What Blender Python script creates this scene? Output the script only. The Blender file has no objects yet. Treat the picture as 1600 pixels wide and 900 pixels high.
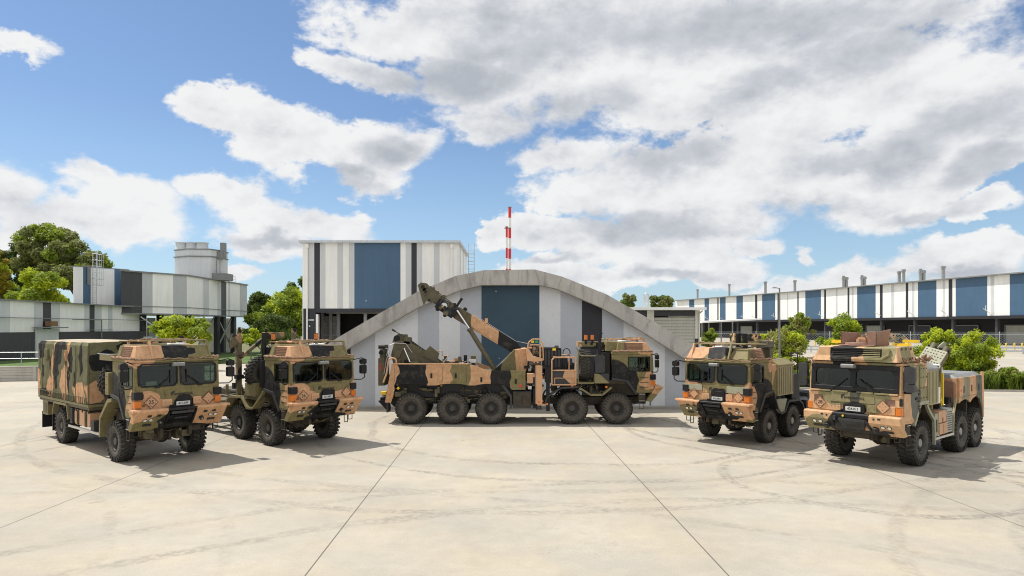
import bpy, bmesh, math, random
import numpy as np
from mathutils import Vector, Matrix, Euler
PI = math.pi
R = math.radians
rnd = random.Random(7)
scn = bpy.context.scene
COL = scn.collection
FPX, CAMZ, HOR = 1022.2, 4.04, 512.0      # focal length in photo pixels, eye height, horizon row

# ------------------------------------------------------------------ materials
MATS = {}
def newmat(name):
    m = bpy.data.materials.new(name); m.use_nodes = True
    nt = m.node_tree
    for n in list(nt.nodes): nt.nodes.remove(n)
    out = nt.nodes.new('ShaderNodeOutputMaterial')
    b = nt.nodes.new('ShaderNodeBsdfPrincipled')
    nt.links.new(b.outputs[0], out.inputs[0])
    MATS[name] = m
    return m, nt, b, out
class NT:
    """tiny node helper"""
    def __init__(s, nt): s.nt = nt
    def n(s, t, **kw):
        x = s.nt.nodes.new(t)
        for k, v in kw.items(): setattr(x, k, v)
        return x
    def l(s, a, b): s.nt.links.new(a, b)
    def put(s, sock, v):
        if isinstance(v, bpy.types.NodeSocket): s.l(v, sock)
        else: sock.default_value = v
    def math(s, op, a, b=0.0, c=None, clamp=False):
        x = s.n('ShaderNodeMath', operation=op, use_clamp=clamp)
        s.put(x.inputs[0], a); s.put(x.inputs[1], b)
        if c is not None: s.put(x.inputs[2], c)
        return x.outputs[0]
    def vmath(s, op, a, b=(0, 0, 0)):
        x = s.n('ShaderNodeVectorMath', operation=op)
        s.put(x.inputs[0], a); s.put(x.inputs[1], b)
        return x.outputs['Value'] if op in ('LENGTH', 'DOT_PRODUCT', 'DISTANCE') else x.outputs[0]
    def mix(s, f, a, b, blend='MIX'):
        x = s.n('ShaderNodeMix', data_type='RGBA', blend_type=blend)
        s.put(x.inputs[0], f); s.put(x.inputs[6], a); s.put(x.inputs[7], b)
        return x.outputs[2]
    def noise(s, vec, scale, detail=3, rough=.5, dist=0, color=False):
        x = s.n('ShaderNodeTexNoise'); s.put(x.inputs['Vector'], vec)
        x.inputs['Scale'].default_value = scale; x.inputs['Detail'].default_value = detail
        x.inputs['Roughness'].default_value = rough; x.inputs['Distortion'].default_value = dist
        return x.outputs['Color' if color else 'Fac']
    def ramp(s, f, stops, interp='LINEAR'):
        x = s.n('ShaderNodeValToRGB'); x.color_ramp.interpolation = interp
        e = x.color_ramp.elements
        while len(e) > 1: e.remove(e[-1])
        e[0].position = stops[0][0]; e[0].color = c4(stops[0][1])
        for p, c in stops[1:]:
            q = e.new(p); q.color = c4(c)
        s.put(x.inputs[0], f)
        return x.outputs[0]
    def maprange(s, v, a, b, c=0, d=1, smooth=False):
        x = s.n('ShaderNodeMapRange')
        if smooth: x.interpolation_type = 'SMOOTHSTEP'
        s.put(x.inputs[0], v)
        for i, q in enumerate((a, b, c, d)): s.put(x.inputs[i+1], q)
        return x.outputs[0]
def c4(c):
    if isinstance(c, (int, float)): return (c, c, c, 1)
    return (c[0], c[1], c[2], 1) if len(c) == 3 else c
def coords(N, kind='Object'):
    return N.n('ShaderNodeTexCoord').outputs[kind]
def bumpy(N, b, h, strength=.2, dist=.02):
    x = N.n('ShaderNodeBump'); x.inputs['Strength'].default_value = strength; x.inputs['Distance'].default_value = dist
    N.l(h, x.inputs['Height']); N.l(x.outputs[0], b.inputs['Normal'])

TAN = (.56, .325, .178); OLIVE = (.20, .168, .076); BLACK = (.017, .017, .018)

def simple(name, col, rough=.6, metal=0.0, var=.12, vscale=3.0, spec=.5, bump=0):
    m, nt, b, o = newmat(name); N = NT(nt)
    co = coords(N)
    n = N.noise(co, vscale, 4, .6)
    k = N.maprange(n, .3, .7, 1-var, 1+var)
    col2 = N.vmath('SCALE', c4(col)[:3]); sc = col2.node; N.put(sc.inputs[3], k)
    N.l(col2, b.inputs['Base Color'])
    b.inputs['Roughness'].default_value = rough; b.inputs['Metallic'].default_value = metal
    b.inputs['Specular IOR Level'].default_value = spec
    if bump: bumpy(N, b, N.noise(co, vscale*8, 3), bump, .01)
    return m
def finish_paint(N, b, col, co, rough=.62):
    """fine dust and wear over a camouflage paint"""
    n = N.noise(co, 5, 5, .65)
    k = N.math('MULTIPLY', N.maprange(n, .3, .75, .78, 1.18), N.maprange(N.noise(N.vmath('MULTIPLY', co, (6, 6, 1.3)), 2.5, 4, .6), .3, .7, .88, 1.10))
    v = N.vmath('SCALE', col); N.put(v.node.inputs[3], k)
    d = N.math('MULTIPLY', N.maprange(N.noise(co, 3.1, 7, .75), .50, .74, 0, .17), 1)
    v2 = N.mix(d, v, (.38, .32, .23, 1))
    N.l(v2, b.inputs['Base Color']); b.inputs['Roughness'].default_value = rough
    b.inputs['Specular IOR Level'].default_value = .2
def camo_noise(name, scale=.7, seed=0, tan=.46, black=.57, stretch=(1, 1, 1), cols=(TAN, OLIVE, BLACK), edge=.0015, dist=.35):
    m, nt, b, o = newmat(name); N = NT(nt)
    co = coords(N)
    mp = N.n('ShaderNodeMapping'); N.l(co, mp.inputs[0]); mp.inputs['Location'].default_value = (seed*3.1, seed*1.7, seed*.9)
    mp.inputs['Scale'].default_value = stretch
    n1 = N.noise(mp.outputs[0], scale, 1.5, .45, dist)
    mp2 = N.vmath('ADD', mp.outputs[0], (17.3, 5.1, 9.7))
    n2 = N.noise(mp2, scale*.85, 1.5, .45, dist)
    c = N.mix(N.maprange(n1, tan-edge, tan+edge), cols[0], cols[1]) if False else None
    f1 = N.maprange(n1, tan-edge, tan+edge)
    c = N.mix(f1, c4(cols[0]), c4(cols[1]))
    f2 = N.maprange(n2, black-edge, black+edge)
    c = N.mix(f2, c, c4(cols[2]))
    finish_paint(N, b, c, co)
    return m
def camo_ramp(name, axis, lo, hi, stops, amp=.5, scale=.9, seed=0):
    """bands of camouflage along an axis (metres) with wavy edges"""
    m, nt, b, o = newmat(name); N = NT(nt)
    co = coords(N)
    off = N.vmath('ADD', co, (seed, seed*2.0, 0))
    n = N.noise(off, scale, 1.5, .5)
    sp = N.n('ShaderNodeSeparateXYZ'); N.l(co, sp.inputs[0])
    v = N.math('ADD', sp.outputs['XYZ'.index(axis)], N.math('MULTIPLY', N.math('SUBTRACT', n, .5), amp*2.2))
    f = N.maprange(v, lo, hi)
    c = N.ramp(f, [((p-lo)/(hi-lo), q) for p, q in stops], 'CONSTANT')
    finish_paint(N, b, c, co)
    return m
def camo_blobs(name, base, blobs, warp=.25, wscale=1.6, rough=.62):
    """base paint with painted patches: (centre, radii, colour) in the vehicle's own metres"""
    m, nt, b, o = newmat(name); N = NT(nt)
    co = coords(N)
    nz = N.noise(co, wscale, 1.5, .5, 0, True)
    w = N.vmath('SCALE', N.vmath('SUBTRACT', nz, (.5, .5, .5))); w.node.inputs[3].default_value = warp*2
    p = N.vmath('ADD', co, w)
    c = c4(base)
    for cen, rad, colr in blobs:
        d = N.vmath('LENGTH', N.vmath('DIVIDE', N.vmath('SUBTRACT', p, cen), rad))
        c = N.mix(N.maprange(d, .985, 1.015, 1, 0), c, c4(colr))
    finish_paint(N, b, c, co, rough)
    return m

simple('tyre_rubber', (.085, .076, .064), .85, 0, .35, 6, .3, .3)
simple('tread_rubber', (.038, .036, .033), .9, 0, .3, 9, .25)
simple('rim_paint', (.04, .037, .032), .5, 0, .35, 9)
simple('black_paint', (.014, .014, .015), .5, 0, .3, 4, .25)
simple('charcoal_paint', (.04, .041, .043), .5, 0, .2, 3, .3)
simple('black_plastic', (.010, .010, .011), .4, 0, .2, 5, .3)
simple('chassis_paint', (.045, .035, .022), .75, 0, .45, 5)
simple('olive_paint', OLIVE, .6, 0, .18, 3)
simple('dark_olive_paint', (.10, .085, .046), .62, 0, .25, 5)
simple('tan_paint', TAN, .6, 0, .12, 3)
simple('brown_paint', (.25, .14, .10), .6, 0, .15, 3)
simple('net_fabric', (.27, .175, .115), .95, 0, .5, 22, .2, .6)
simple('steel', (.55, .55, .54), .3, .9, .15, 6)
simple('galvanised_steel', (.52, .55, .57), .42, .6, .12, 4)
simple('chrome_rod', (.75, .75, .76), .18, 1, .05, 6)
simple('hub_grease', (.30, .29, .27), .5, .4, .2, 9)
simple('indicator_orange', (.62, .17, .015), .25, 0, .05, 9)
simple('lamp_glass', (.8, .8, .8), .12, .3, .05, 9)
simple('plate_white', (.62, .62, .59), .45, 0, .03, 9)
simple('ink_black', (.02, .02, .02), .6, 0, .02, 9)
simple('ink_brown', (.16, .08, .05), .6, 0, .02, 9)
simple('seat_red', (.42, .015, .03), .7, 0, .1, 6)
simple('seat_dark', (.03, .03, .033), .8, 0, .2, 6)
simple('yellow_paint', (.80, .55, .02), .45, 0, .08, 4)
simple('red_paint', (.62, .03, .03), .5, 0, .08, 4)
simple('white_paint', (.80, .80, .78), .5, 0, .04, 2)
simple('grey_plate', (.36, .37, .34), .6, 0, .1, 4)
simple('sage_paint', (.31, .31, .22), .65, 0, .1, 4)
simple('canvas_sunlit', (.40, .335, .25), .9, 0, .15, 2)  # canopy top canvas, lightened in colour for sun glare and dust
simple('grille_khaki', (.32, .28, .15), .55, 0, .1, 4)
simple('green_plastic', (.02, .30, .10), .4)
simple('gas_grey', (.20, .205, .20), .55, 0, .15, 4)

# the cab pattern is one standard scheme on all four sister trucks (x forward, y to the truck's left, z up)
G = (.10, .098, .07)
camo_blobs('cab_camo', OLIVE, [
    ((1.6, -.95, 1.72), (.7, .70, .30), TAN), ((1.6, -.95, 2.02), (.5, .42, .16), TAN),
    ((1.6, .80, 1.66), (.6, .62, .20), TAN), ((1.7, 1.25, 1.85), (.45, .30, .36), TAN),
    ((1.62, .18, 1.72), (.25, .30, .28), BLACK),
    ((-.15, -1.3, 2.05), (.62, .4, .72), BLACK), ((.45, -1.3, 1.85), (.5, .3, .55), BLACK),
    ((1.35, -1.35, 1.85), (.28, .25, .48), TAN),
    ((.5, 1.3, 1.75), (.75, .3, .62), BLACK), ((1.35, 1.3, 1.6), (.38, .25, .42), TAN), ((-.1, 1.3, 2.75), (.25, .3, .25), TAN),
    ((1.3, -1.1, 3.05), (.5, .5, .16), TAN), ((.2, .9, 3.05), (.8, .3, .2), BLACK),
], .16, 1.5)
camo_blobs('pack_camo', OLIVE, [
    ((1.1, -.95, 3.3), (.8, .62, .5), TAN), ((1.2, -.02, 3.3), (.7, .40, .5), BLACK), ((1.3, .42, 3.34), (.5, .22, .12), BLACK),
    ((1.2, .85, 3.25), (.5, .3, .4), OLIVE), ((.1, 1.1, 3.2), (.6, .5, .5), TAN), ((.2, -1.1, 3.2), (.25, .3, .5), OLIVE),
], .14, 1.8)
camo_blobs('bumper_camo', TAN, [
    ((1.45, -.95, 1.12), (.6, .50, .26), OLIVE), ((1.6, -.62, 1.45), (.3, .20, .14), OLIVE),
    ((1.5, -.10, 1.25), (.7, .52, .42), BLACK), ((1.3, .10, .98), (.6, .85, .16), BLACK), ((1.2, 1.2, .95), (.3, .2, .12), OLIVE),
], .12, 2.0)
camo_blobs('armoured_camo', (.58, .36, .20), [
    ((1.6, -.35, 2.1), (.6, .62, .34), (.25, .22, .115)), ((1.6, .12, 2.2), (.4, .20, .42), (.085, .08, .06)),
    ((1.6, .62, 1.95), (.5, .42, .40), (.25, .22, .115)), ((1.6, .05, 1.68), (.25, .30, .18), BLACK),
    ((1.5, -.95, 1.15), (.5, .42, .30), (.25, .22, .115)), ((1.55, -.15, 1.28), (.6, .50, .38), (.035, .036, .036)), ((1.3, .25, 1.0), (.6, .8, .12), (.035, .036, .036)),
    ((.55, 1.3, 2.0), (.42, .4, .62), (.13, .13, .11)), ((.2, 1.3, 2.65), (.45, .4, .4), (.27, .24, .13)), ((-.1, 1.3, 2.0), (.3, .3, .4), (.25, .22, .115)),
    ((1.3, -.3, 3.3), (.7, .38, .6), (.03, .031, .032)), ((1.5, .1, 3.32), (.4, .3, .15), (.03, .031, .032)),
    ((1.4, .72, 3.25), (.8, .42, .6), (.27, .24, .13)), ((.9, 1.2, 3.2), (.35, .4, .5), (.27, .24, .13)),
], .12, 1.6)
camo_ramp('body_camo', 'X', -9.9, -3.7, [(-9.9, TAN), (-9.15, BLACK), (-7.95, TAN), (-6.95, OLIVE), (-6.25, TAN), (-5.15, BLACK), (-4.35, OLIVE)], .38, 1.3, 2)
camo_ramp('boom_camo', 'X', -9, -3, [(-9, (.11, .09, .05)), (-6.15, TAN), (-5.0, BLACK)], .10, 1.2, 1)
camo_ramp('slew_camo', 'X', -6, -2.9, [(-6, BLACK), (-4.85, (.15, .13, .062)), (-4.22, TAN)], .12, 1.6, 5)
camo_ramp('tray_camo', 'X', -6.5, -3, [(-6.5, TAN), (-5.45, (.12, .115, .085)), (-4.85, TAN), (-4.15, (.27, .235, .15)), (-3.5, TAN)], .22, 1.3, 3)
camo_blobs('canvas_camo', (.145, .14, .075), [
    ((-7.4, -1.3, 2.0), (.3, .6, .6), TAN), ((-5.7, -1.3, 2.7), (.14, .6, .9), TAN), ((-4.5, -1.3, 2.1), (.45, .6, .62), TAN), ((-3.0, -1.3, 1.85), (.6, .5, .42), TAN), ((-6.1, -1.3, 1.9), (.35, .6, .4), TAN), ((-4.1, -1.3, 3.2), (.12, .5, .4), TAN), ((-2.15, -1.0, 2.0), (.4, .38, .36), TAN), ((-6.2, 1.2, 2.6), (.8, .6, .6), TAN), ((-3.6, 1.2, 2.3), (.6, .6, .6), TAN),
    ((-7.05, -1.3, 3.3), (.42, .5, .38), BLACK), ((-4.6, -1.3, 3.4), (.3, .5, .2), BLACK), ((-3.4, -1.3, 2.3), (.16, .5, .3), BLACK), ((-6.9, -1.3, 2.5), (.16, .5, .3), BLACK), ((-5.15, -1.3, 3.15), (.50, .5, .40), BLACK), ((-5.4, -1.3, 2.5), (.26, .5, .62), BLACK), ((-6.0, -1.3, 2.75), (.16, .4, .28), BLACK), ((-3.85, -1.3, 2.9), (.22, .4, .4), BLACK), ((-2.85, -1.3, 3.0), (.20, .35, .62), BLACK), ((-4.05, -1.3, 2.15), (.09, .4, .5), BLACK), ((-6.7, -1.3, 1.7), (.5, .4, .12), BLACK),
    ((-2.1, -.70, 2.92), (.5, .62, .34), BLACK), ((-2.1, .3, 3.45), (.5, .75, .3), BLACK), ((-4.9, 1.2, 3.0), (.5, .5, .6), BLACK), ((-5.2, .2, 3.6), (.5, .6, .2), BLACK)
], .28, 2.2, .85)
camo_noise('small_camo', 1.1, 5)
camo_noise('post_camo', 1.6, 7, .50, .56, (1, 1, 1), ((.36, .22, .13), (.14, .12, .065), BLACK))
camo_noise('olive_tan_camo', .9, 2, .50, .72)

# glass that lets one see the seats, dark and reflective
def glass(name, tint, refl=.10, rough=.03):
    m, nt, b, o = newmat(name); N = NT(nt)
    nt.nodes.remove(b)
    t = N.n('ShaderNodeBsdfTransparent'); t.inputs[0].default_value = c4(tint)
    g = N.n('ShaderNodeBsdfGlossy'); g.inputs[0].default_value = (.9, .95, .93, 1); g.inputs['Roughness'].default_value = rough
    lw = N.n('ShaderNodeLayerWeight'); lw.inputs[0].default_value = .35
    f = N.math('ADD', N.math('MULTIPLY', lw.outputs['Fresnel'], .35), refl, clamp=True)
    mx = N.n('ShaderNodeMixShader'); N.l(f, mx.inputs[0]); N.l(t.outputs[0], mx.inputs[1]); N.l(g.outputs[0], mx.inputs[2])
    N.l(mx.outputs[0], o.inputs[0])
    return m
glass('cab_glass', (.55, .62, .57), .015)
glass('armoured_glass', (.42, .48, .44), .02)

# ribbed wall sheet
def cladding(name, col, rib=.2, strength=.35):
    m, nt, b, o = newmat(name); N = NT(nt)
    co = coords(N)
    sp = N.n('ShaderNodeSeparateXYZ'); N.l(co, sp.inputs[0])
    s = N.math('ADD', sp.outputs[0], sp.outputs[1])
    w = N.math('PINGPONG', N.math('MULTIPLY', s, 1.0), rib/2)
    h = N.maprange(w, rib*.12, rib*.3, 0, 1, True)
    k = N.maprange(N.noise(co, .35, 5, .6), .3, .7, .93, 1.05)
    st = N.noise(N.vmath('MULTIPLY', co, (2.5, 2.5, .25)), 1, 5, .65)
    k2 = N.math('MULTIPLY', k, N.maprange(st, .35, .7, 1.03, .93))
    v = N.vmath('SCALE', c4(col)[:3]); N.put(v.node.inputs[3], k2)
    N.l(v, b.inputs['Base Color']); b.inputs['Roughness'].default_value = .5
    bumpy(N, b, h, strength, .03)
    return m
cladding('clad_white', (.86, .86, .83)); cladding('clad_grey', (.58, .60, .61)); cladding('clad_midgrey', (.46, .475, .49))
cladding('clad_blue', (.055, .12, .205)); cladding('clad_black', (.022, .024, .032)); cladding('clad_charcoal', (.045, .046, .05))
cladding('door_sheet', (.42, .42, .37)); cladding('clad_cream', (.60, .60, .53))

def plaster(name, col, var=.06, stain=.0):
    m, nt, b, o = newmat(name); N = NT(nt)
    co = coords(N)
    k = N.maprange(N.noise(co, .6, 6, .65), .3, .7, 1-var, 1+var)
    k = N.math('MULTIPLY', k, N.maprange(N.noise(co, 14, 4, .6), .3, .7, .96, 1.04))
    v = N.vmath('SCALE', c4(col)[:3]); N.put(v.node.inputs[3], k)
    c = v
    if stain:
        st = N.noise(N.vmath('MULTIPLY', co, (2.2, 2.2, .5)), 1, 7, .7)
        c = N.mix(N.maprange(st, .5, .72, 0, stain), v, (.06, .055, .05, 1))
    N.l(c, b.inputs['Base Color']); b.inputs['Roughness'].default_value = .85
    bumpy(N, b, N.noise(co, 30, 4), .25, .01)
    return m
plaster('wall_light', (.68, .70, .72)); plaster('wall_mid', (.46, .485, .53)); plaster('wall_teal', (.045, .085, .12), .10)
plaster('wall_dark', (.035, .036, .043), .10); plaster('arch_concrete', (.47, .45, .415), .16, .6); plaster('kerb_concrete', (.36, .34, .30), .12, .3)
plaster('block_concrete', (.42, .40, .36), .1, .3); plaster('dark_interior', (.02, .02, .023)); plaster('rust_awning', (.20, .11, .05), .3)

# concrete hardstand with slab tints, joints and tyre marks
def make_ground():
    m, nt, b, o = newmat('hardstand'); N = NT(nt)
    co = coords(N)
    sp = N.n('ShaderNodeSeparateXYZ'); N.l(co, sp.inputs[0]); X, Y = sp.outputs[0], sp.outputs[1]
    xx = N.math('DIVIDE', N.math('ADD', N.math('ADD', X, 3.13), N.math('MULTIPLY', Y, .0225)), 6.9)
    yy = N.math('DIVIDE', N.math('SUBTRACT', Y, 19.1), 13.8)
    cell = N.n('ShaderNodeCombineXYZ'); N.l(N.math('FLOOR', xx), cell.inputs[0]); N.l(N.math('FLOOR', yy), cell.inputs[1])
    wn = N.n('ShaderNodeTexWhiteNoise'); N.l(cell.outputs[0], wn.inputs[0])
    big = N.noise(co, .22, 6, .6)
    fine = N.noise(co, 2.6, 7, .7)
    grain = N.noise(co, 28, 3, .6)
    k = N.math('MULTIPLY', N.maprange(wn.outputs[0], 0, 1, .97, 1.03), N.maprange(big, .3, .7, .85, 1.12))
    k = N.math('MULTIPLY', k, N.maprange(fine, .3, .72, .92, 1.07))
    k = N.math('MULTIPLY', k, N.maprange(grain, .3, .7, .93, 1.07))
    base = N.mix(N.maprange(N.noise(co, .5, 4), .35, .65), (.405, .36, .285, 1), (.37, .345, .295, 1))
    v = N.vmath('SCALE', base); N.put(v.node.inputs[3], k)
    c = v
    # dull brushed patches
    pt = N.maprange(N.noise(N.vmath('MULTIPLY', co, (.25, 1.0, 1)), .8, 6, .7), .50, .72, 0, .38)
    c = N.mix(pt, c, (.33, .30, .26, 1))
    # tyre scrub arcs: pairs of dark bands round wide turning circles
    warp = N.math('MULTIPLY', N.math('SUBTRACT', N.noise(co, .15, 2), .5), 1.6)
    brk = N.maprange(N.noise(co, .7, 5, .7), .38, .58, .1, 1)
    tread = N.maprange(N.noise(co, 7, 2, .6), .38, .58, .15, 1)
    tot = None
    for cx, cy, r, wd, st in ((2.5, 27.5, 8.3, .16, .42), (2.5, 27.5, 10.4, .14, .36), (20, 33, 16.5, .18, .5), (20, 33, 14.2, .16, .5), (17.5, 8, 11.0, .2, .22),
                              (17.5, 8, 8.9, .2, .22), (5, -3, 18.3, .2, .28), (5, -3, 20.3, .2, .26), (-7, -6, 22.4, .2, .2), (9.5, 17.5, 3.6, .16, .45), (-16, 9, 9.0, .14, .14), (-16, 9, 11.1, .14, .14), (-24, 26, 9.5, .16, .30), (-24, 26, 7.4, .14, .25),
                              (0, 36, 21.6, .2, .30), (0, 34.5, 18.4, .2, .22), (12, 26, 7.2, .15, .42), (12, 26, 5.1, .15, .42), (16.5, 20.5, 3.2, .2, .5), (30, 12, 16.0, .22, .45), (30, 12, 13.8, .22, .45)):
        dx = N.math('SUBTRACT', X, cx); dy = N.math('SUBTRACT', Y, cy)
        d = N.math('SQRT', N.math('ADD', N.math('MULTIPLY', dx, dx), N.math('MULTIPLY', dy, dy)))
        d = N.math('ABSOLUTE', N.math('SUBTRACT', N.math('ADD', d, warp), r))
        f = N.math('MULTIPLY', N.maprange(d, wd*.5, wd*1.3, 1, 0, True), st)
        tot = f if tot is None else N.math('MAXIMUM', tot, f)
    tot = N.math('MULTIPLY', N.math('MULTIPLY', tot, brk), tread)
    c = N.mix(N.math('MULTIPLY', tot, 1.35, clamp=True), c, (.12, .11, .10, 1))
    # joints
    jx = N.math('ABSOLUTE', N.math('SUBTRACT', N.math('FRACT', N.math('ADD', xx, .5)), .5))
    jx = N.maprange(N.math('MULTIPLY', jx, 6.9), .008, .018, 1, 0)
    jy = N.math('ABSOLUTE', N.math('SUBTRACT', N.math('FRACT', N.math('ADD', yy, .5)), .5))
    jy = N.math('MULTIPLY', N.maprange(N.math('MULTIPLY', jy, 13.8), .01, .03, 1, 0), .30)
    c = N.mix(N.math('MULTIPLY', N.math('MAXIMUM', jx, jy), .8), c, (.05, .048, .045, 1))
    cr_ = N.math('ABSOLUTE', N.math('SUBTRACT', N.noise(co, .35, 6, .72), .5))
    cr_ = N.math('MULTIPLY', N.maprange(cr_, .0, .0022, .5, 0), N.maprange(N.noise(co, .12, 2), .52, .60))
    c = N.mix(cr_, c, (.10, .09, .08, 1))
    # oil drips
    oil = N.maprange(N.noise(co, 1.3, 2, .5), .73, .77, 0, .35)
    c = N.mix(oil, c, (.16, .14, .12, 1))
    N.l(c, b.inputs['Base Color'])
    N.put(b.inputs['Roughness'], N.maprange(fine, .3, .7, .72, .88)); b.inputs['Specular IOR Level'].default_value = .3
    bumpy(N, b, N.math('ADD', N.noise(co, 60, 4), N.math('MULTIPLY', fine, .6)), .12, .01)
make_ground()

def grassmat(name, a, bb):
    m, nt, b, o = newmat(name); N = NT(nt)
    co = coords(N)
    c = N.mix(N.maprange(N.noise(co, 1.2, 7, .7), .3, .7), c4(a), c4(bb))
    N.l(c, b.inputs['Base Color']); b.inputs['Roughness'].default_value = .9
    bumpy(N, b, N.noise(co, 20, 4), .6, .08)
grassmat('lawn', (.05, .10, .018), (.10, .16, .03)); grassmat('rough_grass', (.09, .10, .035), (.17, .16, .07)); grassmat('mulch', (.06, .045, .025), (.11, .08, .045))

def leaf(name, dark, lite, trans=.42):
    m, nt, b, o = newmat(name); N = NT(nt)
    g = N.n('ShaderNodeNewGeometry')
    co = coords(N)
    f = N.math('ADD', N.math('MULTIPLY', g.outputs['Random Per Island'], .6), N.math('MULTIPLY', N.maprange(N.noise(co, .9, 3), .3, .7), .4))
    c = N.mix(f, c4(dark), c4(lite))
    N.l(c, b.inputs['Base Color']); b.inputs['Roughness'].default_value = .6; b.inputs['Specular IOR Level'].default_value = .3
    t = N.n('ShaderNodeBsdfTranslucent'); N.l(c, t.inputs[0])
    mx = N.n('ShaderNodeMixShader'); mx.inputs[0].default_value = trans
    N.l(b.outputs[0], mx.inputs[1]); N.l(t.outputs[0], mx.inputs[2]); N.l(mx.outputs[0], o.inputs[0])
leaf('leaf_lime', (.26, .36, .02), (.62, .66, .04)); leaf('leaf_green', (.08, .13, .025), (.22, .31, .055))
leaf('leaf_dark', (.05, .08, .02), (.13, .18, .045)); leaf('leaf_gum', (.12, .15, .045), (.32, .34, .11))
leaf('leaf_mid', (.15, .23, .028), (.38, .46, .05)); leaf('leaf_ochre', (.22, .20, .02), (.45, .34, .03)); leaf('leaf_sage', (.20, .22, .06), (.46, .46, .12))
simple('bark', (.16, .125, .09), .9, 0, .3, 4)

# ------------------------------------------------------------------ mesh helpers
class MB:
    def __init__(s, mat=None):
        s.v = []; s.f = []; s.mi = []; s.sm = []; s.mats = []; s.cur = 0
        if mat: s.m(mat)
    def m(s, mat):
        if mat not in s.mats: s.mats.append(mat)
        s.cur = s.mats.index(mat); return s
    def add(s, vs, fs, smooth=False):
        o = len(s.v); s.v += [tuple(p) for p in vs]
        for f in fs:
            s.f.append([i+o for i in f]); s.mi.append(s.cur); s.sm.append(smooth)
        return s
    def box(s, x0, x1, y0, y1, z0, z1, M=None):
        vs = [(x, y, z) for z in (z0, z1) for y in (y0, y1) for x in (x0, x1)]
        if M is not None: vs = [M @ Vector(p) for p in vs]
        return s.add(vs, [(0, 2, 3, 1), (4, 5, 7, 6), (0, 1, 5, 4), (2, 6, 7, 3), (0, 4, 6, 2), (1, 3, 7, 5)])
    def hexa(s, p): return s.add(p, [(0, 3, 2, 1), (4, 5, 6, 7), (0, 1, 5, 4), (1, 2, 6, 5), (2, 3, 7, 6), (3, 0, 4, 7)])
    def prism(s, poly, axis, a, b, M=None):
        n = len(poly)
        def P(p, t):
            q = {'x': (t, p[0], p[1]), 'y': (p[0], t, p[1]), 'z': (p[0], p[1], t)}[axis]
            return M @ Vector(q) if M is not None else q
        vs = [P(p, a) for p in poly] + [P(p, b) for p in poly]
        fs = [list(range(n))[::-1], list(range(n, 2*n))] + [(i, (i+1) % n, (i+1) % n+n, i+n) for i in range(n)]
        return s.add(vs, fs)
    def quad(s, *p): return s.add(p, [tuple(range(len(p)))])
    def cyl(s, p0, p1, r0, r1=None, n=12, caps=True):
        r1 = r0 if r1 is None else r1
        p0, p1 = Vector(p0), Vector(p1); d = (p1-p0)
        if d.length < 1e-6: return s
        d.normalize(); u = d.orthogonal().normalized(); w = d.cross(u)
        ring = [(math.cos(2*PI*i/n), math.sin(2*PI*i/n)) for i in range(n)]
        A = [p0+(u*c+w*t)*r0 for c, t in ring]; B = [p1+(u*c+w*t)*r1 for c, t in ring]
        s.add(A+B, [(i, (i+1) % n, (i+1) % n+n, i+n) for i in range(n)], True)
        if caps: s.add(A, [list(range(n))[::-1]]); s.add(B, [list(range(n))])
        return s
    def tube(s, pts, r, n=6):
        for a, b in zip(pts[:-1], pts[1:]): s.cyl(a, b, r, r, n)
        return s
    def bar(s, a, b, w, h, up=(0, 0, 1)):
        a, b = Vector(a), Vector(b); d = (b-a).normalized(); u = Vector(up)
        sd = d.cross(u)
        if sd.length < 1e-4: sd = d.cross(Vector((0, 1, 0)))
        sd.normalize(); u = sd.cross(d)
        c = [(-w/2, -h/2), (w/2, -h/2), (w/2, h/2), (-w/2, h/2)]
        return s.hexa([a+sd*x+u*y for x, y in c]+[b+sd*x+u*y for x, y in c])
    def lathe(s, prof, c, axis='y', n=32, smooth=True):
        """prof: list of (radius, along)"""
        vs = []
        for r, h in prof:
            for i in range(n):
                a = 2*PI*i/n; x, z = r*math.cos(a), r*math.sin(a)
                p = {'y': (x, h, z), 'z': (x, z, h), 'x': (h, x, z)}[axis]
                vs.append((c[0]+p[0], c[1]+p[1], c[2]+p[2]))
        fs = [(k*n+i, k*n+(i+1) % n, (k+1)*n+(i+1) % n, (k+1)*n+i) for k in range(len(prof)-1) for i in range(n)]
        return s.add(vs, fs, smooth)
    def rbox(s, x0, x1, y0, y1, z0, z1, r, M=None, axis='y', k=3):
        """box with rounded edges along one axis"""
        def arc(cx, cz, a0):
            return [(cx+r*math.cos(a0+PI/2*i/k), cz+r*math.sin(a0+PI/2*i/k)) for i in range(k+1)]
        if axis == 'y': u0, u1, w0, w1, a, b = x0, x1, z0, z1, y0, y1
        elif axis == 'x': u0, u1, w0, w1, a, b = y0, y1, z0, z1, x0, x1
        else: u0, u1, w0, w1, a, b = x0, x1, y0, y1, z0, z1
        poly = arc(u1-r, w1-r, 0)+arc(u0+r, w1-r, PI/2)+arc(u0+r, w0+r, PI)+arc(u1-r, w0+r, 1.5*PI)
        return s.prism(poly, axis, a, b, M)
    def mesh(s, name):
        me = bpy.data.meshes.new(name)
        me.from_pydata(s.v, [], s.f)
        for q in s.mats: me.materials.append(MATS[q])
        me.polygons.foreach_set('material_index', s.mi)
        me.polygons.foreach_set('use_smooth', s.sm)
        bm = bmesh.new(); bm.from_mesh(me); bmesh.ops.recalc_face_normals(bm, faces=bm.faces); bm.to_mesh(me); bm.free()
        me.update(); return me
    def build(s, name, parent=None, loc=(0, 0, 0), rot=(0, 0, 0), bevel=0, scale=None):
        return link(name, s.mesh(name), parent, loc, rot, bevel, scale)
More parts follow.
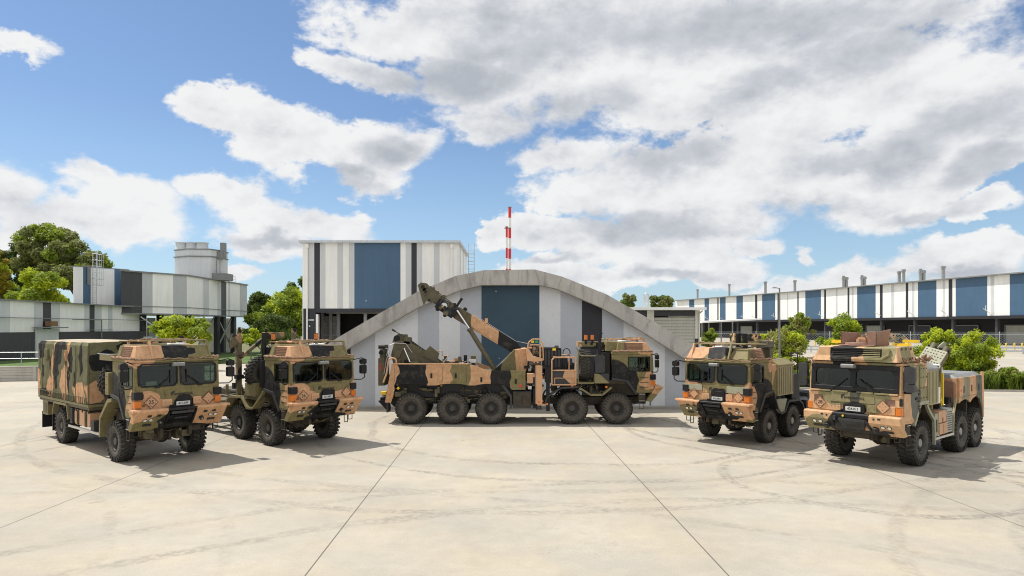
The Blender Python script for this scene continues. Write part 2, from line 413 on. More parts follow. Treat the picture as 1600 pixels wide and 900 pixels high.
def link(name, me, parent=None, loc=(0, 0, 0), rot=(0, 0, 0), bevel=0, scale=None):
    o = bpy.data.objects.new(name, me); COL.objects.link(o)
    o.location = loc; o.rotation_euler = rot
    if scale: o.scale = scale
    if parent: o.parent = parent
    if bevel:
        b = o.modifiers.new('bevel', 'BEVEL'); b.width = bevel; b.segments = 1; b.limit_method = 'ANGLE'; b.angle_limit = R(40)
    return o
def tag(o, label=None, cat=None, group=None, kind=None):
    for k, v in (('label', label), ('category', cat), ('group', group), ('kind', kind)):
        if v: o[k] = v
    return o
def thing(name, label, cat, loc=(0, 0, 0), rz=0, group=None):
    o = bpy.data.objects.new(name, None); COL.objects.link(o); o.location = loc; o.rotation_euler = (0, 0, rz)
    o.empty_display_size = .3
    return tag(o, label, cat, group)
def text_mesh(txt, size, mat, parent, loc, rot, name='lettering', squeeze=1.0, ext=.002, align='CENTER'):
    cu = bpy.data.curves.new(name, 'FONT'); cu.body = txt; cu.size = size; cu.extrude = ext
    cu.align_x = align; cu.align_y = 'CENTER'; cu.resolution_u = 3; cu.offset = size*.012
    t = bpy.data.objects.new(name, cu); COL.objects.link(t)
    bpy.context.view_layer.update()
    dg = bpy.context.evaluated_depsgraph_get()
    me = bpy.data.meshes.new_from_object(t.evaluated_get(dg))
    bpy.data.objects.remove(t)
    me.materials.clear(); me.materials.append(MATS[mat])
    return link(name, me, parent, loc, rot, scale=(squeeze, 1, 1))
def dup(o, parent=None, **kw):
    c = o.copy(); COL.objects.link(c)
    if parent is not None: c.parent = parent
    for ch in list(o.children): dup(ch, c)
    for k, v in kw.items(): setattr(c, k, v)
    return c
def PX(px, Y): return (px-800)/FPX*Y
def PZ(py, Y): return CAMZ-(py-HOR)/FPX*Y
# ------------------------------------------------------------------ wheels
def tyre_mesh(name, r, w, rim_r, lugs, kind):
    b = MB('tyre_rubber'); h = w/2; rt = r-.042
    b.lathe([(rim_r, -h*.72), (rim_r+.03, -h*.95), ((rim_r+rt)/2, -h*1.0), (rt-.07, -h*.97), (rt-.01, -h*.86), (rt, -h*.6), (rt, h*.6), (rt-.01, h*.86), (rt-.07, h*.97), ((rim_r+rt)/2, h*1.0), (rim_r+.03, h*.95), (rim_r, h*.72)], (0, 0, 0), 'y', 40)
    b.m('tread_rubber')
    for i in range(lugs):
        a = 2*PI*i/lugs; da = 2*PI/lugs
        def blk(y0, y1, a0, a1, skew, r0, r1, drop0=0, drop1=0):
            vs = []
            for rr, dd in ((r0, 0), (r1, 1)):
                for (yy, sk, dr) in ((y0, 0, drop0), (y1, skew, drop1)):
                    for aa in (a0, a1):
                        q = a+(aa+sk)*da; rad = rr-dr*dd if dd else rr-dr
                        vs.append((rad*math.cos(q), yy, rad*math.sin(q)))
            b.add(vs, [(0, 1, 3, 2), (4, 6, 7, 5), (0, 4, 5, 1), (2, 3, 7, 6), (0, 2, 6, 4), (1, 5, 7, 3)])
        if kind == 'mud':
            blk(.01, h*.58, 0, .55, .35, rt-.02, r); blk(-.01, -h*.58, .5, 1.05, .35, rt-.02, r)
            blk(h*.5, h*1.0, .35, .85, .12, rt-.02, r, 0, .035); blk(-h*.5, -h*1.0, .85, 1.35, .12, rt-.02, r, 0, .035)
            blk(h*.96, h*1.05, .40, .92, 0, rt-.12, r-.012); blk(-h*.96, -h*1.05, .90, 1.42, 0, rt-.12, r-.012)
        else:
            for y0, y1, o in ((-h*.95, -h*.55, 0), (-h*.48, -h*.04, .5), (h*.04, h*.48, 0), (h*.55, h*.95, .5)):
                blk(y0, y1, o+.05, o+.78, .15, rt-.02, r-.005)
    return b.mesh(name)
def rim_mesh(name, rim_r, w, hubmat='rim_paint'):
    b = MB('rim_paint'); h = w/2
    b.lathe([(rim_r, h*.72), (rim_r+.012, h*.90), (rim_r-.012, h*.92), (rim_r-.035, h*.70), (rim_r-.05, h*.35), (rim_r-.09, h*.30), (.19, h*.34), (.165, h*.52), (.0, h*.54)], (0, 0, 0), 'y', 28)
    b.lathe([(rim_r, -h*.72), (rim_r+.012, -h*.90), (rim_r-.03, -h*.7), (rim_r-.05, -h*.1), (.0, -h*.1)], (0, 0, 0), 'y', 28)
    b.m(hubmat); b.lathe([(.125, h*.5), (.125, h*.78), (.10, h*.86), (0, h*.86)], (0, 0, 0), 'y', 16, False)
    b.m('rim_paint')
    for i in range(10):
        a = 2*PI*i/10; b.cyl((.165*math.cos(a), h*.4, .165*math.sin(a)), (.165*math.cos(a), h*.62, .165*math.sin(a)), .014, n=6)
    for i in range(16):
        a = 2*PI*i/16; q = rim_r-.045; b.cyl((q*math.cos(a), h*.3, q*math.sin(a)), (q*math.cos(a), h*.6, q*math.sin(a)), .012, n=5)
    b.m('lamp_glass'); b.box(.02, .05, h*.975, h*.985, -rim_r-.16, -rim_r-.13)
    return b.mesh(name)
TY = {
    'mud_small': (tyre_mesh('tyre_mud', .63, .40, .29, 26, 'mud'), rim_mesh('rim_small', .29, .40), .63),
    'mud_big': (tyre_mesh('tyre_mud_large', .675, .43, .295, 28, 'mud'), rim_mesh('rim_large', .295, .43), .675),
    'mud_big_grey': (None, rim_mesh('rim_large_grey', .295, .43, 'hub_grease'), .675),
    'road': (tyre_mesh('tyre_road', .60, .38, .29, 34, 'road'), rim_mesh('rim_road', .29, .38, 'hub_grease'), .60)}
TY['mud_big_grey'] = (TY['mud_big'][0], TY['mud_big_grey'][1], .675)
def wheel(T, kind, x, y, z=None, rot=(0, 0, 0), name='wheel', steer=0):
    ty, rm, r = TY[kind]
    rz = PI if y < 0 else 0
    rr = rnd.random()*6
    o = link(name, ty, T, (x, y, r-.012 if z is None else z), rot if rot != (0, 0, 0) else (0, rr, rz+steer))
    link('rim', rm, o)
    return o
def underbody(T, axles, x0, x1, r, bigaxle=True, zoff=0):
    b = MB('chassis_paint')
    for s in (-1, 1):
        b.box(x0, x1, s*.42-.045, s*.42+.045, .78+zoff, 1.06+zoff)
    for x in np.arange(x0+.3, x1, 1.1): b.box(x-.05, x+.05, -.42, .42, .82+zoff, 1.0+zoff)
    b.build('chassis_frame', T)
    for x in axles:
        b = MB('chassis_paint')
        b.cyl((x, -.92, r), (x, .92, r), .085, n=10)
        b.lathe([(.0, -.20), (.14, -.17), (.20, -.06), (.20, .06), (.14, .17), (0, .2)], (x, .12, r), 'y', 14)
        for s in (-1, 1):
            b.box(x-.55, x+.55, s*.55-.04, s*.55+.04, r+.11, r+.19)
            b.box(x-.30, x+.30, s*.55-.045, s*.55+.045, r+.03, r+.11)
            b.cyl((x+.2, s*.62, r), (x+.35, s*.50, r+.5), .035, n=8)
        b.cyl((x, .1, r), (x-.9, .05, r+.12), .05, n=8)
        b.build('axle', T)

# ------------------------------------------------------------------ cab of the four sister trucks
def mirror_pair(T, side, z0=0, style=0):
    """two stacked mirror heads on a tube arm, side=+1 left -1 right"""
    b = MB('black_plastic'); s = side
    b.tube([(1.42, s*1.24, 2.90+z0), (1.62, s*1.45, 2.97+z0), (1.62, s*1.58, 2.93+z0), (1.62, s*1.60, 2.28+z0), (1.58, s*1.50, 2.20+z0), (1.42, s*1.26, 2.20+z0)], .018, 6)
    m = b.build('mirror_arm', T)
    b = MB('black_plastic'); b.rbox(1.52, 1.66, s*1.55-.11, s*1.55+.11, 2.40+z0, 2.72+z0, .05, axis='x'); b.build('mirror', m)
    b = MB('black_plastic'); b.rbox(1.52, 1.66, s*1.55-.11, s*1.55+.11, 2.745+z0, 2.93+z0, .05, axis='x'); b.build('mirror', m)
def logo(P, x, y, z, w, rot=(PI/2, 0, PI/2)):
    b = MB('ink_black')
    u = w/7.2
    b.prism([(y-.2*u, z-.75*u), (y+.45*u, z-.62*u), (y+.45*u, z-.1*u), (y+.9*u, z+.2*u), (y+1.25*u, z+.95*u), (y+.3*u, z+.72*u), (y-.2*u, z+.45*u)], 'x', x, x+.004)
    b.build('emblem', P)
    text_mesh('RHEINMETALL', w*.15, 'ink_black', P, (x+.003, y+w*.60, z-.06*w), rot, 'brand_lettering', 1.0)
def diamond(P, x, y, z, r, txt=None, mat='tan_paint', small=None):
    b = MB(mat); b.prism([(y-r, z), (y, z-r), (y+r, z), (y, z+r)], 'x', x, x+.015)
    if txt is None and small is None:
        b.m('ink_brown')
        for yy, zz in ((-.4, .1), (.4, .1), (0, -.45), (0, .5)): b.cyl((x+.014, y+yy*r, z+zz*r), (x+.019, y+yy*r, z+zz*r), .013, n=6)
    o = b.build('hazard_plate', P)
    b = MB('ink_brown')
    e = .014
    pts = [(y-r, z), (y, z-r), (y+r, z), (y, z+r)]
    for p, q in zip(pts, pts[1:]+pts[:1]): b.bar((x+.010, p[0], p[1]), (x+.010, q[0], q[1]), .016, .016, (1, 0, 0))
    if txt or small:
        n = 20; rr = r*.66
        for i in range(n):
            a, c = 2*PI*i/n, 2*PI*(i+1)/n
            b.bar((x+.013, y+rr*math.cos(a), z+rr*math.sin(a)), (x+.013, y+rr*math.cos(c), z+rr*math.sin(c)), .011, .008, (1, 0, 0))
    b.build('outline', o)
    if txt: text_mesh(txt, r*.82, 'ink_black' , o, (x+.017, y, z), (PI/2, 0, PI/2), 'number', 1.0, .002)
    return o
def plate(P, x, y, z, txt, w=.40, h=.12, rot=0):
    b = MB('plate_white'); b.box(x, x+.012, y-w/2, y+w/2, z-h/2, z+h/2)
    o = b.build('number_plate', P)
    text_mesh(txt, h*.82, 'ink_black', o, (x+.014, y, z), (PI/2, 0, PI/2), 'plate_number', .92, .001)
def wipers(P, pts, z0=0):
    for a, c, d in pts:     # pivot, blade centre, blade direction
        b = MB('black_plastic')
        a, c, d = Vector(a), Vector(c), Vector(d)
        b.bar(a, c, .022, .02); b.bar(a+Vector((0, .05, 0)), c+Vector((0, .03, .02)), .014, .014); b.bar(c-d, c+d, .03, .02)
        b.box(a[0]-.03, a[0]+.02, a[1]-.07, a[1]+.07, a[2]-.035, a[2]+.03)
        b.build('wiper', P)
def seats(C, z0=0, red=False):
    for y in (-.62, .62, 0):
        b = MB('seat_red' if (red and y > .3) else 'seat_dark')
        w = .22 if y else .16
        b.rbox(.42, .56, y-w, y+w, 1.95+z0, 2.55+z0, .06, axis='x'); b.rbox(.42, .52, y-.12, y+.12, 2.56+z0, 2.74+z0, .04, axis='x')
        b.build('seat', C)
    b = MB('black_plastic')
    pts = [(1.05+.07*math.sin(a), .62*1+.21*math.cos(a), 2.27+z0+.19*math.sin(a)) for a in [2*PI*i/16 for i in range(17)]]
    b.tube(pts, .018, 5); b.bar((1.05, .42, 2.27+z0), (1.05, .82, 2.27+z0), .02, .02); b.cyl((1.05, .62, 2.26+z0), (1.25, .62, 2.10+z0), .03)
    b.build('steering_wheel', C)
    b = MB('black_plastic'); b.box(1.10, 1.44, -1.12, 1.12, 2.06+z0, 2.19+z0); b.box(1.18, 1.4, -.3, .1, 2.19+z0, 2.26+z0)
    b.build('dashboard', C)

def cab_sister(T, txt, plate_no, z0=0, red=False, cab='cab_camo', cards=False, armour=False):
    """forward-control military cab: x forward from the front axle, z0 shifts it on its springs"""
    Z = lambda z: z+z0
    b = MB(cab)
    side = [(-.20, 2.12), (-.20, 1.90), (.30, 1.82), (.42, 1.74), (.84, 1.30), (.92, 1.30), (1.50, 1.34), (1.535, 1.55), (1.53, 2.12), (1.49, 2.17)]
    b.prism([(x, Z(z)) for x, z in side], 'y', -1.225, 1.225)
    # back wall, rear side panels, header, pillars, roof
    b.box(-.20, -.13, -1.22, 1.22, Z(2.12), Z(2.93))
    for s in (-1, 1):
        y0, y1 = (s*1.225, s*1.165)
        b.box(-.13, .47, min(y0, y1), max(y0, y1), Z(2.12), Z(2.93))
        b.box(.47, 1.36, min(y0, y1), max(y0, y1), Z(2.82), Z(2.93))
        b.box(.47, 1.36, min(y0, y1), max(y0, y1), Z(2.12), Z(2.22))
        b.prism([(1.34, Z(2.14)), (1.52, Z(2.14)), (1.475, Z(2.93)), (1.34, Z(2.93))], 'y', min(s*1.225, s*1.13), max(s*1.225, s*1.13))
    b.prism([(1.40, Z(2.84)), (1.495, Z(2.84)), (1.475, Z(2.93)), (1.40, Z(2.93))], 'y', -1.2, 1.2)
    b.prism([(1.42, Z(2.12)), (1.525, Z(2.12)), (1.518, Z(2.24)), (1.42, Z(2.24))], 'y', -1.2, 1.2)
    b.prism([(1.44, Z(2.18)), (1.522, Z(2.18)), (1.483, Z(2.9)), (1.41, Z(2.9))], 'y', -.045, .045)
    b.prism([(-.22, Z(2.93)), (1.50, Z(2.93)), (1.52, Z(2.97)), (1.44, Z(3.03)), (-.22, Z(3.03))], 'y', -1.24, 1.24)
    C = b.build('cab', T, bevel=.012)
    # windscreens with rubber seals
    for y0, y1 in ((-1.12, -.05), (.05, 1.12)):
        g = MB('cab_glass'); g.hexa([(1.515, y0, Z(2.235)), (1.522, y0, Z(2.235)), (1.522, y1, Z(2.235)), (1.515, y1, Z(2.235)), (1.480, y0, Z(2.88)), (1.487, y0, Z(2.88)), (1.487, y1, Z(2.88)), (1.480, y1, Z(2.88))])
        w = g.build('windscreen', C)
        r = MB('black_plastic'); r.m('black_plastic')
        xa = lambda z: 1.527-(z-2.235)*.057
        cc = .09
        loop = [(y0+cc, 2.235), (y1-cc, 2.235), (y1, 2.235+cc), (y1, 2.88-cc), (y1-cc, 2.88), (y0+cc, 2.88), (y0, 2.88-cc), (y0, 2.235+cc)]
        for p, q in zip(loop, loop[1:]+loop[:1]): r.bar((xa(p[1]), p[0], Z(p[1])), (xa(q[1]), q[0], Z(q[1])), .045, .03, (1, 0, 0))
        for (cy, cz) in ((y0, 2.235), (y1, 2.235), (y0, 2.88), (y1, 2.88)):
            sy = 1 if cy == y0 else -1; sz = 1 if cz < 2.5 else -1
            r.m(cab); r.prism([(cy, Z(cz)), (cy+sy*cc, Z(cz)), (cy, Z(cz+sz*cc))], 'x', xa(cz)-.012, xa(cz)-.003)
        r.build('window_seal', w)
    for s in (-1, 1):
        g = MB('cab_glass'); g.box(.49, 1.34, s*1.20-.003, s*1.20+.003, Z(2.22), Z(2.82)); w = g.build('side_window', C)
        r = MB('black_plastic')
        for a, c in (((.48, 2.23), (1.35, 2.23)), ((1.35, 2.23), (1.35, 2.81)), ((1.35, 2.81), (.48, 2.81)), ((.48, 2.81), (.48, 2.23)), ((.93, 2.23), (.93, 2.81))):
            r.bar((a[0], s*1.228, Z(a[1])), (c[0], s*1.228, Z(c[1])), .035, .02, (0, 1, 0))
        r.build('window_frame', w)
        # door leaf standing just proud of the side, grab rails, handle, steps
        d = MB(cab); d.prism([(.44, Z(1.80)), (.86, Z(1.36)), (1.36, Z(1.36)), (1.36, Z(2.19)), (.44, Z(2.19))], 'y', s*1.226, s*1.238)
        D = d.build('door', C)
        h = MB('black_plastic'); h.box(.55, .72, s*1.24-.012, s*1.24+.012, Z(2.02), Z(2.07)); h.tube([(.50, s*1.27, Z(1.86)), (.50, s*1.29, Z(2.14))], .012)
        for zz in (1.55, 1.75, 1.95): h.box(.95, 1.30, s*1.235-.01, s*1.235+.012, Z(zz), Z(zz+.018))
        h.build('handle', D)
        # corner: covered lamp box above orange indicator
        l = MB('black_paint'); l.rbox(1.36, 1.62, s*1.15-.12, s*1.15+.12, Z(1.87), Z(2.09), .04, axis='z'); l.build('headlamp_cover', C)
        l = MB('indicator_orange'); l.rbox(1.42, 1.60, s*1.16-.10, s*1.16+.10, Z(1.64), Z(1.83), .03, axis='z'); l.build('indicator', C)
        # fender plate round the front wheel
        f = MB('charcoal_paint')
        pts = [(-.22, 1.86), (.36, 1.79), (.78, 1.24), (.86, 1.28), (.46, 1.86), (-.22, 1.95)]
        f.prism([(x, Z(z)) for x, z in pts], 'y', *sorted((s*.92, s*1.27)))
        f.build('wheel_arch', C)
        st = MB('chassis_paint'); st.box(.90, 1.18, *sorted((s*.95, s*1.22)), Z(1.0), Z(1.30))
        st.m('steel'); st.box(.92, 1.16, *sorted((s*.96, s*1.25)), Z(1.26), Z(1.285)); st.box(.92, 1.16, *sorted((s*.96, s*1.25)), Z(.98), Z(1.0))
        st.m('chassis_paint'); st.tube([(1.12, s*1.22, Z(1.0)), (1.12, s*1.22, Z(.66)), (.92, s*1.22, Z(.66)), (.92, s*1.22, Z(1.0))], .014)
        st.build('step', C)
    k_ = MB('chassis_paint'); k_.box(-.40, .80, -.86, .86, Z(1.20), Z(1.84)); k_.box(-.38, .50, -1.16, 1.16, Z(1.70), Z(1.84)); k_.build('engine_tunnel', C)
    # nose details
    d = MB(cab)
    if armour:
        d.m('sage_paint')
        d.box(1.532, 1.575, -1.20, -.50, Z(1.93), Z(2.13)); d.box(1.532, 1.575, .42, 1.18, Z(1.90), Z(2.13)); d.m(cab)
        d.box(1.532, 1.56, -.48, .40, Z(1.86), Z(2.13))
    else:
        d.rbox(1.532, 1.552, -1.02, -.42, Z(1.76), Z(2.06), .10, axis='x')
        d.box(1.532, 1.548, -.42, .90, Z(1.80), Z(2.10))
    d.box(1.532, 1.556, -1.10, -.12, Z(1.58), Z(1.765)); d.box(1.532, 1.556, .38, 1.10, Z(1.58), Z(1.78))
    d.m('tan_paint'); d.rbox(1.556, 1.585, -.50, -.22, Z(1.62), Z(1.84), .03, axis='x'); d.rbox(1.556, 1.585, .40, .64, Z(1.63), Z(1.86), .03, axis='x')
    d.m('ink_brown')
    for yy in (-.42, -.30, .46, .58): d.cyl((1.583, yy, Z(1.74)), (1.59, yy, Z(1.74)), .012, n=6); d.cyl((1.583, yy+.05, Z(1.66)), (1.59, yy+.05, Z(1.66)), .01, n=6)
    d.cyl((1.55, -1.0, Z(1.70)), (1.57, -1.0, Z(1.70)), .045, n=10); d.cyl((1.55, 1.02, Z(1.72)), (1.57, 1.02, Z(1.72)), .045, n=10)
    for yy in (-.40, .38, .9, -1.0): d.box(1.555, 1.562, yy-.012, yy+.012, Z(1.90), Z(2.02))
    d.m('black_paint'); d.rbox(1.535, 1.58, -.08, .36, Z(1.60), Z(1.94), .12, axis='x')
    d.box(1.53, 1.60, -.30, .36, Z(1.59), Z(1.66))
    d.build('nose_panel', C, bevel=.005)
    logo(C, 1.562, -.22, Z(2.0), .56)
    dx = 1.59
    if armour: diamond(C, dx, -.80, Z(1.80), .185, None, small=True)
    else: diamond(C, dx-.03, -.80, Z(1.78), .19, txt)
    diamond(C, dx-.02, .86, Z(1.78), .18)
    plate(C, 1.602, .09, Z(1.69), plate_no, .40, .115)
    wipers(C, [((1.545, -.62, Z(2.22)), (1.53, -.26, Z(2.50)), (0, 0, .20)), ((1.545, .62, Z(2.22)), (1.53, .22, Z(2.50)), (0, 0, .20))])
    c = MB('gas_grey'); c.rbox(1.46, 1.66, -.20, .12, Z(2.80), Z(2.91), .04, axis='y'); c.m('black_plastic'); c.cyl((1.45, -.04, Z(2.93)), (1.6, -.04, Z(2.90)), .03)
    c.build('camera_housing', C)
    if cards:
        c = MB('plate_white'); c.box(1.49, 1.496, -.92, -.62, Z(2.26), Z(2.38)); c.build('dash_card', C)
    seats(C, z0, red)
    for s in (-1, 1): mirror_pair(T, s, z0)
    # bumper: a wedge leaning back to its foot, open winch bay in the middle
    b = MB('bumper_camo')
    prof = [(1.20, Z(.98)), (1.42, Z(.96)), (1.90, Z(1.54)), (1.88, Z(1.60)), (1.56, Z(1.60)), (1.56, Z(1.50)), (1.35, Z(1.2))]
    b.prism(prof, 'y', -1.31, -.44); b.prism(prof, 'y', .40, 1.31)
    prof2 = [(1.20, Z(.98)), (1.40, Z(.96)), (1.50, Z(1.08)), (1.3, Z(1.16))]
    b.prism(prof2, 'y', -.44, .40); b.prism([(1.40, Z(1.0)), (1.60, Z(1.24)), (1.56, Z(1.50)), (1.40, Z(1.5))], 'y', -.44, .40)
    for s in (-1, 1): b.prism([(1.56, Z(1.50)), (1.90, Z(1.54)), (1.88, Z(1.60)), (1.56, Z(1.60))], 'y', *sorted((s*1.31, s*1.40)))
    b.m('black_paint'); b.prism([(1.56, Z(1.50)), (1.86, Z(1.52)), (1.86, Z(1.585)), (1.56, Z(1.585))], 'y', -.44, .40)
    B = b.build('bumper', T, bevel=.01)
    w = MB('black_paint'); w.hexa([(1.50, -.36, Z(1.12)), (1.70, -.36, Z(1.36)), (1.70, .34, Z(1.36)), (1.50, .34, Z(1.12)), (1.40, -.36, Z(1.16)), (1.60, -.36, Z(1.46)), (1.60, .34, Z(1.46)), (1.40, .34, Z(1.16))])
    for s in (-.40, .38): w.bar((1.82, s, Z(1.50)), (1.48, s, Z(1.06)), .05, .06)
    w.m('charcoal_paint'); w.bar((1.80, -.33, Z(1.45)), (1.80, .31, Z(1.45)), .04, .07)
    w.m('ink_black'); w.cyl((1.66, -.2, Z(1.28)), (1.66, .18, Z(1.28)), .035)
    w.build('winch', B)
    for s in (-1, 1):
        # pair of lamps on the sloping face
        for k in (.86, 1.02):
            x, z = 1.69, Z(1.285)
            l = MB('black_paint'); nrm = Vector((.77, 0, -.64))
            p = Vector((x, s*k, z)); l.cyl(p-nrm*.02, p+nrm*.008, .062, n=12); l.m('lamp_glass'); l.cyl(p, p+nrm*.016, .047, n=12)
            l.build('fog_lamp', B)
        l = MB('ink_black')
        for x, z, a, c in ((1.57, 1.135, .82, 1.04), (1.79, 1.405, .88, .98), (1.79, 1.405, .62, .72)):
            l.hexa([(x-.025, s*a, Z(z-.03)), (x+.004, s*a, Z(z-.035)), (x+.004, s*c, Z(z-.035)), (x-.025, s*c, Z(z-.03)), (x+.02, s*a, Z(z+.03)), (x+.053, s*a, Z(z+.025)), (x+.053, s*c, Z(z+.025)), (x+.02, s*c, Z(z+.03))])
        l.m('ink_black'); l.cyl((1.62, s*.60, Z(1.235)), (1.70, s*.60, Z(1.185)), .065, n=10)
        l.m('steel'); l.cyl((1.66, s*.60, Z(1.22)), (1.73, s*.60, Z(1.18)), .028, n=8); l.m('black_paint')
        l.tube([(1.40, s*1.22, Z(.98)), (1.40, s*1.22, Z(.80)), (1.40, s*1.06, Z(.80)), (1.40, s*1.06, Z(.98))], .012)
        l.build('tow_fitting', B)
    return C

def roof_pack(T, z0=0, louvre_side=-1, flip=False):
    """cooling unit on the cab roof inside a tubular guard, rolled net on the edge"""
    Z = lambda z: z+z0
    f = -1 if flip else 1
    b = MB('pack_camo')
    def frus(x0, x1, y0, y1, za, zb, ix, iy):
        b.hexa([(x0, y0, za), (x1, y0, za), (x1, y1, za), (x0, y1, za), (x0+ix*.3, y0+iy, zb), (x1-ix, y0+iy, zb), (x1-ix, y1-iy, zb), (x0+ix*.3, y1-iy, zb)])
    frus(.0, 1.46, -1.20, 1.04 if not flip else .32, Z(3.05), Z(3.42), .22, .10)
    if flip: frus(.05, 1.36, .38, 1.08, Z(3.05), Z(3.40), .25, .10)
    else: frus(-.42, .3, -.95, 1.0, Z(3.05), Z(3.45), .1, .08)
    O = b.build('roof_unit', T, bevel=.012)
    l = MB('ink_brown')
    for s in (-1, 1):
        for k in range(6):
            z = Z(3.10+k*.052); y = s*(1.205-.10*(z-Z(3.05))/.37)
            if s > 0 and not flip: y = 1.045-.10*(z-Z(3.05))/.37
            l.box(.30, 1.08, y-.008, y+.008, z, z+.028)
    l.build('louvre', O)
    g = MB('tan_paint')
    for s, mt in ((-1, 'tan_paint'), (1, 'olive_paint')):
        g.m(mt)
        y = (-.72 if not flip else -1.02) if s < 0 else (.98 if not flip else .42)
        g.bar((1.42, y, Z(3.04)), (1.20, y, Z(3.56)), .05, .09); g.bar((-.35, y, Z(3.04)), (-.35, y, Z(3.54)), .05, .07)
        g.tube([(1.20, y, Z(3.56)), (-.35, y, Z(3.54))], .026)
    g.m('olive_paint'); g.tube([(1.18, -.98, Z(3.57)), (1.18, .93, Z(3.57))], .026); g.tube([(-.35, -.98, Z(3.54)), (-.35, .93, Z(3.54))], .026)
    g.tube([(.4, -.98, Z(3.56)), (.4, .93, Z(3.56))], .02)
    g.build('roof_guard', T)
    rr = random.Random(5)
    # lumpy rolls along the guard and the roof edges
    def roll(a, c, r, k):
        n = MB('net_fabric')
        a, c = Vector(a), Vector(c); pts = [a.lerp(c, i/k)+Vector((rr.uniform(-.02, .02), rr.uniform(-.02, .02), rr.uniform(-.015, .02))) for i in range(k+1)]
        rads = [r*rr.uniform(.65, 1.3) for _ in pts]
        for i in range(k): n.cyl(pts[i], pts[i+1], rads[i], rads[i+1], 8)
        n.build('net_roll', T)
    roll((1.10, -.93, Z(3.60)), (1.12, .50, Z(3.60)), .034, 14)
    roll((.2, -1.0, Z(3.56)), (.9, .3, Z(3.60)), .03, 12)
    roll((-.2, -1.23, Z(3.05)), (1.46, -1.23, Z(3.06)), .038, 18)
    roll((-.2, 1.23, Z(3.05)), (1.46, 1.23, Z(3.05)), .034, 18)
    roll((1.49, -1.2, Z(3.03)), (1.49, 1.2, Z(3.03)), .018, 16)
    n = MB('net_fabric')
    for i in range(16):
        p = Vector((rr.uniform(-.2, 1.2), rr.uniform(-.7, .7), Z(3.50))); q = p+Vector((rr.uniform(-.3, .3), rr.uniform(-.3, .3), rr.uniform(0, .10)))
        n.cyl(p, q, .02, .02, 5)
    n.build('loose_net', T)
    w = MB('white_paint'); w.lathe([(0, 0), (.26, 0), (.28, -.03), (.28, -.05)], (.55, .35*f, Z(3.485)), 'z', 20); w.build('roof_dome', T)
def beacon(T, x, y, z):
    b = MB('black_paint'); b.cyl((x, y, z-.18), (x, y, z), .05, n=10); b.m('indicator_orange'); b.cyl((x, y, z), (x, y, z+.20), .075, .07, n=14); b.m('black_paint'); b.cyl((x, y, z+.2), (x, y, z+.215), .06, n=12)
    b.build('beacon', T)
def yoke(T, pts, s, mat='olive_paint', w=.30):
    b = MB(mat); y0, y1 = sorted((s*(1.25-w), s*1.26))
    for (x0, z0), (x1, z1) in zip(pts[:-1], pts[1:]):
        d = Vector((x1-x0, 0, z1-z0)).normalized(); nx, nz = -d.z*.05, d.x*.05
        if nz < 0: nx, nz = -nx, -nz
        b.prism([(x0, z0), (x1, z1), (x1+nx, z1+nz), (x0+nx, z0+nz)], 'y', y0, y1)
        b.prism([(x0, z0), (x1, z1), (x1+nx, z1+nz-.12), (x0+nx, z0+nz-.12)] if False else [(x0, z0-.02), (x1, z1-.02), (x1+nx, z1+nz), (x0+nx, z0+nz)], 'y', *sorted((s*1.262, s*1.275)))
    return b.build('mudguard', T)
def spare(T, kind, x, y, z, tilt=0):
    ty, rm, r = TY[kind]
    o = link('spare_wheel', ty, T, (x, y, z), (0, 0, -PI/2)); link('rim', rm, o); return o
def clutter(T, name, box, n, seed, mats=('black_paint', 'chassis_paint', 'dark_olive_paint'), hose=True):
    """pumps, valves, hoses and brackets filling a machinery bay"""
    r = random.Random(seed); x0, x1, y0, y1, z0, z1 = box
    b = MB()
    for i in range(n):
        b.m(r.choice(mats))
        p = Vector((r.uniform(x0, x1), r.uniform(y0, y1), r.uniform(z0, z1)))
        k = r.random()
        if k < .4:
            s = [r.uniform(.04, .16) for _ in range(3)]; b.box(p.x-s[0], p.x+s[0], p.y-s[1], p.y+s[1], p.z-s[2], p.z+s[2])
        elif k < .7:
            d = Vector(r.choice(((1, 0, 0), (0, 1, 0), (0, 0, 1))))*r.uniform(.05, .25); b.cyl(p-d, p+d, r.uniform(.03, .08), n=8)
        elif hose:
            q = Vector((r.uniform(x0, x1), r.uniform(y0, y1), r.uniform(z0, z1))); m = (p+q)/2-Vector((0, 0, r.uniform(.05, .2)))
            b.tube([p, p.lerp(m, .6), m, q.lerp(m, .6), q], r.uniform(.012, .024), 5)
    return b.build(name, T)

# ------------------------------------------------------------------ truck one: canvas covered cargo truck
T1 = thing('cargo_truck', 'leftmost camouflage truck, with a canvas canopy over its tray and number 25', 'military truck', (-11.17, 20.63, 0), R(-40), 'camouflage army trucks lined up on the concrete')
for x in (0, -4.98):
    for s in (-1, 1): wheel(T1, 'mud_small', x, s*1.05)
underbody(T1, (0, -4.98), -7.3, 1.35, .62)
cab_sister(T1, '25', '415-099', 0.09, red=True, cards=True)
roof_pack(T1, 0.08)
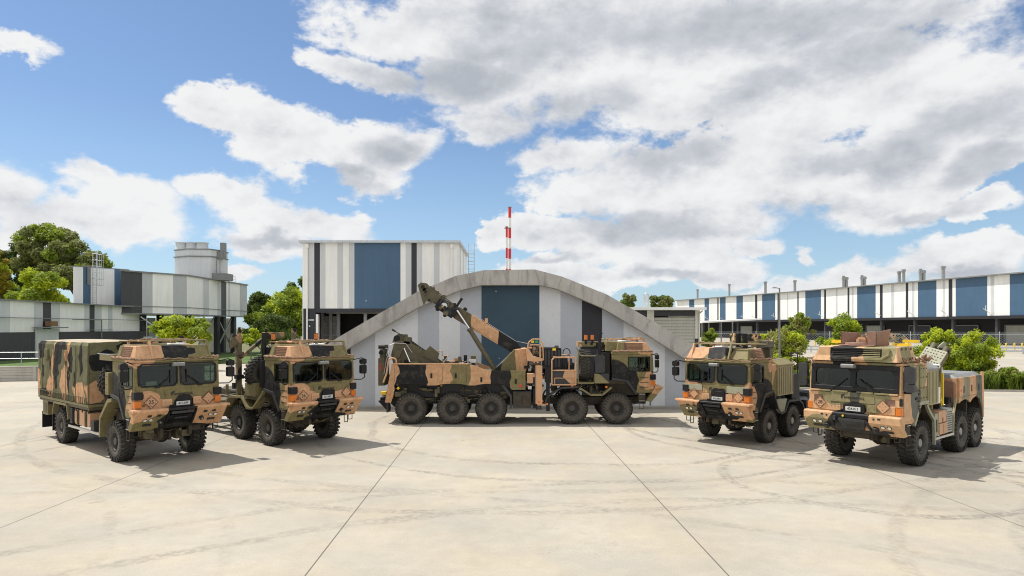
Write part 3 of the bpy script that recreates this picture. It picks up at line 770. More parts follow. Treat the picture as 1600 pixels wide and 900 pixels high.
# canopy: sagging top, tucked hem
def canopy():
    b = MB('canvas_camo'); x0, x1, z0, z1 = -7.5, -2.2, 1.56, 3.55
    nx, ny = 28, 12
    rr = random.Random(3)
    def top(x, y):
        t = (x-x0)/(x1-x0); bow = .05*abs(math.sin(t*PI*5)); return z1+.045*(1-(abs(y)/1.25)**2)+bow*.35-.01
    vs = []; idx = {}
    secs = []
    prof = [(-1.25, z0), (-1.27, z0+.5), (-1.26, z0+1.1), (-1.25, z1-.10), (-1.20, z1)]+[(-1.2+2.4*j/ny, None) for j in range(1, ny)]+[(1.20, z1), (1.25, z1-.10), (1.26, z0+1.1), (1.27, z0+.5), (1.25, z0)]
    for i in range(nx+1):
        x = x0+(x1-x0)*i/nx
        for j, (y, z) in enumerate(prof):
            yy = y
            if z is None or abs(z-z1) < 1e-6: zz = top(x, y)
            else:
                zz = z+(rr.uniform(-.02, .02) if j in (0, len(prof)-1) else 0)
                fold = .018*math.sin(x*9.5+z*2)+.012*math.sin(x*23+1+z)
                yy = y+math.copysign(fold*(1 if z < z1-.15 else .3)-.01, y)
            vs.append((x, yy, zz))
    m = len(prof)
    fs = [(i*m+j, i*m+j+1, (i+1)*m+j+1, (i+1)*m+j) for i in range(nx) for j in range(m-1)]
    fs += [list(range(m))[::-1], [nx*m+j for j in range(m)]]
    b.add(vs, fs)
    b2 = len(b.f); b.m('canvas_sunlit')  # roof faces painted paler to stand for full sun
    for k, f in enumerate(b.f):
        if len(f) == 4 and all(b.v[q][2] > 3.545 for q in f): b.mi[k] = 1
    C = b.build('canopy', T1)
    # lashing seams and hem rope
    r = MB('dark_olive_paint')
    for i in range(30):
        x = x0+.1+i*(x1-x0-.2)/29
        for s in (-1, 1): r.bar((x, s*1.275, z0+.22), (x+.03, s*1.285, z0+.0), .022, .012)
    for s in (-1, 1):
        r.tube([(x0, s*1.28, z0+.20), (x1, s*1.28, z0+.20)], .012, 5); r.tube([(x1+.005, s*1.24, z0), (x1+.005, s*1.235, z1)], .014, 5)
        for x in (-6.9, -5.6, -4.3, -3.3): r.tube([(x, s*1.285, z0), (x, s*1.285, z1-.15)], .008, 5)
    r.build('lashing', C)
    for x in (-6.35, -4.35):
        w = MB('canvas_camo'); w.box(x-.17, x+.17, -1.34, -1.25, 2.88, 3.28); w.build('window_flap', C, bevel=.02)
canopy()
b = MB('dark_olive_paint'); b.box(-7.5, -2.2, -1.22, 1.22, 1.36, 1.56); b.m('olive_paint'); b.box(-7.52, -2.18, -1.26, 1.26, 1.46, 1.54)
b.m('chassis_paint')
for x in np.arange(-7.2, -2.3, .6): b.box(x, x+.08, -1.2, 1.2, 1.24, 1.36)
b.build('tray', T1)
for s in (-1, 1):
    b = MB('tan_paint'); b.rbox(-3.74, -2.28, *sorted((s*.55, s*1.18)), .80, 1.30, .12); b.m('dark_olive_paint')
    for x in (-3.4, -2.65): b.rbox(x, x+.06, *sorted((s*.54, s*1.20)), .79, 1.31, .125)
    b.build('fuel_tank', T1)
    yk = yoke(T1, [(-5.80, .95), (-5.62, 1.38), (-4.30, 1.38), (-4.12, .92)], s)
    b = MB('black_paint'); b.box(-5.92, -5.88, *sorted((s*.85, s*1.24)), .35, .95); b.box(-7.2, -7.16, *sorted((s*.80, s*1.22)), .34, .95); b.build('mudflap', T1)
    b = MB('charcoal_paint'); b.box(-4.08, -3.84, *sorted((s*.9, s*1.22)), .80, 1.32); b.m('ink_black')
    for k in range(2): b.box(-4.06, -3.86, *sorted((s*1.22, s*1.226)), .86+k*.24, 1.02+k*.24)
    b.m('charcoal_paint'); b.box(-2.08, -1.78, *sorted((s*.9, s*1.22)), .70, 1.05); b.m('ink_black')
    for k in range(4): b.box(-2.05, -1.81, *sorted((s*1.22, s*1.226)), .74+k*.08, .77+k*.08)
    b.m('steel'); b.box(-4.2, -1.3, *sorted((s*1.17, s*1.24)), .66, .73)
    b.build('locker', T1)
    b = MB('olive_paint'); b.box(-7.1, -6.55, *sorted((s*.8, s*1.22)), .85, 1.36); b.m('dark_olive_paint'); b.box(-6.98, -6.66, *sorted((s*1.22, s*1.228)), .92, 1.28); b.build('tail_locker', T1)
    # guard from the cab's back corner down behind the front wheel
    b = MB('olive_paint'); b.prism([(-.20, 1.90), (-.55, 1.85), (-1.22, 1.25), (-1.26, .62), (-1.16, .62), (-1.12, 1.2), (-.50, 1.74), (-.20, 1.80)], 'y', *sorted((s*.86, s*1.25)))
    b.m('chassis_paint'); b.prism([(-.22, 1.80), (-.50, 1.74), (-1.12, 1.2), (-1.14, .8), (-.9, .8), (-.22, 1.4)], 'y', *sorted((s*.80, s*.86))); b.build('mudguard', T1)
spare(T1, 'mud_small', -1.22, -.64, 2.34)
b = MB('olive_paint'); b.box(-.72, -.46, -1.25, -1.0, 1.98, 2.66); b.m('ink_brown')
for k in range(3): b.cyl((-.6, -1.265, 2.05+k*.25), (-.6, -1.25, 2.05+k*.25), .02, n=6)
b.build('side_locker', T1, bevel=.01)
b = MB('olive_paint'); b.box(-1.5, -.35, -1.15, -.4, 3.02, 3.2); b.m('steel'); b.tube([(-1.5, -1.2, 3.22), (-.4, -1.2, 3.22), (-.4, -.3, 3.22)], .015); b.build('rear_rack', T1)
b = MB('black_paint'); b.cyl((-.55, .95, 2.2), (-.55, .95, 3.75), .075, n=12); b.rbox(-.75, -.35, .75, 1.15, 1.9, 2.9, .08, axis='z'); b.build('air_intake', T1)
clutter(T1, 'machinery', (-1.9, -.4, -1.0, 1.0, 1.1, 1.9), 40, 11)
clutter(T1, 'front_running_gear', (.3, 1.3, -.8, .8, .75, 1.1), 22, 12, ('chassis_paint', 'dark_olive_paint'))

# ------------------------------------------------------------------ truck two: hook-lift truck
T2 = thing('hooklift_truck', 'camouflage hooklift truck numbered 36, with an upright lifting frame behind its cab', 'military truck', (-7.55, 23.3, 0), R(-41.5), 'camouflage army trucks lined up on the concrete')
for x in (0, -2.07, -5.75, -7.2):
    for s in (-1, 1): wheel(T2, 'mud_small', x, s*1.05)
underbody(T2, (0, -2.07, -5.75, -7.2), -8.6, 1.35, .62)
cab_sister(T2, '36', '413-482', 0.0)
roof_pack(T2, 0.0)
for s in (-1, 1):
    yoke(T2, [(-3.28, 1.05), (-2.80, 1.47), (-1.86, 1.52), (-1.44, 1.16), (-1.0, 1.18), (-.40, 1.66), (-.2, 1.86)], s)
    yoke(T2, [(-8.2, .95), (-8.0, 1.36), (-4.95, 1.36), (-4.75, .95)], s, 'dark_olive_paint')
    b = MB('dark_olive_paint'); b.box(-4.6, -3.4, *sorted((s*.6, s*1.2)), .7, 1.3); b.build('locker', T2)
spare(T2, 'mud_small', -1.22, -.76, 2.40)
b = MB('olive_paint'); b.box(-1.55, -.82, -1.26, -.86, 1.62, 2.08); b.m('dark_olive_paint'); b.box(-1.75, -.3, -1.2, 1.2, 1.5, 1.66); b.build('side_locker', T2, bevel=.01)
b = MB('black_paint'); b.cyl((-.62, -1.03, 2.3), (-.62, -1.03, 3.86), .085, n=12); b.rbox(-.74, -.40, -1.16, -.86, 1.95, 2.9, .08, axis='z'); b.build('air_intake', T2)
beacon(T2, -.55, -.72, 3.62); beacon(T2, -.55, 1.0, 3.62)
b = MB('black_paint'); b.box(-.8, -.35, -1.0, 1.1, 3.1, 3.35); b.m('olive_tan_camo'); b.box(-.78, -.4, -.55, .4, 3.35, 3.52); b.build('rear_rack', T2)
b = MB('post_camo'); b.box(-2.64, -2.46, -1.09, -.92, 1.35, 3.75); b.prism([(-2.62, 3.72), (-2.46, 3.72), (-2.46, 4.06), (-2.56, 4.06)], 'y', -1.04, -.94)
b.box(-2.60, -2.46, 1.14, 1.30, 1.35, 4.02)
b.prism([(-1.02, 3.72), (-1.12, 3.40), (-1.32, 3.28), (-1.36, 3.6), (-1.25, 3.82)], 'x', -2.64, -2.44)
b.bar((-2.54, -.92, 2.95), (-2.54, .05, 3.70), .12, .14, (1, 0, 0)); b.m('dark_olive_paint'); b.cyl((-2.70, -1.0, 1.9), (-2.70, -1.0, 3.2), .05, n=8); b.tube([(-2.72, -.9, 3.3), (-2.75, -.85, 2.6), (-2.7, -.95, 2.0)], .018); b.box(-2.72, -2.40, -1.14, -.86, 3.02, 3.14); b.m('post_camo'); b.box(-2.66, -2.40, -.05, .75, 3.62, 3.86)
b.m('black_paint'); b.box(-2.64, -2.42, -1.14, -.86, 2.15, 2.30)
b.build('lifting_frame', T2, bevel=.01)
b = MB('dark_olive_paint')
for s in (-1, 1): b.box(-8.4, -2.4, s*.50-.09, s*.50+.09, 1.12, 1.36)
b.prism([(-8.3, 1.36), (-8.3, 1.7), (-7.9, 1.7), (-7.6, 1.36)], 'y', -.6, .6); b.box(-6.0, -4.0, -.2, .2, 1.3, 1.55)
b.build('hooklift_arm', T2)
clutter(T2, 'machinery', (-3.6, -1.0, -1.1, 1.0, 1.35, 1.95), 70, 21, ('black_paint', 'chassis_paint', 'dark_olive_paint', 'olive_paint'))
clutter(T2, 'front_running_gear', (.3, 1.3, -.8, .8, .75, 1.1), 22, 22, ('chassis_paint', 'dark_olive_paint'))

# ------------------------------------------------------------------ truck four: armoured tractor with grille pack
T4 = thing('tractor_truck', 'camouflage truck with a slatted khaki radiator pack, second truck from the right', 'military truck', (8.18, 23.8, 0), R(224), 'camouflage army trucks lined up on the concrete')
for x in (0, -1.92, -5.6, -7.0):
    for s in (-1, 1): wheel(T4, 'road', x, s*1.06)
underbody(T4, (0, -1.92, -5.6, -7.0), -8.2, 1.35, .60, zoff=-.08)
cab_sister(T4, None, '416-001', -.10, armour=True)
roof_pack(T4, -.10, flip=True)
def grille_pack(T, x0, x1, z0, z1, ztop, s=1, mat='grille_khaki', capmat='olive_paint'):
    b = MB(mat)
    y1, y0 = s*1.24, s*.55
    ya, yb = sorted((y0, y1-s*.06))
    b.box(x0, x1, ya, yb, z0, z1); G = b.build('radiator_pack', T)
    g = MB(mat)
    ya, yb = sorted((y1-s*.06, y1))
    g.box(x0, x1, ya, yb, z0, z0+.06); g.box(x0, x1, ya, yb, z1-.06, z1); g.box(x0, x0+.06, ya, yb, z0+.06, z1-.06); g.box(x1-.06, x1, ya, yb, z0+.06, z1-.06)
    n = 7
    for i in range(n):
        x = x0+.10+(x1-x0-.2)*(i+.5)/n; g.box(x-(x1-x0-.2)/n*.28, x+(x1-x0-.2)/n*.28, *sorted((y1-s*.05, y1+s*.015)), z0+.05, z1-.05)
    g.m('ink_black'); g.box(x0+.06, x1-.06, *sorted((y1-s*.062, y1-s*.058)), z0+.06, z1-.06)
    g.build('slats', G)
    c = MB(capmat); c.prism([(s*1.27, z1+.003), (s*1.27, z1+.05), (s*.95, ztop), (s*.4, ztop), (s*.4, z1+.003)] , 'x', x0-.03, x1+.03); c.build('hood', G)
grille_pack(T4, -1.92, -.62, 1.60, 2.66, 2.90)
b = MB('olive_tan_camo'); b.box(-.62, -.22, .75, 1.20, 1.65, 2.72); b.box(-1.9, -.3, -1.2, .5, 1.5, 2.75); b.build('engine_bay', T4, bevel=.01)
for s in (-1, 1):
    b = MB('sage_paint'); b.prism([(-.55, 1.48), (-.60, 1.10), (-.85, .95), (-1.12, .98), (-1.36, 1.46)], 'y', *sorted((s*1.18, s*1.25))); b.build('side_plate', T4)
    yoke(T4, [(-2.95, .75), (-2.72, 1.15), (-2.38, 1.33), (-1.50, 1.33), (-1.20, 1.0), (-.86, .94), (-.60, 1.12), (-.22, 1.78)], s, 'charcoal_paint')
    b = MB('black_paint'); b.box(-4.3, -3.2, *sorted((s*.7, s*1.2)), .66, 1.25); b.box(-4.9, -2.9, *sorted((s*1.0, s*1.2)), .60, .66); b.build('locker', T4)
    yoke(T4, [(-7.9, .9), (-7.7, 1.28), (-4.9, 1.28), (-4.7, .9)], s, 'charcoal_paint')
b = MB('black_paint')
b.cyl((-1.0, -.45, 2.6), (-1.0, -.45, 3.82), .10, n=12); b.cyl((-1.0, -.18, 2.6), (-1.0, -.18, 3.82), .10, n=12); b.build('exhaust_stack', T4)
b = MB('dark_olive_paint'); b.bar((-.9, .55, 3.46), (-3.1, -.35, 3.46), .22, .16); b.bar((-1.0, .2, 3.36), (-3.2, -.15, 3.32), .14, .10); b.box(-3.3, -2.8, -.5, -.1, 3.22, 3.5); b.box(-3.2, -2.9, -.45, -.1, 1.2, 3.3)
b.m('small_camo'); b.box(-2.4, -.7, -.9, -.3, 3.0, 3.22); b.build('jib', T4)
b = MB('black_paint'); b.tube([(-2.05, 1.1, 2.4), (-2.05, 1.1, 3.1), (-2.65, 1.1, 3.1), (-2.65, 1.1, 2.2)], .02); b.tube([(-2.05, 1.1, 3.0), (-2.65, 1.1, 3.0)], .015); b.box(-2.7, -2.0, .9, 1.15, 1.3, 2.3); b.build('hoop_rail', T4)
b = MB('black_paint')
for s in (-1, 1): b.box(-8.0, -2.1, s*.45-.1, s*.45+.1, 1.0, 1.22)
b.box(-5.9, -5.0, -.55, .55, 1.22, 1.36); b.lathe([(0, 1.42), (.4, 1.42), (.46, 1.38), (.46, 1.34)], (-5.4, 0, 0), 'z', 20); b.build('coupling_plate', T4)
clutter(T4, 'machinery', (-3.4, -2.1, -1.0, 1.0, 1.2, 2.0), 50, 41)
clutter(T4, 'front_running_gear', (.3, 1.3, -.8, .8, .65, 1.0), 22, 42, ('chassis_paint', 'dark_olive_paint'))
# ------------------------------------------------------------------ truck three: ten-wheeled recovery crane truck, seen from its right side
T3 = thing('recovery_truck', 'long camouflage recovery truck side-on in the middle with its crane boom raised', 'military truck', (4.38, 28.5, 0), 0, 'camouflage army trucks lined up on the concrete')
def A(px, py, y=-1.25):
    """photo position on the upright plane y of this truck -> its own (x, z)"""
    k = (28.5+y)/FPX
    return ((px-800)*k-4.38, CAMZ-(py-HOR)*k)
for x in (0, -1.87, -5.25, -6.87, -8.6):
    for s in (-1, 1): wheel(T3, 'mud_big', x, s*1.03)
underbody(T3, (0, -1.87, -5.25, -6.87, -8.6), -9.5, 1.35, .67)
cab_sister(T3, None, '413-470', 0.0)
text_mesh('45', .15, 'ink_brown', T3, (1.02, -1.242, 1.50), (PI/2, 0, 0), 'number', 1.0, .002)
b = MB('ink_brown')
for i in range(16):
    a, c = 2*PI*i/16, 2*PI*(i+1)/16; b.bar((1.02+.11*math.cos(a), -1.242, 1.50+.11*math.sin(a)), (1.02+.11*math.cos(c), -1.242, 1.50+.11*math.sin(c)), .012, .006, (0, 1, 0))
b.build('number_ring', T3)
roof_pack(T3, 0.0)
Y0 = -1.25
# body side with scalloped lower edge
for s in (-1, 1):
    pts = [A(612, 568.5), A(730, 568.5), A(741, 571), A(762, 579), A(821, 579), A(821, 609)]
    low = [A(800, 609), A(798, 603), A(740, 602)]
    def arch(cx, r, zc=.66):
        o = []
        for i in range(9):
            a = R(25+130*i/8); o.append((cx+r*math.cos(a), max(zc+r*math.sin(a)*1.12, 0)))
        return o
    lower = [A(800, 609), (-4.52, 1.60)]
    for cx in (-5.25, -6.87, -8.6):
        for i in range(7):
            a = R(25+130*i/6); lower.append((cx+.72*math.cos(a), 1.58+.13*math.sin(a)))
    lower += [(-9.30, 1.30), (-9.42, .92), A(601.5, 629)]
    b = MB('body_camo'); b.prism(pts+lower, 'y', *sorted((s*1.20, s*1.25)))
    S = b.build('body_side', T3)
    # locker doors with latches
    for (xa, za), (xb, zb) in ((A(616, 574), A(652.5, 597)), (A(653.5, 574), A(691, 597)), (A(692, 574), A(728.5, 597)), (A(729.5, 580), A(771, 597)), (A(791, 583), A(817, 605))):
        d = MB('body_camo'); d.box(xa+.01, xb-.01, *sorted((s*1.251, s*1.262)), zb, za); D = d.build('locker_door', S)
        d = MB('ink_black')
        e = .012
        for q in ((xa, xb, za-e, za), (xa, xb, zb, zb+e), (xa, xa+e, zb, za), (xb-e, xb, zb, za)): d.box(q[0], q[1], *sorted((s*1.2505, s*1.2575)), q[2], q[3])
        xm = (xa+xb)/2+.05; d.m('black_paint'); d.box(xm-.04, xm+.04, *sorted((s*1.262, s*1.275)), za-.45, za-.25); d.build('latch', D)
    d = MB('yellow_paint'); d.prism([(-9.12-.07, 1.52), (-9.12, 1.45), (-9.12+.07, 1.52), (-9.12, 1.59)], 'y', *sorted((s*1.264, s*1.268)))
    d.m('red_paint'); d.cyl((-4.02, s*1.264, 1.62), (-4.02, s*1.27, 1.62), .06, n=14); d.build('marker', S)
    d = MB('indicator_orange')
    for x in (-9.5, -7.35, -3.75): d.box(x, x+.06, *sorted((s*1.251, s*1.27)), 1.60 if x > -9 else 1.2, 1.64 if x > -9 else 1.28)
    d.build('side_marker', S)
    b = MB('charcoal_paint'); b.prism([A(783, 602), A(797, 621), A(797, 638), A(800, 638), A(800, 618), A(788, 602)], 'y', *sorted((s*1.15, s*1.26)))
    b.m('ink_black'); b.build('mud_strut', T3)
    b = MB('charcoal_paint'); b.box(-4.34, -3.58, *sorted((s*.7, s*1.22)), .70, 1.38); b.m('chassis_paint'); b.box(-4.32, -3.60, *sorted((s*1.22, s*1.232)), .74, 1.34); b.m('ink_black'); b.box(-4.0, -3.93, *sorted((s*1.232, s*1.245)), .86, 1.14)
    b.m('black_paint'); b.box(-3.5, -3.32, *sorted((s*.9, s*1.24)), .68, 1.5); b.build('tool_box', T3, bevel=.01)
b = MB('dark_olive_paint'); b.hexa([(-9.35, -1.2, 1.75), (-3.9, -1.2, 1.75), (-3.9, 1.2, 1.75), (-9.35, 1.2, 1.75), (-9.30, -1.2, 2.18), (-3.9, -1.2, 2.18), (-3.9, 1.2, 2.18), (-9.30, 1.2, 2.18)])
b.m('ink_black'); b.box(-9.2, -4.0, -.85, .85, 1.1, 1.74)
b.build('body_floor', T3)
b = MB('tan_paint')
for s in (-1, 1): b.box(-9.42, -6.2, *sorted((s*1.12, s*1.27)), 2.51, 2.545); b.tube([(-9.75, s*1.2, 1.75), (-9.62, s*1.2, 2.1), (-9.52, s*1.2, 2.72), (-9.35, s*1.2, 2.78), (-9.22, s*1.2, 2.72), (-9.2, s*1.2, 2.5)], .035, 8)
b.build('hand_rail', T3)
# crane
b = MB('slew_camo')
b.prism([A(770, 580, -.5), A(784, 567, -.5), A(803, 546, -.5), A(822, 544, -.5), A(826, 549, -.5), A(826, 560, -.5), A(822, 580, -.5)], 'y', -.62, .62)
slew = b.build('slewing_base', T3, bevel=.02)
b = MB('tan_paint'); b.prism([A(822, 545, -1.0), A(827, 546, -1.0), A(833, 556, -1.0), A(848, 560, -1.0), A(848, 564, -1.0), A(838, 565.5, -1.0), A(824, 564, -1.0)], 'y', -1.05, -.30); b.build('operator_fairing', T3, bevel=.01)
b = MB('tan_paint')
for y in (-1.0, -.78):
    b.tube([A(824, 545, y)[:1]+(y,)+A(824, 545, y)[1:], A(826, 535, y)[:1]+(y,)+A(826, 535, y)[1:], A(832, 530, y)[:1]+(y,)+A(832, 530, y)[1:], A(842, 530, y)[:1]+(y,)+A(842, 530, y)[1:], A(848, 536, y)[:1]+(y,)+A(848, 536, y)[1:], A(849, 563, y)[:1]+(y,)+A(849, 563, y)[1:]], .028, 6)
x, z = A(828, 538.5, -1.0); x2, z2 = A(845, 540, -1.0); b.box(x, x2, -1.02, -.98, z-.03, z+.02); b.box(x2-.06, x2, -1.02, -.97, A(0, 562, -1)[1], z)
b.build('operator_cage', T3)
b = MB('yellow_paint'); x, z = A(832, 534, -.9); b.box(x-.05, x+.06, -.95, -.85, z-.05, z+.05); b.m('green_plastic'); x, z = A(838.5, 534, -.9); b.box(x-.06, x+.07, -.95, -.85, z-.05, z+.05); b.build('work_light', T3)
clutter(T3, 'valve_bank', (A(829, 0, -.8)[0], A(846, 0, -.8)[0], -.9, -.7, A(0, 559, -.8)[1], A(0, 541, -.8)[1]), 34, 33, ('dark_olive_paint', 'black_paint', 'brown_paint', 'small_camo'))
def A3(px, py, y=0): x, z = A(px, py, y); return Vector((x, y, z))
bo = MB('boom_camo')
TOP0, TOP1 = A(718, 480, 0), A(808, 535, 0); BOT0, BOT1 = A(709, 497, 0), A(800, 551, 0)
bo.prism([TOP0, TOP1, A(815, 545, 0), A(806, 556, 0), BOT1, BOT0], 'y', -.20, .20)
bo.prism([A(724, 486, 0), A(800, 532, 0), A(797, 546, 0), A(718, 500, 0)], 'y', -.225, .225)
BOOM = bo.build('boom', T3, bevel=.012)
d = MB('tan_paint'); v = A3(760, 503, 0); d.box(v.x-.06, v.x+.06, -.06, .06, v.z-.05, v.z+.16); d.m('steel'); d.tube([A3(724, 481, .1), A3(806, 533, .1), A3(840, 540, .1)], .012)
d.m('black_paint'); v = A3(727, 484, 0); d.cyl(v+Vector((0, -.18, .02)), v+Vector((0, .1, .02)), .08); d.build('boom_fittings', BOOM)
hd = MB('dark_olive_paint')
hd.prism([A(654, 446, 0), A(659, 442, 0), A(667, 443, 0), A(673, 450, 0), A(690, 463, 0), A(688, 474, 0), A(675, 472, 0), A(666, 470, 0), A(663, 477, 0), A(661, 470, 0), A(658, 460, 0)], 'y', -.24, -.12)
hd.prism([A(654, 446, 0), A(659, 442, 0), A(667, 443, 0), A(673, 450, 0), A(690, 463, 0), A(688, 474, 0), A(675, 472, 0), A(668, 468, 0), A(658, 460, 0)], 'y', .12, .24)
for px, py, r in ((662, 449, .17), (666, 456, .15), (672, 469, .10)):
    v = A3(px, py, 0); hd.cyl(v+Vector((0, -.27, 0)), v+Vector((0, .27, 0)), r, n=14); hd.m('black_paint'); hd.cyl(v+Vector((0, -.285, 0)), v+Vector((0, .285, 0)), r*.5, n=12); hd.m('dark_olive_paint')
hd.m('dark_olive_paint'); hd.prism([A(666, 452, 0), A(722, 487, 0), A(716, 497, 0), A(672, 470, 0)], 'y', -.17, .17)
for px, py in ((676, 452), (683, 458), (693, 464)): v = A3(px, py, 0); hd.box(v.x-.07, v.x+.07, -.2, .2, v.z-.10, v.z+.08)
hd.tube([A3(672, 447, -.2), A3(704, 472, -.2), A3(718, 482, -.2)], .022)
hd.m('black_paint')
hd.prism([A(688, 467, 0), A(714, 483, 0), A(705, 497, 0), A(680, 480, 0)], 'y', -.32, .32)
hd.prism([A(700, 484, 0), A(712, 478, 0), A(716, 486, 0), A(710, 497, 0)], 'y', -.34, .34)
hd.bar(A3(710, 484, -.2), A3(722, 466, -.2), .14, .10)
hd.m('charcoal_paint')
P = [A3(687, 474, -.33), A3(692, 467, -.33), A3(704, 474, -.33), A3(699, 485, -.33), A3(687, 474, -.33)]; hd.tube(P, .028)
v = A3(694, 478, -.33); hd.m('steel'); hd.cyl(v, v+Vector((0, .04, 0)), .14, n=14); hd.m('yellow_paint'); hd.box(v.x-.08, v.x+.08, v.y-.04, v.y, v.z-.09, v.z+.0)
hd.m('black_paint'); v = A3(695, 493, -.2); hd.cyl(v-Vector((0, .1, 0)), v+Vector((0, .1, 0)), .07); v = A3(684, 483, -.2); hd.cyl(v-Vector((0, .1, 0)), v+Vector((0, .1, 0)), .09)
HD = hd.build('boom_head', BOOM)
clutter(BOOM, 'head_hydraulics', (A(690, 0, 0)[0], A(712, 0, 0)[0], -.34, -.2, A(0, 492, 0)[1], A(0, 476, 0)[1]), 26, 55, ('black_paint', 'charcoal_paint', 'dark_olive_paint'))
c = MB('dark_olive_paint'); c.cyl(A3(773, 578, -.32), A3(733.5, 514, -.32), .105, n=16); c.cyl(A3(735, 516.5, -.32), A3(733, 513, -.32), .125, n=16); c.m('chrome_rod'); c.cyl(A3(733.5, 514, -.32), A3(714, 485, -.30), .05, n=12)
c.m('dark_olive_paint'); v = A3(773, 578, -.32); c.cyl(v-Vector((0, .15, 0)), v+Vector((0, .15, 0)), .12); c.tube([A3(772, 577, -.2), A3(735, 517, -.2)], .02)
c.build('lift_cylinder', BOOM)
c = MB('steel'); c.tube([A3(776, 574, .2), A3(800, 550, .2)], .02); c.build('stay_rod', T3)
# stowed underlift at the tail
u = MB('dark_olive_paint')
u.box(*sorted((A(585.5, 0)[0], A(595.5, 0)[0])), -.55, .55, A(0, 605)[1], A(0, 561)[1])
for y in (-.45, .15): u.box(*sorted((A(587, 0)[0], A(594, 0)[0])), y, y+.3, A(0, 561)[1], A(0, 547)[1]); u.box(*sorted((A(585, 0)[0], A(594.5, 0)[0])), y-.02, y+.32, A(0, 546)[1], A(0, 540)[1])
u.m('red_paint'); u.box(A(588, 0)[0], A(590, 0)[0], -.556, -.55, A(0, 581)[1], A(0, 570)[1])
u.m('black_paint'); u.cyl((A(590, 0)[0], -.6, A(0, 552)[1]), (A(590, 0)[0], .5, A(0, 552)[1]), .09); u.cyl((A(586, 0)[0], -.5, A(0, 543)[1]), (A(596, 0)[0], -.5, A(0, 543)[1]), .07)
u.build('underlift_boom', T3, bevel=.01)
u = MB('dark_olive_paint')
u.prism([A(609, 567), A(606, 556), A(611, 536), A(617, 533), A(634, 534), A(650, 545), A(683, 567), A(683, 572), A(609, 572)], 'y', -.55, -.42)
u.prism([A(609, 567), A(606, 556), A(611, 536), A(617, 533), A(634, 534), A(650, 545), A(683, 567), A(683, 572), A(609, 572)], 'y', .42, .55)
u.prism([A(607, 536), A(610, 526), A(617, 522), A(627, 523), A(629, 532), A(620, 536)], 'y', -.40, .40)
u.m('black_paint'); v = A3(620, 529, -.42); u.cyl(v, v+Vector((0, .84, 0)), .14); u.m('dark_olive_paint'); u.rbox(A(627, 0)[0], A(637, 0)[0], -.55, -.1, A(0, 538)[1], A(0, 527)[1], .05)
u.m('charcoal_paint'); u.tube([A3(614, 516, -.5), A3(638, 529, -.5), A3(664, 548, -.5)], .022); v = A3(614.5, 516, -.5); u.cyl(v-Vector((.05, 0, -.03)), v+Vector((.08, 0, -.04)), .045)
u.m('chrome_rod'); u.cyl(A3(631, 544, -.58), A3(641, 567, -.58), .045)
u.m('steel'); u.tube([A3(604, 556, -.6), A3(608, 540, -.6), A3(617, 536, -.6), A3(634, 537, -.6), A3(644, 551, -.6)], .018); u.tube([A3(600, 585, -.6), A3(604, 562, -.6), A3(610, 548, -.6)], .022)
u.m('dark_olive_paint'); u.prism([A(610, 548), A(624, 548), A(620, 560), A(612, 560)], 'y', -.66, -.55)
u.prism([A(655, 556), A(669, 541), A(684, 553), A(679, 567)], 'y', -.62, -.57)
for k in range(4): v = A3(654+k*4, 546+k*2.6, -.5); u.box(v.x-.04, v.x+.04, -.54, -.2, v.z-.07, v.z+.12)
u.build('underlift_arm', T3)
t = MB('tan_paint'); t.tube([A3(684, 556, .2), A3(684, 549, .2), A3(691, 548, .2), A3(691, 556, .2), A3(703, 556, .2)], .02); t.build('top_rail', T3)
k = MB('steel'); k.tube([A3(690, 570, -.7), A3(702, 555, -.7)], .02); v = A3(702, 554.5, -.7)
for i in range(10):
    a, c = 2*PI*i/10, 2*PI*(i+1)/10; k.bar(v+Vector((.06*math.cos(a), 0, .06*math.sin(a))), v+Vector((.06*math.cos(c), 0, .06*math.sin(c))), .02, .02, (0, 1, 0))
k.build('lifting_eye', T3)
clutter(T3, 'winch_gear', (A(600, 0)[0], A(612, 0)[0], -.8, .8, 1.0, 1.9), 30, 34)
clutter(T3, 'recovery_gear', (A(615, 0)[0], A(652, 0)[0], -.7, .7, 2.3, 2.66), 40, 35, ('black_paint', 'dark_olive_paint', 'small_camo'))
clutter(T3, 'deck_gear', (A(684, 0)[0], A(745, 0)[0], -.9, .9, 2.30, 2.66), 60, 36, ('black_paint', 'dark_olive_paint', 'small_camo', 'steel'))
clutter(T3, 'bogie_gear', (-9.2, -4.6, -1.1, -.8, .95, 1.5), 50, 37, ('chassis_paint', 'black_paint', 'dark_olive_paint'))
b = MB('black_paint'); b.prism([A(588, 628), A(596, 628), A(606, 634), A(606, 645), A(600, 641)], 'y', -.9, -.6); b.prism([A(588, 628), A(596, 628), A(606, 634), A(606, 645), A(600, 641)], 'y', .6, .9); b.bar((-9.9, -.75, 1.0), (-9.9, .75, 1.0), .14, .14)
b.m('yellow_paint'); b.box(*sorted((A(593, 0)[0], A(601, 0)[0])), -1.0, -.7, 1.22, 1.34); b.m('charcoal_paint'); b.box(-9.62, -9.56, -1.2, -.7, .5, 1.0); b.build('tail_spade', T3)
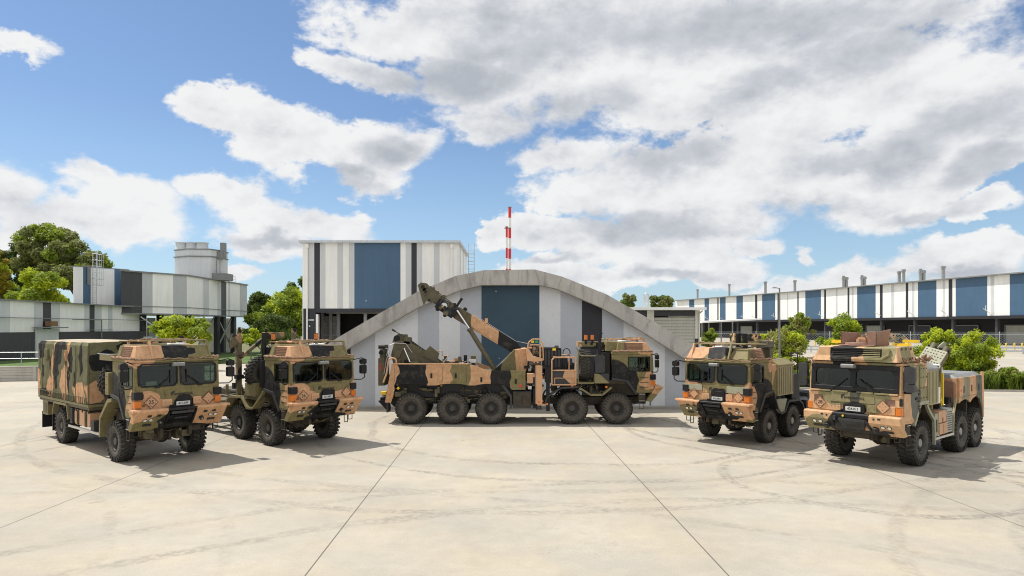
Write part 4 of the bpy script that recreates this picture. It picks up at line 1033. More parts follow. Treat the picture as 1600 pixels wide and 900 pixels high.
# mid section: stabiliser, engine pack, railed walkway, spare, exhaust
for s in (-1, 1):
    b = MB('tan_paint'); b.box(-3.40, -3.12, *sorted((s*1.02, s*1.27)), .86, 2.46); b.m('brown_paint'); b.box(-3.42, -3.38, *sorted((s*1.02, s*1.285)), .86, 2.46); b.m('tan_paint'); b.box(-3.46, -3.0, *sorted((s*1.05, s*1.24)), .80, .86)
    b.m('charcoal_paint'); b.cyl((-3.26, s*1.14, .62), (-3.26, s*1.14, .82), .13, .10, 14)
    b.m('red_paint'); b.prism([(-3.31, .92), (-3.21, .92), (-3.26, 1.0)], 'y', *sorted((s*1.272, s*1.276)))
    b.m('indicator_orange')
    for zz in (1.95, 1.45, .95): b.box(-3.12, -3.08, *sorted((s*1.2, s*1.26)), zz, zz+.06)
    b.build('stabiliser', T3, bevel=.008)
    b = MB('tan_paint'); x0, x1, z0, z1 = -2.72, -1.72, 1.66, 2.80
    y = s*1.24
    b.tube([(x0, y, z0), (x0, y, z1-.12), (x0+.1, y, z1), (x1-.05, y, z1), (x1, y, z1-.06), (x1, y, z0), (x0, y, z0)], .03, 8); b.tube([(x0, y, 2.26), (x1, y, 2.26)], .026); b.tube([(x0+.12, y, 1.94), (x1-.1, y, 1.94), (x1-.1, y, 1.70)], .018); b.tube([(x0+.12, y, 1.94), (x0+.12, y, 1.70)], .018); b.tube([(x1-.28, y, 2.26), (x1-.28, y, 2.75)], .02)
    for xx in (x0+.1, x0+.45, x1-.1): b.box(xx-.05, xx+.05, y-.04, y+.04, z1, z1+.05)
    W = b.build('walkway_rail', T3)
    p = MB('charcoal_paint'); ya, yb = sorted((s*1.19, s*1.21)); p.box(x0+.04, -2.28, ya, yb, z0+.04, 2.23); p.prism([(-2.28, z0+.04), (-1.95, z0+.04), (-2.12, z0+.2), (-2.26, 2.0), (-2.18, 2.23), (-2.28, 2.23)], 'y', ya, yb)
    p.m('tan_paint'); p.prism([(-1.95, z0+.04), (x1-.03, z0+.04), (x1-.03, 2.23), (-2.18, 2.23), (-2.26, 2.0), (-2.12, z0+.2)], 'y', ya, yb); p.m('ink_black')
    for k in range(5): p.box(x0+.1, x1-.15, *sorted((s*1.211, s*1.214)), 1.76+k*.09, 1.765+k*.09)
    p.build('kick_panel', W)
b = MB('black_paint'); b.rbox(-3.05, -2.30, -1.0, .9, 2.3, 3.18, .05); b.rbox(-3.0, -2.72, -1.2, -.3, 1.75, 2.4, .04); b.rbox(-2.3, -1.75, -.9, .9, 1.9, 2.55, .04); b.box(-2.95, -2.8, -1.18, -1.0, .55, 1.8); b.m('charcoal_paint')
for k in range(5): b.box(-3.0+k*.14, -2.93+k*.14, -1.02, -1.0, 2.4, 3.1)
b.m('yellow_paint'); b.box(-2.68, -2.54, -1.03, -.98, 3.08, 3.17); b.m('dark_olive_paint'); b.cyl((-2.48, -.6, 3.15), (-2.48, -.6, 3.28), .09, n=10); b.build('engine_pack', T3)
b = MB('black_paint')
for i in range(14):
    a, c = PI*(-.1+1.2*i/14), PI*(-.1+1.2*(i+1)/14); b.cyl((-2.07+.15*math.cos(a), -.8, 2.98+.18*math.sin(a)), (-2.07+.15*math.cos(c), -.8, 2.98+.18*math.sin(c)), .02, n=6)
b.build('hose_loop', T3)
clutter(T3, 'hydraulics', (-3.75, -3.05, -1.1, .4, 1.5, 2.55), 55, 38, ('black_paint', 'chassis_paint', 'dark_olive_paint', 'steel'))
b = MB('tan_paint'); b.box(-3.75, -3.42, -1.16, -.8, 1.72, 2.12); b.build('valve_cover', T3)
clutter(T3, 'machinery', (-2.7, -.35, -.9, .9, 1.35, 1.75), 60, 39)
clutter(T3, 'walkway_gear', (-2.6, -1.8, -1.0, -.4, 2.25, 2.7), 24, 40, ('black_paint', 'charcoal_paint'))
spare(T3, 'mud_big', -1.30, -.62, 2.46)
b = MB('olive_paint'); b.tube([(-1.62, -1.2, 3.1), (-1.62, -1.2, 1.72), (-.98, -1.2, 1.72)], .03); b.tube([(-1.68, -1.1, 3.2), (-1.5, -1.2, 2.86), (-.9, -1.2, 2.86)], .022); b.box(-1.66, -.95, -1.2, .4, 1.70, 1.76); b.build('spare_carrier', T3)
b = MB('black_paint'); b.cyl((-.70, -1.05, 2.9), (-.70, -1.05, 3.78), .065, n=12); b.bar((-.74, -1.05, 3.79), (-.56, -1.05, 3.81), .06, .03); b.m('charcoal_paint'); b.rbox(-.92, -.50, -1.24, -.85, 2.16, 2.90, .09, axis='y'); b.build('exhaust_stack', T3)
b = MB('olive_paint'); b.rbox(-.94, -.34, -1.23, -.8, 1.72, 2.12, .03); b.m('charcoal_paint'); b.prism([(-.78, 2.123), (-.335, 2.123), (-.335, 1.76), (-.45, 1.85), (-.62, 2.02)], 'y', -1.235, -1.23); b.build('side_locker', T3)
b = MB('black_paint'); b.box(-.55, -.28, -1.05, 1.1, 1.8, 3.0); b.build('cab_rear_bulkhead', T3)
b = MB('small_camo'); b.box(-1.5, -.45, -.55, .9, 3.22, 3.42); b.m('black_paint'); b.box(-1.45, -.5, -.57, -.3, 3.14, 3.2); b.m('olive_paint')
for k in range(4): b.box(-1.4+k*.24, -1.28+k*.24, -.58, -.552, 3.26, 3.38)
b.build('rear_rack', T3)
beacon(T3, -1.22, -.5, 3.53); beacon(T3, -.94, -.5, 3.53)
for s in (-1, 1):
    yoke(T3, [(-2.98, .90), (-2.88, 1.16), (-2.32, 1.52), (-1.55, 1.55)], s, 'charcoal_paint')
    yoke(T3, [(-1.62, 1.55), (-1.10, 1.22), (-.60, 1.22), (-.22, 1.54)], s, 'olive_paint')
    b = MB('indicator_orange')
    for x, z in ((-2.93, .82), (-1.88, 1.59), (-.46, 1.53)): b.box(x-.04, x+.05, *sorted((s*1.2, s*1.275)), z, z+.08)
    b.build('side_marker', T3)
clutter(T3, 'front_running_gear', (.3, 1.3, -.8, .8, .8, 1.15), 22, 32, ('chassis_paint', 'dark_olive_paint'))

# ------------------------------------------------------------------ truck five: armoured cab recovery truck
T5 = thing('armoured_truck', 'rightmost camouflage truck, number 28, with brown shields on its armoured cab roof', 'military truck', (11.16, 20.08, 0), R(219), 'camouflage army trucks lined up on the concrete')
for x in (0, -3.42, -4.84):
    for s in (-1, 1): wheel(T5, 'mud_big_grey', x, s*1.06)
underbody(T5, (0, -3.42, -4.84), -5.6, 1.35, .67)
AC = 'armoured_camo'
b = MB(AC)
b.prism([(-.30, 2.15), (-.30, 1.85), (.15, 1.85), (.45, 1.40), (.75, 1.30), (1.50, 1.34), (1.57, 1.56), (1.57, 2.12), (1.50, 2.17)], 'y', -1.29, 1.29)
b.box(-.30, -.18, -1.29, 1.29, 2.15, 2.95)
for s in (-1, 1):
    b.box(-.18, .62, *sorted((s*1.29, s*1.20)), 2.15, 2.95); b.box(.62, 1.36, *sorted((s*1.29, s*1.20)), 2.80, 2.95); b.box(.62, 1.36, *sorted((s*1.29, s*1.20)), 2.15, 2.28)
    b.prism([(1.36, 2.15), (1.545, 2.15), (1.49, 2.95), (1.36, 2.95)], 'y', *sorted((s*1.29, s*1.22)))
b.box(-.32, 1.46, -1.30, 1.30, 2.95, 3.03)
C5 = b.build('cab', T5, bevel=.015)
# black windscreen surround
xa = lambda z: 1.552-(z-2.2)*.062
f = MB('black_paint')
def fr(ya, yb, za, zb): f.hexa([(xa(za)-.10, ya, za), (xa(za)+.012, ya, za), (xa(za)+.012, yb, za), (xa(za)-.10, yb, za), (xa(zb)-.10, ya, zb), (xa(zb)+.012, ya, zb), (xa(zb)+.012, yb, zb), (xa(zb)-.10, yb, zb)])
fr(-1.24, 1.24, 2.19, 2.32); fr(-1.24, 1.24, 2.82, 2.95); fr(-1.24, -1.10, 2.32, 2.82); fr(1.10, 1.24, 2.32, 2.82); fr(-.07, .07, 2.32, 2.82)
for y, sy in ((-1.10, 1), (-.07, -1), (.07, 1), (1.10, -1)):
    for z, sz in ((2.32, 1), (2.82, -1)): f.prism([(y, z), (y+sy*.09, z), (y, z+sz*.09)], 'x', xa(z)-.02, xa(z)+.006)
f.m('charcoal_paint')
for y in np.arange(-1.15, 1.2, .23):
    for z in (2.25, 2.89): f.cyl((xa(z)+.01, y, z), (xa(z)+.022, y, z), .014, n=6)
WF = f.build('windscreen_frame', C5, bevel=.012)
for ya, yb in ((-1.10, -.07), (.07, 1.10)):
    g = MB('armoured_glass'); g.hexa([(1.50, ya, 2.32), (1.515, ya, 2.32), (1.515, yb, 2.32), (1.50, yb, 2.32), (1.47, ya, 2.82), (1.485, ya, 2.82), (1.485, yb, 2.82), (1.47, yb, 2.82)]); g.build('windscreen', C5)
for s in (-1, 1):
    g = MB('armoured_glass'); g.box(.64, 1.34, *sorted((s*1.235, s*1.245)), 2.29, 2.79); w = g.build('side_window', C5)
    r = MB('black_paint')
    for a, c in (((.62, 2.28), (1.36, 2.28)), ((1.36, 2.28), (1.36, 2.80)), ((1.36, 2.80), (.62, 2.80)), ((.62, 2.80), (.62, 2.28))): r.bar((a[0], s*1.295, a[1]), (c[0], s*1.295, c[1]), .07, .03, (0, 1, 0))
    r.build('window_frame', w)
    d = MB(AC); d.prism([(.30, 1.80), (.50, 1.42), (1.40, 1.42), (1.40, 2.20), (.30, 2.20)], 'y', *sorted((s*1.291, s*1.315))); D = d.build('door', C5)
    d = MB('black_paint'); d.box(.42, .62, *sorted((s*1.315, s*1.345)), 1.98, 2.04); d.box(.30, .40, *sorted((s*1.315, s*1.345)), 1.60, 1.72); d.build('handle', D)
    a = MB(AC); a.box(-.28, .26, *sorted((s*1.291, s*1.318)), 1.90, 2.92)
    a.m('ink_black')
    for x in (-.22, .0, .2):
        for z in (2.0, 2.3, 2.6, 2.85): a.cyl((x, s*1.318, z), (x, s*1.33, z), .02, n=6)
    for x, z in ((.36, 2.1), (.4, 1.9), (.34, 1.75)): a.box(x-.05, x+.04, *sorted((s*1.318, s*1.34)), z, z+.05)
    a.build('armour_panel', C5)
    l = MB('indicator_orange'); l.rbox(1.46, 1.61, *sorted((s*1.16, s*1.325)), 1.60, 1.80, .03, axis='z'); l.build('indicator', C5)
    l = MB('black_paint'); l.box(1.50, 1.60, *sorted((s*1.26, s*1.33)), 1.86, 2.06); l.build('marker_lamp', C5)
    f = MB('sage_paint'); f.prism([(-.40, 1.80), (.18, 1.80), (.62, 1.22), (.70, 1.26), (.26, 1.90), (-.40, 1.90)], 'y', *sorted((s*1.24, s*1.33))); f.m('chassis_paint'); f.prism([(-.40, 1.80), (.18, 1.80), (.62, 1.22), (.66, 1.26), (.24, 1.86), (-.40, 1.86)], 'y', *sorted((s*.9, s*1.238))); f.build('wheel_arch', C5)
    st = MB('chassis_paint'); st.box(.80, 1.1, *sorted((s*.98, s*1.25)), 1.0, 1.32); st.m('steel')
    for z in (.98, 1.26): st.box(.82, 1.08, *sorted((s*1.0, s*1.28)), z, z+.02)
    st.m('chassis_paint'); st.tube([(1.06, s*1.25, 1.0), (1.06, s*1.25, .70), (.84, s*1.25, .70), (.84, s*1.25, 1.0)], .016); st.build('step', C5)
    # mirror: tall rounded black head with smaller one below
    m = MB('black_plastic'); m.tube([(1.30, s*1.28, 2.95), (1.45, s*1.46, 2.98), (1.50, s*1.50, 2.85)], .022); m.tube([(1.35, s*1.28, 2.22), (1.5, s*1.52, 2.24)], .03); M5 = m.build('mirror_arm', T5)
    m = MB('charcoal_paint'); m.rbox(1.42, 1.56, s*1.50-.13, s*1.50+.13, 2.50, 2.96, .06, axis='x'); m.build('mirror', M5)
    m = MB('charcoal_paint'); m.rbox(1.42, 1.58, s*1.50-.13, s*1.50+.13, 2.26, 2.48, .06, axis='x'); m.build('mirror', M5)
n = MB(AC)
n.box(1.57, 1.60, -1.28, -.62, 1.60, 1.80); n.box(1.57, 1.60, .60, 1.15, 1.60, 1.82); n.box(1.571, 1.61, -.62, .62, 1.86, 2.14)
n.prism([(-1.28, 2.12), (-1.28, 1.80), (-1.12, 1.80), (-1.12, 2.02), (-.84, 2.02), (-.84, 1.80), (-.62, 1.80), (-.62, 2.12)], 'x', 1.571, 1.60)
n.prism([(1.28, 2.12), (1.28, 1.82), (1.16, 1.82), (1.16, 2.02), (.90, 2.02), (.90, 1.82), (.62, 1.82), (.62, 2.12)], 'x', 1.571, 1.60)
for ya, yb in ((-1.25, -.62), (-.56, -.14), (.12, .58), (.62, 1.22)): n.box(1.50, 1.63, ya, yb, 2.145, 2.185)
n.m('brown_paint'); n.box(1.572, 1.576, -1.11, -.85, 1.86, 2.015); n.box(1.572, 1.576, .91, 1.15, 1.86, 2.015)
n.m(AC); n.rbox(1.60, 1.635, -.66, -.32, 1.60, 1.80, .03, axis='x'); n.rbox(1.60, 1.635, .42, .68, 1.62, 1.84, .03, axis='x')
n.m('black_paint'); n.rbox(1.575, 1.64, -.24, .36, 1.58, 1.82, .05, axis='x'); n.prism([(-.1, 1.82), (.26, 1.82), (.16, 1.90), (0, 1.90)], 'x', 1.612, 1.63)
n.m('ink_brown')
for y in (-.58, -.48, -.38, .47, .62): n.cyl((1.63, y, 1.72), (1.642, y, 1.72), .013, n=6)
n.build('nose_panel', C5, bevel=.006)
logo(C5, 1.612, -.30, 2.03, .60)
diamond(C5, 1.605, -.93, 1.80, .18, '28'); diamond(C5, 1.605, .84, 1.80, .19)
plate(C5, 1.642, .04, 1.68, '424-013', .42, .125)
wipers(C5, [((1.57, -.62, 2.20), (1.545, -.30, 2.45), (0, .12, .10)), ((1.57, .66, 2.20), (1.545, .30, 2.45), (0, -.12, .10))])
c = MB('gas_grey'); c.rbox(1.50, 1.72, -.28, .08, 2.86, 2.98, .04, axis='y'); c.m('black_plastic'); c.box(1.50, 1.66, -.16, .0, 2.98, 3.04); c.build('camera_housing', C5)
seats(C5)
# bumper
b = MB(AC); z0 = 0
prof = [(1.25, 1.0), (1.50, .98), (1.78, 1.34), (1.78, 1.53), (1.74, 1.56), (1.45, 1.56), (1.45, 1.2)]
b.prism(prof, 'y', -1.36, -.50); b.prism(prof, 'y', .52, 1.36); b.prism([(1.25, 1.0), (1.50, .98), (1.62, 1.14), (1.62, 1.5), (1.45, 1.5)], 'y', -.50, .52)
b.m('black_paint'); b.prism([(1.62, 1.40), (1.78, 1.42), (1.78, 1.53), (1.74, 1.56), (1.62, 1.56)], 'y', -.50, .52)
B5 = b.build('bumper', T5, bevel=.012)
w = MB('charcoal_paint'); w.box(1.62, 1.84, -.30, .44, 1.34, 1.41); w.hexa([(1.55, -.22, 1.10), (1.66, -.22, 1.10), (1.66, .36, 1.10), (1.55, .36, 1.10), (1.70, -.30, 1.34), (1.82, -.30, 1.34), (1.82, .44, 1.34), (1.70, .44, 1.34)])
w.m('ink_black'); w.hexa([(1.60, -.10, 1.14), (1.69, -.10, 1.14), (1.69, .26, 1.14), (1.60, .26, 1.14), (1.68, -.14, 1.24), (1.76, -.14, 1.24), (1.76, .30, 1.24), (1.68, .30, 1.24)])
w.m('charcoal_paint'); w.bar((1.80, .44, 1.38), (1.60, .58, 1.04), .06, .06); w.bar((1.80, -.42, 1.46), (1.80, -.42, 1.34), .08, .08); w.m('steel'); w.cyl((1.78, -.42, 1.36), (1.82, -.42, 1.36), .03); w.m('yellow_paint'); w.cyl((1.79, -.18, 1.475), (1.81, -.18, 1.475), .03)
w.build('winch', B5)
for s in (-1, 1):
    for k in (.88, 1.05):
        l = MB('black_paint'); nn = Vector((.79, 0, -.61)); p = Vector((1.70, s*k, 1.24)); l.cyl(p-nn*.02, p+nn*.01, .065, n=12); l.m('lamp_glass'); l.cyl(p, p+nn*.018, .05, n=12); l.build('fog_lamp', B5)
    l = MB('ink_black')
    for x, z, a, c in ((1.60, 1.105, .84, 1.12),): l.hexa([(x-.025, s*a, z-.03), (x+.006, s*a, z-.035), (x+.006, s*c, z-.035), (x-.025, s*c, z-.03), (x+.02, s*a, z+.03), (x+.055, s*a, z+.025), (x+.055, s*c, z+.025), (x+.02, s*c, z+.03)])
    l.cyl((1.62, s*.68, 1.19), (1.73, s*.68, 1.11), .09, n=12); l.cyl((1.74, s*.66, 1.45), (1.785, s*.66, 1.45), .03); l.box(1.75, 1.785, s*.80-.04, s*.80+.04, 1.44, 1.49)
    l.m('charcoal_paint'); l.cyl((1.66, s*.68, 1.17), (1.76, s*.68, 1.10), .04, n=10); l.m('chassis_paint'); l.tube([(1.45, s*1.22, 1.0), (1.45, s*1.22, .84), (1.45, s*1.08, .84), (1.45, s*1.08, 1.0)], .013)
    l.build('tow_fitting', B5)
# roof cooling unit with a long louvre
b = MB(AC)
b.hexa([(.30, -1.15, 3.03), (1.62, -1.18, 3.06), (1.62, 1.22, 3.06), (.30, 1.22, 3.03), (.40, -1.05, 3.50), (1.46, -1.02, 3.48), (1.46, 1.14, 3.48), (.40, 1.16, 3.52)])
b.prism([(-1.05, 3.10), (-.62, 3.22), (-.62, 3.47), (-1.0, 3.47)], 'x', 1.49, 1.56)
b.box(1.50, 1.60, -.66, .80, 3.425, 3.465); b.prism([(-.66, 3.11), (.80, 3.11), (1.0, 3.25), (1.0, 3.31), (.78, 3.19), (-.6, 3.19)], 'x', 1.52, 1.64); b.prism([(.80, 3.19), (1.0, 3.31), (1.0, 3.45), (.80, 3.45)], 'x', 1.50, 1.59)
b.m('black_paint'); b.box(1.50, 1.60, -.85, .15, 3.04, 3.10)
RU = b.build('roof_unit', T5, bevel=.012)
l = MB('ink_black'); l.hexa([(1.50, -.62, 3.20), (1.585, -.62, 3.20), (1.585, .78, 3.20), (1.50, .78, 3.20), (1.48, -.62, 3.42), (1.49, -.62, 3.42), (1.49, .78, 3.42), (1.48, .78, 3.42)])
l.m(AC)
for k in range(4):
    z = 3.215+k*.055; x = 1.595-(z-3.2)*.35; l.prism([(x, z), (x+.04, z-.012), (x+.04, z+.004), (x, z+.016)], 'y', -.60, .76)
l.build('louvre', RU)
l = MB('ink_black')
for x, z in ((.6, 3.4), (.95, 3.4), (1.25, 3.4), (.5, 3.12), (1.2, 3.12)): l.box(x, x+.03, 1.19, 1.215, z, z+.07)
l.build('tie_down', RU)
# gun ring: brown shields either side of an open hatch
b = MB('brown_paint'); b.lathe([(.60, 3.50), (.60, 3.62), (.54, 3.62), (.54, 3.50)], (.75, -.08, 0), 'z', 24); b.box(.15, 1.3, -.72, .62, 3.50, 3.54)
b.hexa([(1.15, -.66, 3.54), (1.19, -.68, 3.54), (.78, -.74, 3.54), (.74, -.70, 3.54), (1.15, -.66, 3.98), (1.19, -.68, 3.98), (.78, -.74, 3.90), (.74, -.70, 3.92)])
b.box(1.17, 1.20, -.70, -.02, 3.54, 3.98) if False else b.hexa([(1.14, -.66, 3.54), (1.18, -.66, 3.54), (.76, -.10, 3.54), (.72, -.10, 3.54), (1.14, -.66, 3.97), (1.18, -.66, 3.97), (.86, -.10, 3.93), (.82, -.10, 3.93)])
b.rbox(1.10, 1.20, .34, .64, 3.50, 3.97, .04, axis='x'); b.hexa([(1.1, .64, 3.5), (1.14, .66, 3.5), (.42, .74, 3.5), (.40, .70, 3.5), (1.1, .66, 3.97), (1.14, .68, 3.97), (.42, .84, 4.05), (.40, .80, 4.05)])
b.box(.3, .36, -.5, .5, 3.6, 3.8)
G5 = b.build('gun_ring', T5, bevel=.01)
G5.scale = (.85, .76, .90); G5.location = (.1, -.03, .35)
clutter(G5, 'ring_fittings', (.55, 1.1, -.55, .35, 3.58, 3.68), 34, 51, ('brown_paint', 'tan_paint', 'net_fabric'))
b = MB('yellow_paint'); b.box(.5, .62, -1.05, -.72, 3.56, 3.66); b.box(.0, .12, .80, 1.22, 3.60, 3.68); b.box(.3, .38, .6, 1.1, 3.52, 3.58); b.tube([(.06, .95, 3.5), (.06, .95, 3.62)], .02); b.box(.6, .66, .85, 1.15, 3.50, 3.56); b.build('hatch_rail', T5)
n = MB('net_fabric'); rr = random.Random(9)
for i in range(60):
    p = Vector((rr.uniform(-.9, 1.4), 1.22+rr.uniform(-.14, .10), 3.06+rr.uniform(-.02, .10))); q = p+Vector((rr.uniform(-.2, .2), rr.uniform(-.1, .1), rr.uniform(-.06, .10))); n.cyl(p, q, rr.uniform(.02, .045), rr.uniform(.01, .03), 6)
for i in range(40):
    p = Vector((rr.uniform(.9, 1.58), -1.18+rr.uniform(-.12, .12), 3.03+rr.uniform(0, .10))); q = p+Vector((rr.uniform(-.2, .2), rr.uniform(-.1, .1), rr.uniform(-.03, .08))); n.cyl(p, q, rr.uniform(.02, .04), rr.uniform(.01, .03), 6)
n.build('net_roll', T5)
grille_pack(T5, -1.42, -.44, 1.72, 2.76, 2.98, 1, 'grille_khaki', 'gas_grey')
b = MB('olive_tan_camo'); b.box(-1.40, -.32, -1.25, .54, 1.6, 2.85); b.build('engine_bay', T5, bevel=.01)
for s in (-1, 1):
    b = MB('sage_paint'); b.prism([(-.36, 1.80), (-.62, 1.58), (-1.0, 1.28), (-1.02, .52), (-.94, .52), (-.92, 1.24), (-.55, 1.50), (-.34, 1.72)], 'y', *sorted((s*1.23, s*1.30))); b.m('chassis_paint'); b.prism([(-.36, 1.80), (-.62, 1.58), (-1.0, 1.28), (-1.02, .60), (-.94, .60), (-.92, 1.24), (-.55, 1.50), (-.34, 1.72)], 'y', *sorted((s*.8, s*1.228))); b.build('mudguard', T5)
    b = MB('sage_paint'); b.box(-1.42, -1.12, *sorted((s*.8, s*1.24)), .74, 1.42); b.m('ink_black'); b.box(-1.31, -1.24, *sorted((s*1.24, s*1.25)), .86, 1.24); b.build('tool_box', T5)
    b = MB('tan_paint'); b.box(-2.10, -1.46, *sorted((s*.8, s*1.24)), 1.12, 1.46); b.box(-2.12, -1.46, *sorted((s*.8, s*1.26)), .76, 1.09); b.m('brown_paint'); b.box(-1.82, -1.74, *sorted((s*1.24, s*1.25)), 1.14, 1.26); b.box(-1.80, -1.79, *sorted((s*1.26, s*1.265)), .78, 1.07); b.build('tool_box', T5)
    b = MB('grey_plate'); b.box(-2.62, -2.16, *sorted((s*.8, s*1.24)), .76, 1.50); b.m('ink_black')
    for k in range(9): b.box(-2.58, -2.20, *sorted((s*1.24, s*1.245)), .82+k*.07, .845+k*.07)
    b.build('battery_vent', T5)
    b = MB('steel'); b.box(-2.7, -1.0, *sorted((s*1.18, s*1.27)), .64, .71); b.m('grille_khaki'); b.bar((-2.66, s*1.24, .62), (-2.72, s*1.24, 1.30), .05, .08); b.bar((-2.72, s*1.24, 1.30), (-2.95, s*1.24, 1.78), .05, .08); b.build('side_step', T5)
    # rear body side with arches
    z1 = 2.42
    pts = [(-3.18, z1), (-3.18, 1.58), (-2.75-.55, 1.50)]
    low = [(-3.3, 1.50)]
    for cx in (-3.60, -4.84):
        for i in range(6):
            a = R(50+(100 if cx < -4 else 70)*i/5); low.append((cx-.78*math.cos(PI-a) if False else cx+.74*math.cos(a), .98+.74*math.sin(a)))
    poly = [(-3.18, z1), (-3.18, 1.60)]+[(-3.40, 1.66), (-3.8, 1.70), (-4.1, 1.62), (-4.25, 1.56), (-4.45, 1.66), (-4.84, 1.74), (-5.2, 1.62), (-5.42, 1.30), (-5.50, .95)]+[(-5.66, .95), (-5.66, z1+.1), (-5.45, z1+.1), (-5.45, z1)]
    b = MB('tray_camo'); b.prism(poly, 'y', *sorted((s*1.20, s*1.26))); S5 = b.build('body_side', T5)
    for xa_, xb_ in ((-3.95, -3.22), (-4.70, -3.97), (-5.42, -4.72)):
        d = MB('tray_camo'); d.box(xa_, xb_, *sorted((s*1.261, s*1.272)), 1.80, 2.36); d.m('ink_black'); d.box(xa_-.008, xa_, *sorted((s*1.26, s*1.27)), 1.8, 2.36); d.box(xa_, xb_, *sorted((s*1.26, s*1.268)), 1.788, 1.80); d.m('black_paint'); xm = (xa_+xb_)/2; d.box(xm-.03, xm+.03, *sorted((s*1.272, s*1.285)), 1.92, 2.14); d.build('locker_door', S5)
    d = MB('red_paint'); d.cyl((-3.32, s*1.273, 2.0), (-3.32, s*1.277, 2.0), .045, n=10); d.build('marker', S5)
    d = MB('brown_paint'); d.box(-5.64, -5.60, *sorted((s*.85, s*1.2)), .5, 1.0); d.build('mudflap', T5)
b = MB('chassis_paint'); b.box(-5.50, -2.95, -.84, .84, 1.0, 1.70); b.box(-5.5, -5.44, -1.2, 1.2, 1.0, 1.72); b.box(-4.28, -4.22, -1.15, 1.15, 1.1, 1.70); b.m('tray_camo'); b.box(-5.45, -3.10, -1.2, 1.2, 1.72, 2.40); b.m('gas_grey'); b.hexa([(-5.5, -1.2, 2.40), (-3.12, -1.2, 2.40), (-3.12, 1.22, 2.40), (-5.5, 1.22, 2.40), (-5.45, -1.0, 2.52), (-3.2, -1.0, 2.50), (-3.2, 1.05, 2.50), (-5.45, 1.05, 2.52)]); b.m('brown_paint'); b.box(-3.10, -3.02, .2, 1.15, 1.6, 2.3); b.build('rear_body', T5)
# folded loader crane behind the cab
b = MB('grille_khaki'); b.box(-2.1, -1.6, -.3, .5, 1.4, 2.8); b.bar((-1.65, .95, 1.5), (-1.65, .95, 2.85), .10, .10); b.bar((-2.45, .95, 1.5), (-2.45, .95, 2.75), .08, .10); b.bar((-1.5, .95, 2.86), (-2.5, .95, 2.78), .10, .08)
b.m('black_paint'); b.bar((-1.95, 1.0, 1.5), (-1.95, 1.0, 3.0), .14, .14); b.m('yellow_paint'); b.bar((-2.20, 1.1, 1.6), (-2.20, 1.1, 2.6), .06, .06); b.m('chrome_rod'); b.cyl((-1.8, 1.12, 1.7), (-1.8, 1.12, 2.2), .05); b.cyl((-1.65, .6, 2.86), (-1.65, 1.2, 2.86), .06)
b.m('dark_olive_paint'); b.bar((-2.3, .7, 2.96), (-3.9, .5, 2.98), .22, .20); b.box(-3.5, -3.35, .36, .68, 2.82, 3.18); b.box(-3.78, -3.64, .36, .68, 2.86, 3.14); b.bar((-3.2, .5, 2.9), (-3.2, .5, 2.4), .12, .12); b.build('crane_post', T5)
# perforated stowage tray tilted on the frame
c0 = Vector((-2.0, .88, 3.14)); uu = Vector((.04, .31, -.085)); vv = Vector((-.17, .07, .215)); nn = uu.cross(vv).normalized()
if nn.x < 0: nn = -nn
b = MB('sage_paint')
def slab(b, t0, t1, k=1.0):
    q = [c0-uu*k-vv*k, c0+uu*k-vv*k, c0+uu*k+vv*k, c0-uu*k+vv*k]; b.hexa([p+nn*t0 for p in q]+[p+nn*t1 for p in q])
slab(b, -.03, .02); b.m('dark_olive_paint'); slab(b, -.22, -.031, .97); b.m('ink_black')
for i in range(7):
    for j in range(5):
        if (i*2+j) % 7 != 6: p = c0+uu*(-.8+i*.265)+vv*(-.75+j*.37); b.cyl(p+nn*.018, p+nn*.024, .024, n=6)
TR = b.build('stowage_tray', T5)
b = MB('dark_olive_paint')
for k in (-.55, .62): p = c0+vv*1.25+uu*k; b.cyl(p-vv*.3-nn*.12, p+vv*.55-nn*.1, .11, n=14)
b.m('sage_paint'); p = c0+vv*1.3; b.bar(p-uu*.1-nn*.1, p+uu*.25+vv*.9-nn*.05, .15, .10); b.m('black_paint'); b.bar(p-uu*1.0-nn*.1, p+uu*1.0-nn*.1, .10, .12); b.build('fender_rollers', TR)
b = MB('charcoal_paint'); b.prism([(-.45, 3.05), (-.10, 3.05), (.1, 3.35), (-.30, 3.15)], 'x', -1.35, -.9); b.m('grey_plate'); b.hexa([(-1.3, -.1, 3.0), (-.8, -.1, 3.0), (-.8, .3, 3.3), (-1.3, .3, 3.3), (-1.3, -.14, 3.03), (-.8, -.14, 3.03), (-.8, .26, 3.33), (-1.3, .26, 3.33)]); b.build('splash_shield', T5)
clutter(T5, 'hydraulics', (-2.9, -1.5, -.9, 1.15, 1.40, 1.95), 90, 61, ('black_paint', 'chassis_paint', 'steel', 'dark_olive_paint'))
clutter(T5, 'machinery', (-3.0, -1.6, -.8, .8, 1.9, 2.6), 40, 62)
clutter(T5, 'front_running_gear', (.3, 1.3, -.8, .8, .75, 1.1), 22, 63, ('chassis_paint', 'dark_olive_paint'))
# ------------------------------------------------------------------ ground
def sheet(name, pts, z, mat, kind='structure'):
    b = MB(mat); b.add([(x, y, z) for x, y in pts], [list(range(len(pts)))]); return tag(b.build(name), kind=kind)
sheet('ground', [(-1500, -60), (1500, -60), (1500, 2500), (-1500, 2500)], -.02, 'rough_grass')
sheet('concrete_apron', [(-60, -20), (260, -20), (260, 330), (30, 330), (-18, 130), (-26, 74), (-60, 66)], 0, 'hardstand')
sheet('lawn', [(-45, 70), (-27, 75), (-30, 112), (-50, 112)], .03, 'lawn')
